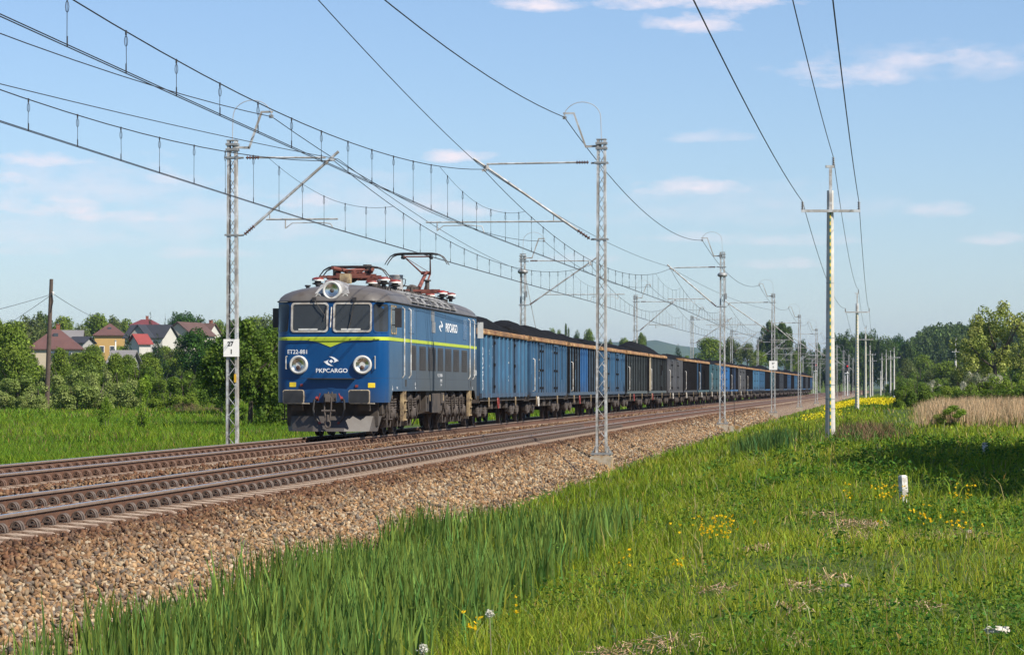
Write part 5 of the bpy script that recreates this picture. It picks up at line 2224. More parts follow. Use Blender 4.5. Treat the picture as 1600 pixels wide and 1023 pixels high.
def wagon_body(style, cols, rnd):
    """Open box with ribbed or doored sides; material slots: main, second, seam."""
    mb = MB()
    xs = 1.38
    def panel(s, ya, yb, z0, z1, off=0.0, mi=0, t=.03):
        a, b = sorted((s * (xs - t), s * (xs + off)))
        mb.mi = mi
        mb.box(a, b, ya, yb, z0, z1)
        mb.mi = 0
    L = BY1 - BY0
    for s in (-1, 1):
        if len(cols) > 1 and cols[1]:
            cut = cols[2]
            segs = [(BY0, BY0 + L * cut[0], 0), (BY0 + L * cut[0], BY0 + L * cut[1], 1), (BY0 + L * cut[1], BY1, 0)]
        else:
            segs = [(BY0, BY1, 0)]
        def mi_at(y):
            for a, b, m_ in segs:
                if a <= y <= b:
                    return m_
            return 0
        for a, b, m_ in segs:
            if b > a + .01:
                panel(s, a, b, BZ0, BZ1, 0, m_)
        # top rail and sill
        for q in range(9):
            y = BY0 + .3 + rnd.random() * (L - .6)
            panel(s, y - rnd.uniform(.03, .12), y, BZ0 + .14, BZ0 + .14 + rnd.uniform(.15, .75), .0045, 2)
        for q in range(4 if style != 'rib' else 1):
            y = BY0 + .3 + rnd.random() * (L - .6)
            z0 = BZ0 + .6 + rnd.random() * .8
            panel(s, y - rnd.uniform(.08, .25), y, z0, min(BZ1 - .02, z0 + rnd.uniform(.5, 1.4)), .0055, 2)
        mb.mi = 0
        panel(s, BY0, BY1, BZ0, BZ0 + .14, .06, 0)
        if style == 'rib':
            k = 12
            for i in range(k):
                y = BY0 + .06 + (L - .12) * i / (k - 1)
                if i in (3, 8):
                    # door seams
                    panel(s, y - .16, y - .10, BZ0 + .1, BZ1, .015, 2)
                    panel(s, y + .10, y + .16, BZ0 + .1, BZ1, .015, 2)
                    for z in (1.35, 2.1, 2.85):
                        panel(s, y - .12, y + .12, z - .05, z + .05, .05, 2)
                    continue
                panel(s, y - .055, y + .055, BZ0 - .02, BZ1, .062, 3)
                panel(s, y + .06, y + .22, BZ0 + .12, BZ1, .004, 2)
        elif style == 'dense':
            k = 13
            for i in range(k):
                y = BY0 + .05 + (L - .1) * i / (k - 1)
                panel(s, y - .06, y + .06, BZ0 + .1, BZ1, .062, 2 if mi_at(y) == 0 or rnd.random() < .4 else mi_at(y))
                if i < k - 1 and i % 2 == rnd.randint(0, 1):
                    panel(s, y + .05, y + .22, BZ0 + .1, BZ1 - rnd.random() * .8, .008, 2)
        else:
            # two pairs of doors with hinge bars, short ribs between
            for yc in (BY0 + L * .30, BY0 + L * .70):
                panel(s, yc - .95, yc - .83, BZ0 + .1, BZ1, .01, 2)
                panel(s, yc + .83, yc + .95, BZ0 + .1, BZ1, .01, 2)
                panel(s, yc - .02, yc + .02, BZ0 + .1, BZ1, .03, 2)
                for q in (-.45, .45):
                    panel(s, yc + q - .06, yc + q + .06, BZ0 + .2, BZ1 - .08, .035, 3)
                    for z in (1.3, 2.0, 2.75):
                        panel(s, yc + q - .08, yc + q + .08, z - .04, z + .04, .05, 2)
                panel(s, yc - .9, yc + .9, BZ1 - .12, BZ1, .045, mi_at(yc))
            for f in (.0, .075, .15, .44, .5, .56, .85, .925, 1.0):
                y = BY0 + .07 + (L - .14) * f
                panel(s, y - .06, y + .06, BZ0 - .02, BZ1, .055, 3)
            for f in (.11, .47, .53, .9):
                y = BY0 + L * f
                z0 = BZ0 + .1 + rnd.random() * .9
                panel(s, y - .12, y + .12, z0, min(BZ1, z0 + 1.1 + rnd.random()), .006, 2)
    for y in (BY0, BY1 - .06):
        mb.mi = 0
        mb.box(-xs, xs, y + .003, y + .057, BZ0, BZ1 - .003)
        for x in (-.9, -.3, .3, .9):
            yy = y - .09 if y < 5 else y + .06
            mb.box(x - .05, x + .05, yy, yy + .09, BZ0, BZ1 - .01)
    mb.box(-xs + .03, xs - .03, BY0 + .06, BY1 - .06, BZ0 + .02, BZ0 + .08)
    m2 = WC[cols[1]] if len(cols) > 1 and cols[1] else WC[cols[0]]
    return mb.mesh("body", [WR[cols[0]] if style == 'dense' else WC[cols[0]], m2, M_SEAM, WR[cols[0]]], 0)


def coal_mesh(seed, hmax):
    r = np.random.default_rng(seed)
    nx, ny = 15, 60
    xs, ys = np.linspace(-1.33, 1.33, nx), np.linspace(BY0 + .08, BY1 - .08, ny)
    X, Y = np.meshgrid(xs, ys)
    t = (Y - BY0) / (BY1 - BY0)
    # two dumped cones running into one another
    a, b = r.uniform(.18, .35), r.uniform(.60, .82)
    prof = np.maximum(1 - ((t - a) / .46) ** 2, .92 * (1 - ((t - b) / .46) ** 2))
    prof = np.clip(prof, -.1, 1)
    cross = 1 - .9 * np.abs(X / 1.33) ** 1.5
    Z = 3.13 + 1.35 * hmax * prof * cross + (cross - .5) * .06
    Z = Z + .035 * wob(X, Y, .35, seed) + r.normal(0, .014, X.shape)
    edge = np.minimum(np.minimum(1.33 - np.abs(X), .4) / .4, 1)
    Z = np.where(edge < .01, 3.08, Z)
    Z[0, :] = 2.9
    Z[-1, :] = 2.9
    V = np.stack([X, Y, Z], -1).reshape(-1, 3)
    A = np.arange(nx * ny).reshape(ny, nx)
    fs = np.stack([A[:-1, :-1], A[:-1, 1:], A[1:, 1:], A[1:, :-1]], -1).reshape(-1, 4)
    return raw_mesh("coal_heap", V, fs, M_COAL, smooth=False)


def rim_mesh(m1, m2, rnd):
    mb = MB()
    for s in (-1, 1):
        y = BY0 - .03
        while y < BY1 + .03:
            l = rnd.choice((2.1, 3.2, 4.4, 6.5))
            y2 = min(y + l, BY1 + .03)
            mb.mi = rnd.randint(0, 1)
            dz = rnd.uniform(-.012, .012)
            mb.prism([(s * 1.36, 3.105), (s * 1.475, 3.105), (s * 1.49, 3.14 + dz), (s * 1.47, 3.25 + dz), (s * 1.40, 3.28 + dz), (s * 1.36, 3.26)], y, y2, 'y')
            y = y2
    for (a, b) in ((BY0 - .05, BY0 + .06), (BY1 - .06, BY1 + .05)):
        mb.mi = 0
        mb.box(-1.355, 1.355, a, b, 3.10, 3.30)
    return mb.mesh("top_rim", [m1, m2], 25)


ORDW = ["first", "second", "third", "fourth", "fifth", "sixth", "seventh", "eighth", "ninth", "tenth", "eleventh", "twelfth", "thirteenth", "fourteenth", "fifteenth",
        "sixteenth", "seventeenth", "eighteenth", "nineteenth", "twentieth", "twenty-first", "twenty-second", "twenty-third", "twenty-fourth", "twenty-fifth", "twenty-sixth",
        "twenty-seventh", "twenty-eighth", "twenty-ninth", "thirtieth"]
SPEC = [('rib', ('fadedblue',), 1, .62, "faded blue coal wagon with tall upright ribs, coupled right behind the locomotive"),
        ('door', ('blue',), 2, .60, "blue coal wagon with two pairs of side doors, second behind the locomotive"),
        ('dense', ('dustblue', 'bright', (.36, .72)), 1, .5, "dusty grey coal wagon with a bright blue middle, third behind the locomotive"),
        ('door', ('blue',), 2, .42, "blue coal wagon streaked with black, just past the near lattice mast"),
        ('dense', ('green',), 2, .4, "grey-green ribbed coal wagon, fifth behind the locomotive"),
        ('dense', ('green', 'cream', (0.0, .13)), 1, .66, "grey-green ribbed coal wagon with a cream end panel, sixth behind the locomotive"),
        ('door', ('grey',), 0, .3, "plain grey coal wagon without orange rim, with a blue patch"),
        ('dense', ('dark',), 1, .35, "dark grimy coal wagon with orange rim, eighth behind the locomotive"),
        ('dense', ('teal', 'fadedblue', (0, .3)), 1, .3, "teal coal wagon with a light blue front end, ninth behind the locomotive"),
        ('door', ('teal',), 0, .35, "grey-teal coal wagon without orange rim, before the second lattice mast"),
        ('door', ('bright',), 1, .35, "bright blue coal wagon, just past the second lattice mast"),
        ('dense', ('bright', 'navy', (.3, .8)), 1, .4, "bright blue coal wagon with a navy middle, twelfth behind the locomotive"),
        ('door', ('grey',), 2, .4, "grey coal wagon with a blue patch low down, thirteenth behind the locomotive"),
        ('dense', ('navy',), 1, .3, "navy ribbed coal wagon, fourteenth behind the locomotive"),
        ('door', ('fadedblue',), 1, .4, "light blue coal wagon, fifteenth behind the locomotive, near the numbered mast")]
pal = ['blue', 'bright', 'teal', 'green', 'dark', 'blue', 'navy', 'dark', 'blue', 'navy', 'dustblue', 'bright', 'dark', 'blue', 'navy']
cname = {'blue': "blue", 'bright': "bright blue", 'teal': "teal", 'green': "grey-green", 'dark': "dark", 'navy': "navy", 'dustblue': "dusty blue"}
for i in range(15):
    SPEC.append(('dense' if i % 2 else 'door', (pal[i],), 1 + i % 2, .3 + .15 * ((i * 7) % 3), f"distant {cname[pal[i]]} coal wagon, {ORDW[15 + i]} behind the locomotive"))

PITCH = 14.04
ystart = 74.45 + (LLEN + .60) * .9928
s_along = 0.0
yw = ystart
for i, (style, cols, rim, hc, lab) in enumerate(SPEC):
    rnd = random.Random(100 + i)
    sl_ = slope(yw + 7)
    cs = 1 / math.hypot(1, sl_)
    w = thing("coal_wagon", lab, "coal wagon", (float(F(yw)), yw, ZF), -math.atan(sl_), "open coal wagons of the train")
    link("body", wagon_body(style, cols, rnd), w)
    if rim:
        link("top_rim", rim_mesh(M_RIM if rim == 1 else M_RIM2, M_RIM2 if rim == 1 else M_RIM, rnd), w)
    link("underframe", ME_FRAME, w)
    for yb in (2.52, 11.52):
        b = link("bogie", ME_BOGIE, w, (0, yb, 0))
        for q in (-.9, .9):
            link("wheelset", ME_WHEEL, b, (0, q, 0))
    if i < 14:
        for s in (-1, 1):
            link("buffer", ME_BUF, w, (s * .875, 0, 0))
            link("buffer", ME_BUF, w, (s * .875, 14.04, 0), math.pi)
        hw = ME_HW_R if i in (0, 2, 4, 5) else ME_HW_W
        link("brake_wheel", hw, w, (1.42, 5.0 if i % 2 == 0 else 3.2, .80))
        link("label_holder", ME_TAG, w, (1.44, 2.3, .98))
        link("label_holder", ME_TAG, w, (1.44, 9.7, .98))
        if i > 0:
            link("grab_handle", ME_GRAB, w, (1.50, .75, 2.42))
        if i in (1, 6, 12):
            mb = MB()
            mb.lathe((1.383, 7.9, 1.42 if i == 1 else 1.6), (1, 0, 0), [(0, .14 if i == 1 else .5), (.006, .14 if i == 1 else .5)], 16)
            mb.build("painted_patch", M_SPOT if i == 1 else WC['bright'], w, smooth=0)
        # faded numbers and chalk marks as small plates of white paint
        mb = MB()
        for k in range(9 if i < 3 else 5):
            y, z = (2.9 + rnd.choice((0, .85, 4.3, 5.2)), 1.5 + rnd.random() * 1.3)
            hgt = rnd.uniform(.04, .10)
            mb.box(1.379, 1.3835, y, y + rnd.uniform(.05, .30), z, z + hgt * .7)
        mb.build("marking_lettering", M_FADED, w, smooth=0)
    c = link("coal_heap", coal_mesh(i, hc), None, w.location, w.rotation_euler.z)
    tag(c, f"heap of black coal filling the {ORDW[i]} wagon behind the locomotive", "coal", "coal heaps in the wagons")
    yw += PITCH * cs
# upright lettering near the front end of the first wagon
w0 = [o for o in COL.objects if o.get('label') == SPEC[0][4]][0]
lt = link("marking_lettering", text_mesh("CARGO", .42, M_LETTER, "marking_lettering", bold=.02, xs=.75), w0, (1.388, 1.12, 1.95))
lt.matrix_local = Matrix(((0, -1, 0, 1.388), (0, 0, -1, 1.12), (1, 0, 0, 1.95), (0, 0, 0, 1)))

# ------------------------------------------------------------------ grass, reeds, weeds and flowers
M_BLADE = vcol_mat("grass_blade", 0.65, 0.32, 0.07)
M_DRY = vcol_mat("dry_stalk", 0.85, 0.15, 0.1)


def blades(X, Y, H, W, lean, C, base=None, curve=1.0, face=None):
    """Arrays of blades: three-segment tapering strips. Returns verts, faces, colours."""
    n = len(X)
    Z = ground(X, Y) if base is None else base
    az = rng.uniform(0, 2 * np.pi, n)
    la = rng.uniform(0, 2 * np.pi, n)
    ls = lean * rng.uniform(.3, 1.3, n) * H
    if face is not None:
        az = rng.normal(0, face, n)
    dx, dy = np.cos(az), np.sin(az)
    lx, ly = np.cos(la) * ls, np.sin(la) * ls
    V = np.zeros((n, 5, 3))
    P0 = np.stack([X, Y, Z - .03], -1)
    D = np.stack([dx, dy, np.zeros(n)], -1)
    V[:, 0] = P0 - D * (W / 2)[:, None]
    V[:, 1] = P0 + D * (W / 2)[:, None]
    M = P0 + np.stack([lx * .35, ly * .35, H * .58], -1)
    V[:, 2] = M - D * (W * .42)[:, None]
    V[:, 3] = M + D * (W * .42)[:, None]
    V[:, 4] = P0 + np.stack([lx * curve, ly * curve, H * (1 - .25 * lean)], -1)
    f = np.array([[0, 1, 3], [0, 3, 2], [2, 3, 4]])
    FA = (f[None] + (np.arange(n) * 5)[:, None, None]).reshape(-1, 3)
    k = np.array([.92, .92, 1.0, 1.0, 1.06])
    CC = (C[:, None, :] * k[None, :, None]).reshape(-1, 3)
    return V.reshape(-1, 3), FA, CC


class Pile:
    def __init__(self):
        self.v, self.f, self.c, self.n = [], [], [], 0

    def add(self, vfc):
        v, f, c = vfc
        self.v.append(v); self.f.append(f + self.n); self.c.append(c)
        self.n += len(v)

    def build(self, name, m, label, cat, kind='stuff', group=None):
        o = link(name, raw_mesh(name, np.concatenate(self.v), np.concatenate(self.f), m, np.concatenate(self.c)))
        return tag(o, label, cat, group, kind)


def jitter(base, n, s=.34, hue=.13):
    base = np.asarray(base)
    k = rng.lognormal(0, s, (n, 1))
    h = rng.normal(0, hue, (n, 1))
    c = np.repeat(base[None], n, 0) * k
    c[:, 0:1] *= 1 + 1.4 * h
    c[:, 2:3] *= 1 - h
    return np.clip(c, .003, .9)


def scatter_right(y0, y1, dens, o0=3.0, marg=1.6):
    """Points on the field right of the track, inside the view and a little beyond it."""
    w1 = .185 * y1 + marg - (float(N(y0)) + o0)
    n = int(dens * (y1 - y0) * max(w1, 0))
    y = rng.uniform(y0, y1, n)
    x = float(N(y0)) + o0 - 1 + rng.random(n) * (w1 + 2)
    d = x - N(y)
    k = (d > o0) & (x < .185 * y + marg) & (x > -.185 * y - marg)
    return x[k], y[k], d[k]


GREEN = np.array([.172, .240, .017])
LUSH = np.array([.088, .165, .014])
YELG = np.array([.31, .325, .040])
REED = np.array([.105, .160, .034])


def field_cols(x, y):
    n = len(x)
    a = np.clip(.5 + .55 * wob(x, y, 3.0, 1), 0, 1)[:, None]
    b = np.clip(.5 + .6 * wob(x, y, 7.0, 3), 0, 1)[:, None]
    c = jitter(GREEN, n) * (1 - a) + jitter(LUSH, n) * a
    c = c * (1 - .55 * b) + jitter(YELG, n) * .55 * b
    dry = rng.random(n) < .09
    c[dry] = jitter([.30, .25, .11], dry.sum(), .2)
    return c


def bare(x, y):
    """0 where the grass is thin: dry mown patches on the right."""
    s = np.zeros(len(x))
    for (px, py, rx, ry) in ((1330, 832, 70, 14), (1240, 990, 40, 18), (1390, 935, 22, 12), (1500, 830, 60, 8), (1010, 985, 120, 16), (1440, 836, 70, 10), (1180, 850, 28, 8), (1310, 895, 30, 8), (1350, 815, 60, 8), (1290, 800, 40, 6), (1260, 905, 40, 9), (1450, 940, 40, 9), (1240, 945, 36, 10), (1120, 900, 40, 7), (900, 1000, 60, 10)):
        Y0 = 4400 * 1.62 / (py - 605)
        X0 = (px - 800) / 4400 * Y0
        s = np.maximum(s, 1 - ((x - X0) / (rx / 4400 * Y0)) ** 2 - ((y - Y0) / (ry / (py - 605) * Y0)) ** 2)
    return np.clip(s * 1.6, 0, 1)


def reed_zone(x, y, d):
    """Strength of the broad-leaved reed belt along the ditch."""
    z = sstep(d, 3.0, 3.5) * sstep(d, 7.0, 6.3) * sstep(y, 47, 40)
    return z * np.clip(.75 + .8 * wob(x, y, 2.6, 5), 0, 1)


g = Pile()
for (y0, y1, dens, h0, h1, w) in ((15.5, 24, 950, .14, .34, .007), (24, 34, 620, .16, .38, .009), (34, 48, 330, .18, .42, .012), (48, 70, 170, .2, .46, .017), (70, 105, 75, .22, .5, .026), (105, 170, 26, .25, .55, .042), (170, 330, 6.5, .3, .6, .085), (330, 560, 1.6, .3, .6, .16)):
    x, y, d = scatter_right(y0, y1, dens, 3.05)
    edge = sstep(d, 3.05, 3.8)
    k = rng.random(len(x)) < edge * (1 - .85 * bare(x, y)) * (1 - .55 * reed_zone(x, y, d)) * (.55 + .45 * np.clip(.5 + wob(x, y, 1.1, 9), 0, 1))
    # the reed bed at the right keeps its own growth
    k &= ~((x > .132 * y) & (y > 118) & (y < 205) & (rng.random(len(x)) < .8))
    x, y, d = x[k], y[k], d[k]
    n = len(x)
    tall = np.clip(.66 + .42 * wob(x, y, 2.0, 4) + .35 * wob(x, y, .6, 2), .25, 1.35)
    H = rng.uniform(h0, h1, n) * tall * (.5 + .5 * edge[k])
    shrt = rng.random(n) < .35
    H[shrt] *= .55
    H *= np.where(d > 8, .80, 1.0)
    stalk = rng.random(n) < .012
    H[stalk] = rng.uniform(.35, .6, stalk.sum())
    g.add(blades(x, y, H, w * rng.uniform(.6, 1.3, n), .55, field_cols(x, y)))
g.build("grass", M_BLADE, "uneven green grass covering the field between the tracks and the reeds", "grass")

# tall broad blades in the ditch
g = Pile()
for (y0, y1, dens, w) in ((15.5, 24, 210, .017), (24, 34, 170, .019), (34, 47, 120, .022)):
    x, y, d = scatter_right(y0, y1, dens, 2.9, 2.0)
    z = reed_zone(x, y, d)
    k = rng.random(len(x)) < z
    x, y, d = x[k], y[k], d[k]
    n = len(x)
    H = rng.uniform(.42, .78, n) * np.clip(.85 + .3 * wob(x, y, 1.7, 6), .5, 1.15)
    C = jitter(REED, n, .25, .1)
    C = np.where((rng.random(n) < .3)[:, None], C * 1.5, C)
    g.add(blades(x, y, H, w * rng.uniform(.8, 1.5, n), .19, C, curve=1.0, face=.9))
for (px, py, Yc, s) in ((1200, 688, 88, .7), (1215, 682, 92, .8), (1180, 694, 85, .5)):
    n = 260
    X0 = (px - 800) / 4400 * Yc
    x, y = X0 + rng.normal(0, .42 * s, n), Yc + rng.normal(0, 2.6, n)
    g.add(blades(x, y, rng.uniform(.5, .85, n), np.full(n, .03), .25, jitter([.07, .125, .035], n, .25), face=.9))
g.build("ditch_reeds", M_BLADE, "tall dark green reed blades along the foot of the stone slope", "reeds")

# low leafy weeds: small leaves on short stems
def leaf_quads(P, size, C, flat=.6):
    n = len(P)
    A = rng.normal(size=(n, 3))
    A[:, 2] *= flat
    A /= np.linalg.norm(A, axis=1)[:, None]
    B = rng.normal(size=(n, 3))
    B -= (B * A).sum(1)[:, None] * A
    B /= np.linalg.norm(B, axis=1)[:, None]
    s = size[:, None]
    V = np.stack([P - A * s, P + B * s * .45, P + A * s, P - B * s * .45], 1)
    f = np.array([[0, 1, 2], [0, 2, 3]])
    FA = (f[None] + (np.arange(n) * 4)[:, None, None]).reshape(-1, 3)
    return V.reshape(-1, 3), FA, np.repeat(C, 4, 0)


g = Pile()
for (y0, y1, dens, sz) in ((16, 26, 34, .018), (26, 45, 15, .024), (45, 80, 5.0, .042)):
    x, y, d = scatter_right(y0, y1, dens, 6.2)
    prob = np.clip(-.15 + 1.0 * wob(x, y, 2.6, 12) + .55 * sstep(x / y, .03, .15), 0, 1)
    k = (rng.random(len(x)) < prob) & (bare(x, y) < .3)
    x, y = x[k], y[k]
    for i in range(len(x)):
        m_ = rng.integers(14, 30)
        h = rng.uniform(.12, .42)
        P = np.stack([x[i] + rng.normal(0, .085, m_), y[i] + rng.normal(0, .085, m_), np.zeros(m_)], -1)
        P[:, 2] = gz(x[i], y[i]) + rng.uniform(.03, 1, m_) * h
        base = [.050, .120, .018] if rng.random() < .5 else [.10, .175, .028]
        g.add(leaf_quads(P, rng.uniform(.6, 1.3, m_) * sz, jitter(base, m_, .25)))
g.build("leafy_weeds", M_BLADE, "low leafy weeds and nettles growing through the grass near the viewer", "weeds")

# dry litter on the bare patches
g = Pile()
x, y, d = scatter_right(16, 45, 360, 6.0)
k = rng.random(len(x)) < bare(x, y) * .95
x, y = x[k], y[k]
n = len(x)
az = rng.uniform(0, np.pi, n)
L = rng.uniform(.02, .075, n)
Z = ground(x, y) + rng.uniform(.01, .06, n)
D = np.stack([np.cos(az) * L, np.sin(az) * L, rng.normal(0, .02, n)], -1)
Wd = np.stack([-np.sin(az), np.cos(az), np.zeros(n)], -1) * .008
P = np.stack([x, y, Z], -1)
V = np.stack([P - D, P + D, P + D + Wd, P - D + Wd + np.array([0, 0, .004])], 1)
f = np.array([[0, 1, 2], [0, 2, 3]])
FA = (f[None] + (np.arange(n) * 4)[:, None, None]).reshape(-1, 3)
C = jitter([.36, .25, .165], n, .3, .06)
g.add((V.reshape(-1, 3), FA, np.repeat(C, 4, 0)))
g.build("dry_grass_litter", M_DRY, "pinkish dry mown grass lying in patches on the field", "dry grass")

# meadow left of the far track
g = Pile()
for (y0, y1, dens, h0, h1, w) in ((40, 66, 90, .2, .5, .014), (66, 100, 110, .2, .55, .018), (100, 150, 60, .22, .6, .026), (150, 215, 18, .25, .6, .05), (215, 330, 3, .3, .6, .11)):
    x0, x1 = -.19 * y1 - 1.5, float(F(y1)) - 3.1
    n = int(dens * (y1 - y0) * (x1 - x0))
    y = rng.uniform(y0, y1, n)
    x = rng.uniform(x0, x1, n)
    dl = F(y) - x
    k = (dl > 3.0) & (x > -.19 * y - 1.5) & (x < -.066 * y) if y0 < 150 else (dl > 3.0) & (x > -.19 * y - 1.5) & (x < .09 * y)
    x, y = x[k], y[k]
    n = len(x)
    a = np.clip(.5 + .6 * wob(x, y, 6.0, 1), 0, 1)[:, None]
    c = jitter([.155, .235, .02], n) * a + jitter([.10, .18, .018], n) * (1 - a)
    br = rng.random(n) < np.clip(.07 + .12 * wob(x, y, 7, 4), .01, .3)
    c[br] = jitter([.21, .16, .08], br.sum(), .25)
    g.add(blades(x, y, rng.uniform(h0, h1, n) * np.clip(.75 + .4 * wob(x, y, 4, 8), .4, 1.2), w * rng.uniform(.6, 1.3, n), .45, c))
g.build("meadow_grass", M_BLADE, "tall lush meadow grass beyond the train's track", "grass")

# tan reed bed
g = Pile()
n = 80000
y = rng.uniform(112, 205, n)
x = rng.uniform(0, 1, n) * (.20 * y - .118 * y) + .118 * y
k = sstep(x / y, .134, .160) + .16 * wob(x, y, 5) + .12 * rng.normal(0, 1, n) > .5
k &= ~((y < 128) & (x / y < .142 + .006 * wob(x, y, 3)))
x, y = x[k], y[k]
n = len(x)
g.add(blades(x, y, rng.uniform(.45, 1.25, n) * np.clip(.82 + .35 * wob(x, y, 1.6, 3) + .2 * wob(x, y, 6, 1), .35, 1.3) * (.55 + .45 * sstep(x / y, .135, .155)), rng.uniform(.012, .030, n), .22, jitter([.44, .31, .185], n, .22, .05)))
m_ = n // 3
x2, y2 = x[:m_] + .1, y[:m_]
g.add(blades(x2, y2, rng.uniform(.3, .7, m_), rng.uniform(.02, .05, m_), .35, jitter([.15, .17, .05], m_, .25, .05)))
g.build("dry_reeds", M_DRY, "tan dry reed bed behind the field, in front of the green hedge", "reeds")

# reddish dock stalks near the striped pole
g = Pile()
n = 1500
Yc = rng.uniform(84, 108, n)
xc = (1352 - 800) / 4400 * Yc + rng.normal(0, .62, n)
g.add(blades(xc, Yc, rng.uniform(.15, .62, n), rng.uniform(.012, .03, n), .45, jitter([.17, .105, .065], n, .35, .06)))
n = 1800
Yc = rng.uniform(84, 108, n)
xc = (1350 - 800) / 4400 * Yc + rng.normal(0, .9, n)
g.add(blades(xc, Yc, rng.uniform(.2, .5, n), rng.uniform(.015, .035, n), .45, jitter([.075, .125, .03], n, .3, .06)))
g.build("dock_weeds", M_DRY, "reddish brown seeding dock weeds beside the striped pole", "weeds")

# far yellow flower strip before the distant poles
g = Pile()
n = 5200
y = rng.uniform(215, 262, n)
px = rng.uniform(1288, 1402, n)
x = (px - 800) / 4400 * y
k = (np.clip(.42 + .9 * wob(px / 9, y / 5, 1.0, 3), 0, 1) > rng.random(n)) & (x - N(y) > 4.2)
x, y = x[k], y[k]
n = len(x)
P = np.stack([x, y, ground(x, y) + rng.uniform(.35, .75, n)], -1)
g.add(leaf_quads(P, rng.uniform(.06, .12, n), jitter([.78, .60, .02], n, .15, .04), 1.0))
m_ = n // 2
g.add(blades(x[:m_], y[:m_], rng.uniform(.3, .6, m_), np.full(m_, .07), .3, jitter([.09, .15, .02], m_)))
x = (rng.normal(1281, 7, 260) - 800) / 4400 * 150 + 0
y = np.full(260, 150) + rng.normal(0, 5, 260)
P = np.stack([x, y, ground(x, y) + rng.uniform(.3, .6, 260)], -1)
g.add(leaf_quads(P, rng.uniform(.04, .075, 260), jitter([.75, .60, .02], 260, .15, .04), 1.0))
g.build("yellow_rapeseed", M_BLADE, "band of bright yellow flowers across the far field below the poles", "flowers")

# clumps of yellow flowers nearer by: each clump a plant of its own
def flower_clump(px, py, n, rx, ry, label, size=.016, base=None, hh=(.2, .42)):
    Y0 = 4400 * 1.62 / (py + 22 - 605)
    X0 = (px - 800) / 4400 * Y0
    t = thing("yellow_flower", label, "flowers", (X0, Y0, gz(X0, Y0)), 0, "clumps of yellow wildflowers in the grass")
    xs, ys = X0 + rng.normal(0, rx / 4400 * Y0 * .5, n), Y0 + rng.normal(0, ry / 45, n)
    hs_ = rng.uniform(*hh, n)
    zs_ = ground(xs, ys)
    o = np.array([X0, Y0, t.location.z])
    v, f, c = blades(xs, ys, hs_, np.full(n, .006), .05, jitter([.07, .14, .02], n))  # thin green stems, one under each flower head
    link("flower_stems", raw_mesh("flower_stems", v - o, f, M_BLADE, c), t)
    pv = []
    for x, y, z, h in zip(xs, ys, zs_, hs_):
        for q in range(5):
            pv.append((x + rng.normal(0, size * .5), y + rng.normal(0, size * .5), z + h * .98 + rng.normal(0, size * .4)))
    pv = np.array(pv)
    v, f, c = leaf_quads(pv, rng.uniform(.7, 1.2, len(pv)) * size, jitter([.80, .50, .015], len(pv), .12, .03), 1.2)
    link("blossom", raw_mesh("blossom", v - o, f, M_BLADE, c), t)


for a in ((1117, 815, 62, 40, 30, "largest clump of yellow wildflowers, in the middle of the field"),
          (1385, 776, 34, 28, 20, "yellow wildflowers growing in front of the larger white marker post"),
          (1441, 822, 16, 16, 4, "dense orange-yellow flower cluster below the larger white marker post"),
          (1322, 770, 7, 8, 5, "few yellow flowers to the track side of the larger marker post"),
          (1500, 778, 20, 26, 8, "yellow flowers at the edge of the tree's shade"),
          (1505, 838, 16, 34, 4, "low yellow flowers beside the pale dry patch"),
          (738, 927, 7, 30, 12, "few yellow flowers beside the dark reed blades"),
          (806, 913, 4, 5, 2, "single yellow iris bloom among the dark reed blades"),
          (975, 842, 6, 12, 6, "few yellow flowers at the end of the reed belt"),
          (1062, 863, 6, 12, 5, "few yellow flowers below the largest flower clump"),
          (1380, 830, 5, 10, 4, "two yellow flower heads beside the pinkish dry grass")):
    flower_clump(*a)

# dandelion clocks
for (px, py, lab) in ((765, 958, "white dandelion clock beside the yellow flowers"), (661, 1013, "white dandelion clock low among the reed blades")):
    Y0 = 4400 * 1.35 / (py - 605)
    X0 = (px - 800) / 4400 * Y0
    zg = gz(X0, Y0)
    zc = CAMZ + (605 - py) / 4400 * Y0
    t = thing("dandelion_clock", lab, "dandelion", (X0, Y0, zg))
    mb = MB()
    mb.tube([(0, 0, 0), (.01, 0, (zc - zg) * .6), (0, 0, zc - zg)], .003, 5)
    mb.build("stem", mat("pale_stem", (.22, .2, .1)), t)
    v, f, c = leaf_quads(rng.normal(size=(160, 3)) * .011 + np.array([0, 0, zc - zg]), np.full(160, .008), jitter([.6, .58, .52], 160, .1, .02), 1)
    link("seed_head", raw_mesh("seed_head", v, f, M_DRY, c), t)

# ------------------------------------------------------------------ trees and bushes
M_LEAF = vcol_mat("leaf", 0.6, 0.30, 0.10)
M_BARK = mat("bark", (0.085, 0.068, 0.052), 0.9, 0, 0.3, 6, 0.4, 20)
M_BARKB = mat("birch_bark", (0.34, 0.33, 0.30), 0.9, 0, 0.4, 3, 0.2, 20)


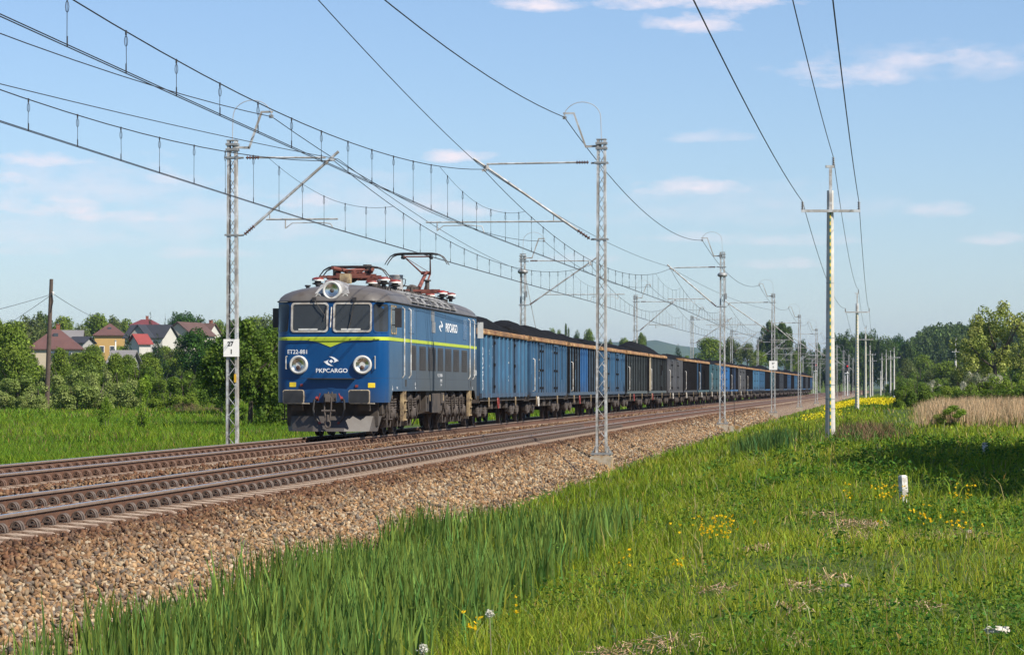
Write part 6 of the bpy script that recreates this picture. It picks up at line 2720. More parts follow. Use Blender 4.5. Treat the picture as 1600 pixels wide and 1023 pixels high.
def lobes_for(kind, r):
    L = []
    if kind == 'broad':
        for _ in range(17):
            a, e = r.uniform(0, 2 * np.pi), r.uniform(-.5, 1.4)
            d = r.uniform(.55, 1)
            L.append((.30 * d * math.cos(a) * math.cos(e), .30 * d * math.sin(a) * math.cos(e), .56 + .30 * d * math.sin(e), r.uniform(.13, .20)))
        L.append((0, 0, .56, .28))
        for _ in range(7):
            a = r.uniform(0, 2 * np.pi)
            L.append((.34 * math.cos(a), .34 * math.sin(a), r.uniform(.24, .42), r.uniform(.11, .16)))
    elif kind == 'dark':
        for _ in range(20):
            a, e = r.uniform(0, 2 * np.pi), r.uniform(-.7, 1.45)
            L.append((.33 * math.cos(a) * math.cos(e), .33 * math.sin(a) * math.cos(e), .50 + .36 * math.sin(e), r.uniform(.11, .17)))
        L.append((0, 0, .5, .34))
    elif kind == 'conifer':
        for i in range(24):
            t = i / 23
            k = 4 if t < .8 else 2
            for q in range(k):
                a = r.uniform(0, 2 * np.pi)
                w = .40 * (1 - t) ** .85 + .02
                L.append((w * .62 * math.cos(a), w * .62 * math.sin(a), .08 + .90 * t - .05 * (1 - t), w * .42 + .015))
    elif kind == 'birch':
        for i in range(22):
            t = r.uniform(0, 1)
            a = r.uniform(0, 2 * np.pi)
            w = .34 * (1 - .35 * t)
            L.append((w * .8 * math.cos(a), w * .8 * math.sin(a), .18 + .74 * t, r.uniform(.09, .15)))
    elif kind == 'shrub':
        for _ in range(22):
            a = r.uniform(0, 2 * np.pi)
            d = r.uniform(.1, 1) ** .5
            z = r.uniform(.08, .85) * (1 - .35 * d)
            L.append((.40 * d * math.cos(a), .40 * d * math.sin(a), z, r.uniform(.10, .17)))
    elif kind == 'leafy':
        for _ in range(60):
            a = r.uniform(0, 2 * np.pi)
            d = r.uniform(.05, 1) ** .5
            z = r.uniform(.10, .93)
            w = .44 * math.sin(math.pi * min(.97, .18 + .80 * z)) ** .5
            L.append((w * d * math.cos(a), w * d * math.sin(a), z, r.uniform(.06, .12)))
    elif kind == 'ash':
        for _ in range(54):
            a, e = r.uniform(0, 2 * np.pi), r.uniform(-.55, 1.5)
            d = r.uniform(.35, 1.08)
            L.append((.42 * d * math.cos(a) * math.cos(e), .42 * d * math.sin(a) * math.cos(e), .48 + .46 * d * math.sin(e), r.uniform(.045, .095)))
    elif kind == 'sapling':
        for _ in range(15):
            a = r.uniform(0, 2 * np.pi)
            d = r.uniform(.1, 1)
            z = r.uniform(.12, .95)
            L.append((.42 * d * math.cos(a) * (1.1 - z * .6), .42 * d * math.sin(a) * (1.1 - z * .6), z, r.uniform(.08, .15)))
    return L


def crown_mesh(kind, seed, n, leaf, col, col2, name="crown"):
    r = np.random.default_rng(seed)
    L = np.array(lobes_for(kind, r))
    wgt = L[:, 3] ** 2
    pick = r.choice(len(L), n, p=wgt / wgt.sum())
    d = r.normal(size=(n, 3))
    d /= np.linalg.norm(d, axis=1)[:, None]
    rad = L[pick, 3] * r.uniform(.45, 1.08, n) ** .6
    P = L[pick, :3] + d * rad[:, None]
    P[:, 2] = np.maximum(P[:, 2], .01)
    # leaves face roughly outward with a lot of scatter
    nrm = d + r.normal(0, .55, (n, 3)) + np.array([0, 0, .3])
    nrm /= np.linalg.norm(nrm, axis=1)[:, None]
    A = r.normal(size=(n, 3))
    A -= (A * nrm).sum(1)[:, None] * nrm
    A /= np.linalg.norm(A, axis=1)[:, None]
    B = np.cross(nrm, A)
    s = (leaf * r.uniform(.6, 1.35, n))[:, None]
    V = np.stack([P - A * s, P + B * s * .55 + nrm * s * .15, P + A * s, P - B * s * .55 + nrm * s * .1], 1).reshape(-1, 3)
    f = np.array([[0, 1, 2], [0, 2, 3]])
    FA = (f[None] + (np.arange(n) * 4)[:, None, None]).reshape(-1, 3)
    lob = r.random(len(L))[pick][:, None]
    c = np.array(col) * (1 - lob) + np.array(col2) * lob
    c = c * r.lognormal(0, .28, (n, 1))
    return raw_mesh(name, V, FA, M_LEAF, np.repeat(np.clip(c, .003, .9), 4, 0))


def trunk_mesh(kind, seed, m):
    r = random.Random(seed)
    mb = MB()
    if kind == 'conifer':
        mb.tube([(0, 0, -.04), (0, 0, .5), (0, 0, .96)], [.022, .014, .003], 7)
    elif kind in ('shrub', 'sapling'):
        for i in range(6 if kind == 'shrub' else 4):
            a = r.uniform(0, 6.28)
            e = r.uniform(.1, .36)
            z = r.uniform(.5, .85)
            mb.tube([(0, 0, -.03), (e * .4 * math.cos(a), e * .4 * math.sin(a), z * .5), (e * math.cos(a), e * math.sin(a), z)], [.014, .010, .003], 5)
    else:
        top = .62 if kind != 'birch' else .9
        mb.tube([(0, 0, -.04), (.01, .005, .2), (-.01, .01, .42), (.01, 0, top)], [.030, .023, .018, .006], 8)
        for i in range(9):
            a = r.uniform(0, 6.28)
            z = r.uniform(.24, .55)
            e = r.uniform(.18, .36)
            mb.tube([(0, 0, z), (e * .5 * math.cos(a), e * .5 * math.sin(a), z + .10), (e * math.cos(a), e * math.sin(a), z + r.uniform(.18, .36))], [.013, .009, .003], 5)
    return mb.mesh("trunk", m, 40)


KINDS = {
    'broad': ('broad', 5200, .025, (.090, .145, .018), (.165, .22, .032)),
    'olive': ('broad', 5000, .025, (.085, .115, .03), (.135, .165, .05)),
    'dark': ('dark', 7000, .022, (.022, .065, .010), (.05, .11, .016)),
    'conifer': ('conifer', 2600, .022, (.018, .042, .018), (.035, .065, .022)),
    'birch': ('birch', 5600, .025, (.05, .09, .02), (.085, .125, .03)),
    'willow': ('shrub', 6000, .026, (.14, .195, .045), (.26, .30, .10)),
    'shrub': ('shrub', 6500, .025, (.066, .120, .014), (.14, .20, .028)),
    'bright': ('shrub', 5000, .025, (.12, .185, .02), (.18, .235, .035)),
    'leafy': ('leafy', 11000, .019, (.055, .105, .014), (.115, .17, .025)),
    'ash': ('ash', 7500, .015, (.17, .21, .045), (.29, .31, .085)),
    'sapling': ('sapling', 3200, .022, (.12, .21, .018), (.19, .27, .035)),
    'wood': ('broad', 4200, .028, (.045, .085, .02), (.085, .125, .03)),
    'brush': ('shrub', 2600, .013, (.20, .13, .08), (.28, .21, .12)),
    'hawthorn': ('shrub', 4000, .024, (.06, .10, .02), (.50, .47, .40)),
    'shade': ('dark', 15000, .022, (.022, .065, .010), (.05, .11, .016)),
}
LIB = {}


def tree_parts(kind):
    if kind not in LIB:
        shape, n, leaf, c1, c2 = KINDS[kind]
        LIB[kind] = [(crown_mesh(shape, 31 * len(LIB) + q, n, leaf, c1, c2), trunk_mesh(shape, 5 * len(LIB) + q, M_BARKB if kind == 'birch' else M_BARK)) for q in range(3)]
    return LIB[kind]


TN = [0]


def tree(kind, px, top, wpx, Y, label, name=None, group=None, X=None, base=None, height=None, width=None):
    if X is None:
        X = (px - 800) / FPX * Y
    zb = gz(X, Y) if base is None else base
    h = height or (CAMZ + (605 - top) / FPX * Y - zb)
    w = width or wpx / FPX * Y
    TN[0] += 1
    cm, tm = tree_parts(kind)[TN[0] % 3]
    nm = name or {'conifer': 'spruce_tree', 'birch': 'birch_tree', 'willow': 'willow_bush', 'shrub': 'shrub', 'bright': 'shrub', 'brush': 'dry_bush', 'hawthorn': 'flowering_bush', 'sapling': 'sapling'}.get(kind, 'broadleaf_tree')
    t = thing(nm, label, {'shrub': 'bush', 'bright': 'bush', 'willow': 'bush', 'brush': 'bush', 'hawthorn': 'bush', 'sapling': 'sapling'}.get(kind, 'tree'), (X, Y, zb), (TN[0] * 2.4) % 6.28, group)
    ws = w / (.86 if KINDS[kind][0] != 'conifer' else .8)
    t.scale = (ws, ws, h)
    link("crown", cm, t)
    link("trunk", tm, t)
    return t


SKY_G = "trees on the skyline behind the houses"
for (px, top, w, Y, k, lab) in (
        (18, 497, 70, 460, 'broad', None), (48, 488, 60, 560, 'olive', None), (70, 484, 34, 600, 'birch', None), (100, 490, 52, 570, 'broad', None),
        (153, 484, 62, 640, 'broad', "large rounded tree on the skyline between the two brown-roofed houses"), (196, 495, 46, 700, 'broad', None), (178, 492, 40, 690, 'olive', None),
        (290, 486, 62, 660, 'dark', "dark dense tree on the skyline behind the pale gabled house"), (276, 488, 36, 660, 'dark', None), (308, 490, 40, 670, 'wood', None), (338, 495, 44, 680, 'broad', None),
        (364, 492, 40, 700, 'birch', None), (398, 490, 60, 720, 'broad', None), (425, 487, 50, 720, 'olive', None), (440, 492, 50, 640, 'broad', None), (-14, 492, 60, 500, 'broad', None), (125, 503, 40, 600, 'olive', None), (262, 508, 40, 640, 'broad', None)):
    tree(k, px, top, w, Y, lab or "green tree on the skyline behind the village houses", None, SKY_G)
tree('conifer', 235, 483, 17, 640, "pointed spruce behind the dark-roofed house, taller of two")
tree('conifer', 258, 490, 14, 640, "pointed spruce behind the dark-roofed house, shorter of two")
tree('dark', 303, 513, 78, 330, "very dark round tree in front of the pale gabled house")
tree('conifer', 199, 518, 30, 400, "dark spruce beside the orange house")
tree('conifer', 246, 520, 36, 360, "olive spruce between the black-roofed house and the dark round tree")
tree('broad', 15, 505, 96, 260, "broad green tree at the photo's edge, taller than the beige house's wall")
tree('broad', 22, 535, 70, 240, "lower green tree beside the beige house")
tree('leafy', 390, 495, 135, 132, "large leafy tree behind the kilometre-plate mast", "leafy_tree")
tree('leafy', 440, 500, 84, 150, "leafy tree partly hidden by the locomotive's nose", "leafy_tree")
tree('leafy', 346, 535, 80, 165, "rounded tree to the left of the kilometre-plate mast", "leafy_tree")
tree('sapling', 222, 583, 38, 128, "slim young tree standing alone before the meadow bushes")
tree('sapling', 166, 622, 26, 120, "knee-high sapling in the meadow, before the pale bushes")
WB = "pale willow bushes along the meadow edge"
for i, (px, top, w, Y, k) in enumerate(((-10, 575, 60, 200, 'willow'), (28, 572, 64, 195, 'willow'), (62, 590, 50, 185, 'willow'), (100, 553, 66, 205, 'willow'), (130, 556, 60, 200, 'willow'), (160, 560, 56, 195, 'willow'),
                                        (188, 565, 52, 190, 'willow'), (118, 585, 60, 180, 'willow'), (150, 588, 54, 182, 'willow'), (46, 600, 44, 178, 'willow'), (205, 590, 46, 186, 'willow'), (4, 600, 50, 180, 'willow'))):
    tree(k, px, top, w, Y, "pale grey-green willow bush at the far edge of the meadow", None, WB)
VB = "leafy bushes between the village houses"
for (px, top, w, Y, k) in ((28, 556, 60, 330, 'broad'), (60, 566, 50, 330, 'shrub'), (92, 568, 46, 340, 'broad'), (122, 548, 44, 350, 'broad'), (146, 535, 40, 420, 'broad'), (160, 546, 40, 380, 'shrub'), (190, 538, 40, 430, 'broad'), (214, 545, 44, 400, 'shrub'), (232, 548, 40, 380, 'broad'), (268, 545, 44, 400, 'shrub'), (284, 552, 44, 360, 'broad'), (330, 548, 44, 380, 'shrub'), (352, 545, 50, 420, 'broad'), (376, 540, 50, 420, 'broad'), (410, 545, 60, 420, 'shrub'), (440, 550, 60, 420, 'shrub'), (140, 572, 50, 300, 'shrub'), (175, 572, 46, 300, 'shrub'), (215, 575, 46, 290, 'shrub'), (10, 575, 50, 300, 'shrub'), (70, 560, 40, 300, 'willow'), (108, 552, 44, 310, 'shrub'), (168, 556, 40, 330, 'willow'), (200, 552, 40, 320, 'broad'), (258, 538, 40, 450, 'broad'), (226, 536, 26, 470, 'shrub'), (272, 540, 40, 430, 'olive'), (150, 540, 30, 470, 'broad'), (134, 546, 34, 430, 'olive'), (322, 534, 40, 470, 'broad'), (340, 540, 40, 440, 'olive'), (45, 552, 34, 400, 'olive')):
    tree(k, px, top, w, Y, "leafy green bush among the village houses", None, VB)
SH = "dark shrubs behind the meadow"
for i, (px, top, w, Y, k) in enumerate(((215, 548, 60, 240, 'shrub'), (180, 548, 40, 230, 'broad'), (252, 572, 52, 225, 'shrub'), (288, 570, 50, 215, 'shrub'), (320, 560, 60, 220, 'shrub'), (140, 545, 50, 260, 'broad'), (95, 540, 40, 270, 'broad'), (235, 556, 46, 260, 'broad'), (345, 575, 40, 200, 'shrub'))):
    tree(k, px, top, w, Y, "dark green shrub between the meadow and the houses", None, SH)
tree('bright', 262, 603, 56, 180, "bright green low bush before the dark shrubs")
tree('bright', 292, 606, 40, 178, "smaller bright green bush before the dark shrubs")
for (px, w, top) in ((284, 22, 620), (304, 30, 622), (326, 30, 624), (345, 22, 628), (405, 44, 632), (436, 26, 632)):
    tree('brush', px, top, w, 172 if px < 360 else 150, "low reddish dry brush at the foot of the shrubs", None, "dry brush at the meadow edge")

BT = "trees rising behind the coal wagons"
for (px, top, w, Y, k, lab) in (
        (862, 508, 18, 900, 'broad', None), (873, 512, 14, 900, 'broad', None), (886, 507, 12, 900, 'birch', "slim tree behind the third wagon, between two pairs of trees"), (903, 517, 20, 880, 'wood', None), (920, 511, 26, 860, 'broad', None),
        (953, 529, 16, 1000, 'olive', None), (975, 524, 26, 880, 'broad', None), (1003, 517, 22, 860, 'broad', None), (990, 530, 20, 880, 'olive', None),
        (1108, 523, 46, 700, 'broad', "rounded green tree behind the eighth coal wagon"), (1143, 524, 34, 720, 'olive', None), (1168, 535, 34, 720, 'olive', None), (1185, 545, 30, 740, 'broad', None), (1130, 540, 30, 760, 'olive', None),
        (1197, 505, 36, 760, 'birch', None), (1212, 501, 48, 750, 'birch', "tall broad birch clump standing above the train"), (1226, 504, 34, 760, 'birch', None),
        (1254, 528, 26, 800, 'wood', None), (1243, 545, 22, 780, 'broad', None), (1277, 533, 20, 830, 'wood', None), (1265, 545, 24, 830, 'wood', None), (1290, 545, 22, 850, 'wood', None), (1236, 552, 20, 800, 'broad', None)):
    tree(k, px, top, w, Y, lab or "green tree behind the coal train", None, BT)
tree('conifer', 1059, 535, 20, 640, "small dark spruce above the seventh coal wagon")
tree('shrub', 1066, 546, 22, 640, "low green shrub beside the small spruce above the train")
RW = "dark trees of the wood beyond the power line"
for i, (px, top, w, Y) in enumerate(((1303, 522, 20, 860), (1312, 518, 22, 860), (1324, 517, 22, 850), (1337, 521, 22, 850), (1349, 518, 22, 840), (1362, 516, 24, 840), (1377, 522, 22, 830), (1391, 523, 24, 820), (1402, 521, 22, 830), (1415, 527, 22, 800), (1424, 531, 20, 800), (1381, 535, 18, 810), (1306, 540, 18, 840), (1344, 540, 20, 820), (1330, 538, 20, 830), (1436, 548, 20, 780))):
    tree('wood' if i % 4 else 'dark', px, top, w * 1.55, Y, "dark tall tree of the wood beyond the power line", None, RW)
FB = "shrubs between the wood and the reeds"
for i, (px, top, w, Y, k) in enumerate(((1418, 560, 36, 600, 'olive'), (1440, 566, 36, 560, 'shrub'), (1462, 570, 40, 540, 'olive'), (1410, 573, 34, 480, 'shrub'), (1452, 585, 40, 430, 'shrub'), (1478, 578, 40, 440, 'shrub'), (1500, 572, 40, 430, 'olive'), (1412, 583, 30, 400, 'shrub'), (1480, 592, 46, 340, 'shrub'), (1520, 560, 50, 420, 'shrub'), (1560, 560, 60, 420, 'shrub'), (1420, 556, 30, 700, 'bright'), (1395, 588, 24, 520, 'shrub'), (1540, 566, 60, 330, 'shrub'), (1580, 562, 60, 330, 'shrub'), (1612, 560, 60, 330, 'shrub'), (1505, 570, 50, 330, 'olive'), (1600, 545, 70, 380, 'broad'), (1550, 548, 60, 390, 'broad'), (1480, 560, 50, 480, 'broad'), (1440, 552, 44, 620, 'broad'), (1462, 556, 44, 600, 'shrub'))):
    tree(k, px, top, w, Y, "green shrub between the dark wood and the reed bed", None, FB)
tree('shrub', 1434, 585, 54, 218, "dark rounded bush at the end of the yellow flower band")
tree('shrub', 1415, 596, 36, 215, "smaller dark bush beside the rounded one, at the yellow flowers")
HG = "bushes of the hedge behind the reeds"
for (px, top, w, Y, k) in ((1470, 600, 44, 228, 'shrub'), (1500, 588, 50, 225, 'bright'), (1528, 580, 54, 222, 'bright'), (1556, 576, 56, 222, 'bright'), (1586, 574, 56, 220, 'bright'), (1616, 572, 60, 220, 'bright'), (1514, 596, 44, 215, 'shrub'), (1545, 594, 50, 214, 'shrub'), (1578, 592, 54, 212, 'shrub'), (1610, 590, 60, 212, 'shrub'), (1488, 606, 36, 216, 'shrub')):
    tree(k, px, top, w, Y, "green bush of the hedge behind the tan reeds", None, HG)
tree('hawthorn', 1522, 566, 40, 250, "white-blossoming bush at the foot of the large tree")
tree('hawthorn', 1549, 560, 34, 252, "taller white-blossoming bush beside the large tree's trunk")
tree('hawthorn', 1462, 585, 26, 420, "small distant white-blossoming bush among shrubs")
tree('ash', 1556, 474, 125, 262, "large airy tree with pale leaves above the hedge")
tree('ash', 1612, 505, 70, 255, "airy tree at the photo's edge beside the large one")
tree('ash', 1520, 520, 60, 275, "lower airy tree on the wood side of the large one")
tree('sapling', 1490, 634, 58, 112, "lone bright green sapling in front of the tan reeds")
# the trees just outside the view whose shade falls across the field
for (X, Y, h, w, lab) in ((15.6, 46.0, 9.0, 7.4, "spreading tree beside the field, casting shade over the grass by the marker posts"), (17.4, 57.0, 10.5, 8.6, "taller spreading tree beside the field, casting shade towards the reeds"), (14.9, 51.5, 9.0, 7.6, "bushy middle tree beside the field, its shade reaching the smaller marker post"), (19.0, 66.0, 11.0, 9.4, "broad tree farther along the field edge, casting shade before the reeds"), (13.4, 40.0, 7.6, 6.2, "small spreading tree beside the field, casting shade by the viewer's end")):
    tree('shade', 0, 0, 0, Y, lab, "shade_tree", None, X=X, height=h, width=w)

# the wooded hillside behind, one mass
r = np.random.default_rng(5)
cm = [crown_mesh('broad' if q % 2 else 'birch', 90 + q, 420, .055, (.045, .08, .024), (.085, .12, .035), "wood_crown") for q in range(6)]
data = []
for m_ in cm:
    co = np.zeros(len(m_.vertices) * 3, dtype=np.float32)
    m_.vertices.foreach_get('co', co)
    fc = np.zeros(len(m_.polygons) * 3, dtype=np.int32)
    m_.polygons.foreach_get('vertices', fc)
    cc = np.zeros(len(m_.vertices) * 4, dtype=np.float32)
    m_.attributes['Col'].data.foreach_get('color', cc)
    data.append((co.reshape(-1, 3), fc.reshape(-1, 3), cc.reshape(-1, 4)[:, :3]))
g = Pile()
cnt = 0
for _ in range(900):
    Y = r.uniform(880, 1650)
    px = r.uniform(1400, 1660)
    X = (px - 800) / FPX * Y
    if px < 1425 and Y < 950:
        continue
    zb = gz(X, Y)
    h, w = r.uniform(9, 14), r.uniform(6, 10)
    v, f, c = data[r.integers(0, 6)]
    a = r.uniform(0, 6.28)
    R2 = np.array([[math.cos(a), -math.sin(a), 0], [math.sin(a), math.cos(a), 0], [0, 0, 1]])
    vv = (v @ R2.T) * np.array([w, w, h]) + np.array([X, Y, zb])
    g.add((vv, f, c * r.uniform(.7, 1.3)))
    cnt += 1
g.build("woodland", M_LEAF, "mixed wood covering the hillside beyond the field", "wood")

# ------------------------------------------------------------------ far hills
def hill_mat():
    m = bpy.data.materials.new("hill_woods")
    m.use_nodes = True
    t = NT(m.node_tree)
    b = m.node_tree.nodes['Principled BSDF']
    p = t.n('ShaderNodeNewGeometry').outputs['Position']
    c = t.ramp(t.noise(p, .012, 5, .7), [(.35, (.028, .055, .022)), (.6, (.05, .085, .03)), (.75, (.10, .13, .05))])
    t.l(c, b.inputs['Base Color'])
    b.inputs['Roughness'].default_value = .95
    return m


ys_, xs_ = np.linspace(4200, 6800, 28), np.linspace(-3800, 3000, 170)
XX, YY = np.meshgrid(xs_, ys_)
pxx = 800 + FPX * XX / YY
prof = np.interp(pxx, [-2500, 300, 560, 700, 900, 965, 1012, 1040, 1069, 1095, 1130, 1300, 2600], [25, 34, 52, 70, 84, 87, 85, 83, 78, 70, 57, 34, 22])
env = np.exp(-((YY - 5200) / 700) ** 2)
ZZ = -8 + prof * env * 1.10 + 5 * wob(XX, YY, 160) * env + 2.5 * rng.normal(0, 1, XX.shape) * env
A = np.arange(XX.size).reshape(XX.shape)
fs = np.stack([A[:-1, :-1], A[:-1, 1:], A[1:, 1:], A[1:, :-1]], -1).reshape(-1, 4)
tag(link("hills", raw_mesh("hills", np.stack([XX, YY, ZZ], -1).reshape(-1, 3), fs, hill_mat(), smooth=True)), "blue wooded hills far beyond the train", "hills", None, 'structure')

# ------------------------------------------------------------------ village houses
WALLS = {k: mat("plaster_" + k, c, .85, 0, .06, .6) for k, c in (('beige', (.46, .39, .28)), ('orange', (.46, .29, .10)), ('white', (.50, .48, .43)), ('cream', (.46, .42, .34)), ('pink', (.50, .36, .32)), ('grey', (.33, .32, .30)))}
ROOFS = {k: mat("roof_" + k, c, .7, 0, .12, .5) for k, c in (('brown', (.115, .055, .046)), ('black', (.030, .032, .038)), ('darkred', (.15, .035, .035)), ('red', (.24, .045, .038)), ('slate', (.19, .18, .175)), ('rust', (.10, .055, .042)))}
M_PANE = mat("house_pane", (.05, .06, .07), .15)
M_BRICK = mat("chimney_brick", (.24, .085, .05), .9)


def house(px0, px1, ye, ya, Y, kind, wall, roof_, label, depth=9.0, rz=0.0, chimney=None, wins=(), ridge=.35, extra=None):
    k = Y / FPX
    xc = (px0 + px1) / 2
    w = (px1 - px0) * k
    X = (xc - 800) * k
    ze, za = CAMZ + (605 - ye) * k, CAMZ + (605 - ya) * k
    zb = min(gz(X, Y) - .5, ze - 2.5)
    h = thing("village_house", label, "house", (X, Y, zb), rz, "houses of the village")
    e, a = ze - zb, za - zb
    hw, hd, ov = w / 2 - .35, depth / 2, .4
    mb = MB()
    if kind == 'gable_front':          # ridge runs away from the viewer
        mb.prism([(-hw, 0), (hw, 0), (hw, e), (0, a - .12), (-hw, e)], -hd, hd, 'y')
    elif kind == 'gable_side':
        mb.prism([(-hd, 0), (hd, 0), (hd, e), (0, a - .12), (-hd, e)], -hw, hw, 'x')
    else:
        mb.box(-hw, hw, -hd, hd, 0, e)
    mb.build("wall", WALLS[wall], h, smooth=0)
    mb = MB()
    W2, D2 = hw + ov, hd + ov
    t = .18
    if kind == 'gable_front':
        dz = (a - e) * ov / hw
        mb.prism([(-W2, e - dz), (0, a), (W2, e - dz), (W2, e - dz + t), (0, a + t), (-W2, e - dz + t)], -D2, D2, 'y')
    elif kind == 'gable_side':
        dz = (a - e) * ov / hd
        mb.prism([(-D2, e - dz), (0, a), (D2, e - dz), (D2, e - dz + t), (0, a + t), (-D2, e - dz + t)], -W2, W2, 'x')
    elif kind == 'shed':
        mb.prism([(-D2, e), (D2, a), (D2, a + t), (-D2, e + t)], -W2, W2, 'x')
    else:
        rl = W2 * ridge
        vs = [(-W2, -D2, e), (W2, -D2, e), (W2, D2, e), (-W2, D2, e), (-rl, 0, a), (rl, 0, a), (-W2, -D2, e - .2), (W2, -D2, e - .2), (W2, D2, e - .2), (-W2, D2, e - .2)]
        mb.add(vs, [(0, 1, 5, 4), (1, 2, 5), (2, 3, 4, 5), (3, 0, 4), (0, 6, 7, 1), (1, 7, 8, 2), (2, 8, 9, 3), (3, 9, 6, 0), (9, 8, 7, 6)])
    rf = mb.build("roof", ROOFS[roof_], h, smooth=0)
    if chimney is not None:
        mb = MB()
        mb.box(chimney - .3, chimney + .3, -.1, .6, a - 1.6, a + .75)
        mb.box(chimney - .36, chimney + .36, -.16, .66, a + .75, a + .85)
        mb.build("chimney", M_BRICK, rf, smooth=0)
    for (wx, wz, ww, wh) in wins:
        mb = MB()
        mb.box(wx - ww / 2 - .1, wx + ww / 2 + .1, -hd - .06, -hd + .02, wz - wh / 2 - .1, wz + wh / 2 + .1)
        f = mb.build("window", MATS["white_enamel"], h, smooth=0)
        mb = MB()
        mb.box(wx - ww / 2, wx + ww / 2, -hd - .09, -hd - .05, wz - wh / 2, wz + wh / 2)
        mb.build("pane", M_PANE, f, smooth=0)
    return h, e, a, hd


hh, e, a, hd = house(45, 131, 545, 514, 480, 'hip', 'beige', 'brown', "beige house with a big brown hipped roof and brick chimney", 10, .12, .3, ((2.2, 3.4, 1.0, 1.3), (-.6, 3.4, 1.1, 1.3), (3.4, 3.4, .8, 1.2)), .12)
mb = MB()
mb.box(-.4, .4, -2.1, -1.4, a - 1.35, a - .75)
mb.build("roof_window", M_PANE, hh, smooth=0)
hh, e, a, hd = house(147, 197, 523.5, 505.5, 590, 'hip', 'orange', 'brown', "orange house with brown hipped roof and small skylight", 8, .1, None, ((-1.5, 4.6, .8, 1.2), (.6, 4.6, .8, 1.2)), .05)
mb = MB()
mb.box(-.35, .35, -2.2, -1.6, a - 1.3, a - .8)
mb.build("roof_window", M_PANE, hh, smooth=0)
house(203, 270, 528, 508.5, 560, 'gable_side', 'white', 'black', "long white house under a black gabled roof", 9, -.22, None, ((2.3, 4.4, 1.0, 1.1),))
house(206, 236, 524, 508.5, 548, 'gable_front', 'grey', 'black', "grey gabled wing joined to the long black-roofed house", 5, -.15, None, ((.1, 5.6, .9, 1.1),))
house(207, 250, 508, 499, 680, 'hip', 'cream', 'darkred', "house with a dark red roof peeking over the black-roofed one", 9, 0, 0.2)
house(271, 322, 523, 504.5, 610, 'gable_front', 'cream', 'rust', "pale house whose broad cream gable faces the viewer", 12, -.32)
house(304, 338, 524, 506, 622, 'gable_side', 'white', 'rust', "white house with rust-brown roof behind the cream gable", 8, -.3, 1.2)
house(206, 231, 536.5, 523, 500, 'gable_side', 'white', 'red', "small white house with a bright red roof", 5, .5)
house(174, 214, 566, 549, 360, 'gable_side', 'grey', 'slate', "low grey shed roof with a pale ridge patch among the bushes", 5, -.1)
house(96, 131, 527, 517, 560, 'gable_side', 'orange', 'slate', "grey-roofed building with an orange gable behind the beige house", 6, .1)
house(113, 142, 536, 527, 510, 'gable_side', 'grey', 'black', "black-roofed outbuilding beside the beige house", 6, -.2)
house(46, 71, 523, 515.5, 600, 'gable_side', 'cream', 'darkred', "house with dark red roof behind the beige house's chimney", 6, 0)
house(24, 46, 512, 505, 640, 'hip', 'pink', 'darkred', "distant pinkish house with a dark red roof among trees", 7, .1)
house(331, 352, 534, 531, 520, 'flat', 'white', 'slate', "low white flat-roofed building beside the dark round tree", 6, 0)
# thin white flue pole and street lamp behind the shed
sp_ = thing("flue_pipe", "slim white flue pipe standing behind the grey shed", "flue", PX(180.5, 552, 375)[:2] + (gz(*PX(180.5, 552, 375)[:2]),))
mb = MB()
mb.tube([(0, 0, 0), (0, 0, CAMZ + (605 - 532) / FPX * 375 - sp_.location.z)], .09, 8)
mb.build("pipe", M_WHITE, sp_)
mb = MB()
mb.lathe((0, 0, CAMZ + (605 - 532) / FPX * 375 - sp_.location.z), (0, 0, 1), [(-.1, .12), (0, .13), (.06, .1)], 8)
mb.build("cowl", M_GALVD, sp_)

# ------------------------------------------------------------------ marker posts, scraps, cable
M_POST = mat("marker_paint", (.72, .70, .66), .8, 0, .08, 9, .2, 30, (.34, .31, .27), .22, 9)
for (px, yt, yb, w, lean, lab) in ((1412.5, 742, 782, .095, -.06, "larger white concrete marker post leaning among yellow flowers"), (1539, 691, 709, .10, .0, "smaller white concrete marker post at the edge of the shade")):
    Y0 = 4400 * 1.62 / (yb - 605)
    X0 = (px - 800) / 4400 * Y0
    z0 = gz(X0, Y0)
    hp = CAMZ + (605 - yt) / 4400 * Y0 - z0
    t = thing("marker_post", lab, "marker post", (X0, Y0, z0), .45, "white boundary marker posts")
    t.rotation_euler = (0, lean, .45)
    mb = MB()
    mb.prism([(-w / 2, -w / 2), (w / 2, -w / 2), (w / 2, w / 2), (-w / 2, w / 2)], -.2, hp - .02, 'z')
    mb.add([(-w / 2, -w / 2, hp - .02), (w / 2, -w / 2, hp - .02), (w / 2, w / 2, hp - .02), (-w / 2, w / 2, hp - .02), (-w / 2 + .015, -w / 2 + .015, hp), (w / 2 - .015, -w / 2 + .015, hp), (w / 2 - .015, w / 2 - .015, hp), (-w / 2 + .015, w / 2 - .015, hp)],
           [(0, 1, 5, 4), (1, 2, 6, 5), (2, 3, 7, 6), (3, 0, 4, 7), (4, 5, 6, 7)])
    mb.build("shaft", M_POST, t, smooth=0)
M_PEB = mat("field_stone_grey", (.27, .23, .18), .9, 0, .2, 12)
M_SCRAP = mat("white_scrap", (.50, .46, .38), .7, 0, .1, 12)
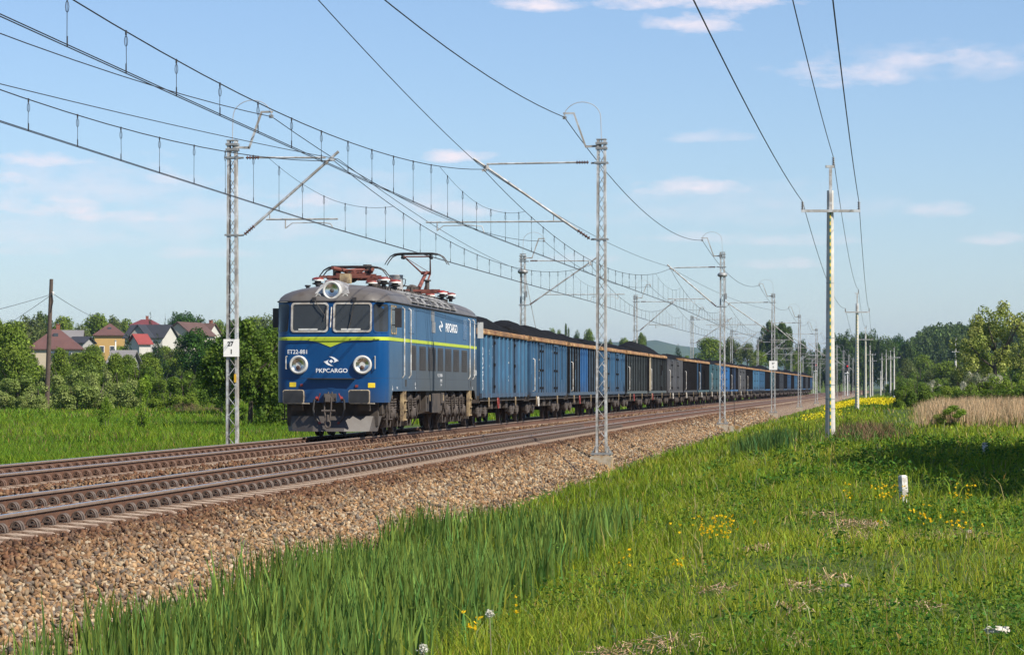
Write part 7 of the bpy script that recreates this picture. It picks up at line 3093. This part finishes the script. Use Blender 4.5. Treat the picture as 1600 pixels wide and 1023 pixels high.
for (px, py, s, lab) in ((1558, 975, .058, "crumpled white scrap lying in the grass"), (1512, 822, .03, "pale stone on the dry patch under the tree's shade"), (1320, 897, .03, "pale stone on the dry grass patch in the field")):
    Y0 = 4400 * 1.5 / (py - 605)
    X0 = (px - 800) / 4400 * Y0
    bm = bmesh.new()
    bmesh.ops.create_icosphere(bm, subdivisions=3, radius=1)
    for v in bm.verts:
        n_ = v.co.copy()
        q = 1 + .35 * float(wob(n_.x * 2 + px, n_.y * 2 + n_.z * 3, .9)) + .16 * float(wob(n_.z * 5, n_.x * 5 + n_.y * 4, .8, 3))
        v.co = Vector((n_.x * 1.35 * q, n_.y * q, max(n_.z, -.3) * .62 * q)) * s
    me = bpy.data.meshes.new("scrap")
    bm.to_mesh(me)
    bm.free()
    me.materials.append(M_SCRAP if 'white' in lab else M_PEB)
    o = link("paper_scrap" if 'white' in lab else "field_stone", me, None, (X0, Y0, gz(X0, Y0) + s * .9 + .09))
    tag(o, lab, "scrap" if 'white' in lab else "stone")
# dark cable lying on the slope by the near mast
pts = []
for (px, py, o_) in ((861, 697, 1.75), (874, 702, 2.1), (885, 707, 2.4), (896, 714, 2.75), (905, 717, 2.95)):
    Y0 = 76.0 - (o_ - 1.75) * 3.5
    x0 = float(N(Y0)) + o_
    pts.append(Vector((x0, Y0, float(ballast_z(np.array(x0), np.array(Y0))) + .05)))
mb = MB()
mb.tube([p - pts[0] for p in pts], .02, 6)
tag(mb.build("ground_cable", M_WIRE, None, pts[0]), "dark cable running down the stone slope beside the mast", "cable")

# ------------------------------------------------------------------ haze
HAZE = 0.00007
if HAZE:
    m = bpy.data.materials.new("haze_air")
    m.use_nodes = True
    t = NT(m.node_tree)
    m.node_tree.nodes.clear()
    vol = t.n('ShaderNodeVolumePrincipled')
    vol.inputs['Color'].default_value = (.45, .62, .95, 1)
    vol.inputs['Density'].default_value = HAZE
    vol.inputs['Anisotropy'].default_value = .25
    out = t.n('ShaderNodeOutputMaterial')
    t.l(vol.outputs[0], out.inputs['Volume'])
    mb = MB()
    mb.box(-9700, 9900, -60, 15000, -30, 150)
    tag(mb.build("haze", m, smooth=0), "pale summer haze over the whole landscape", "haze", None, 'stuff')
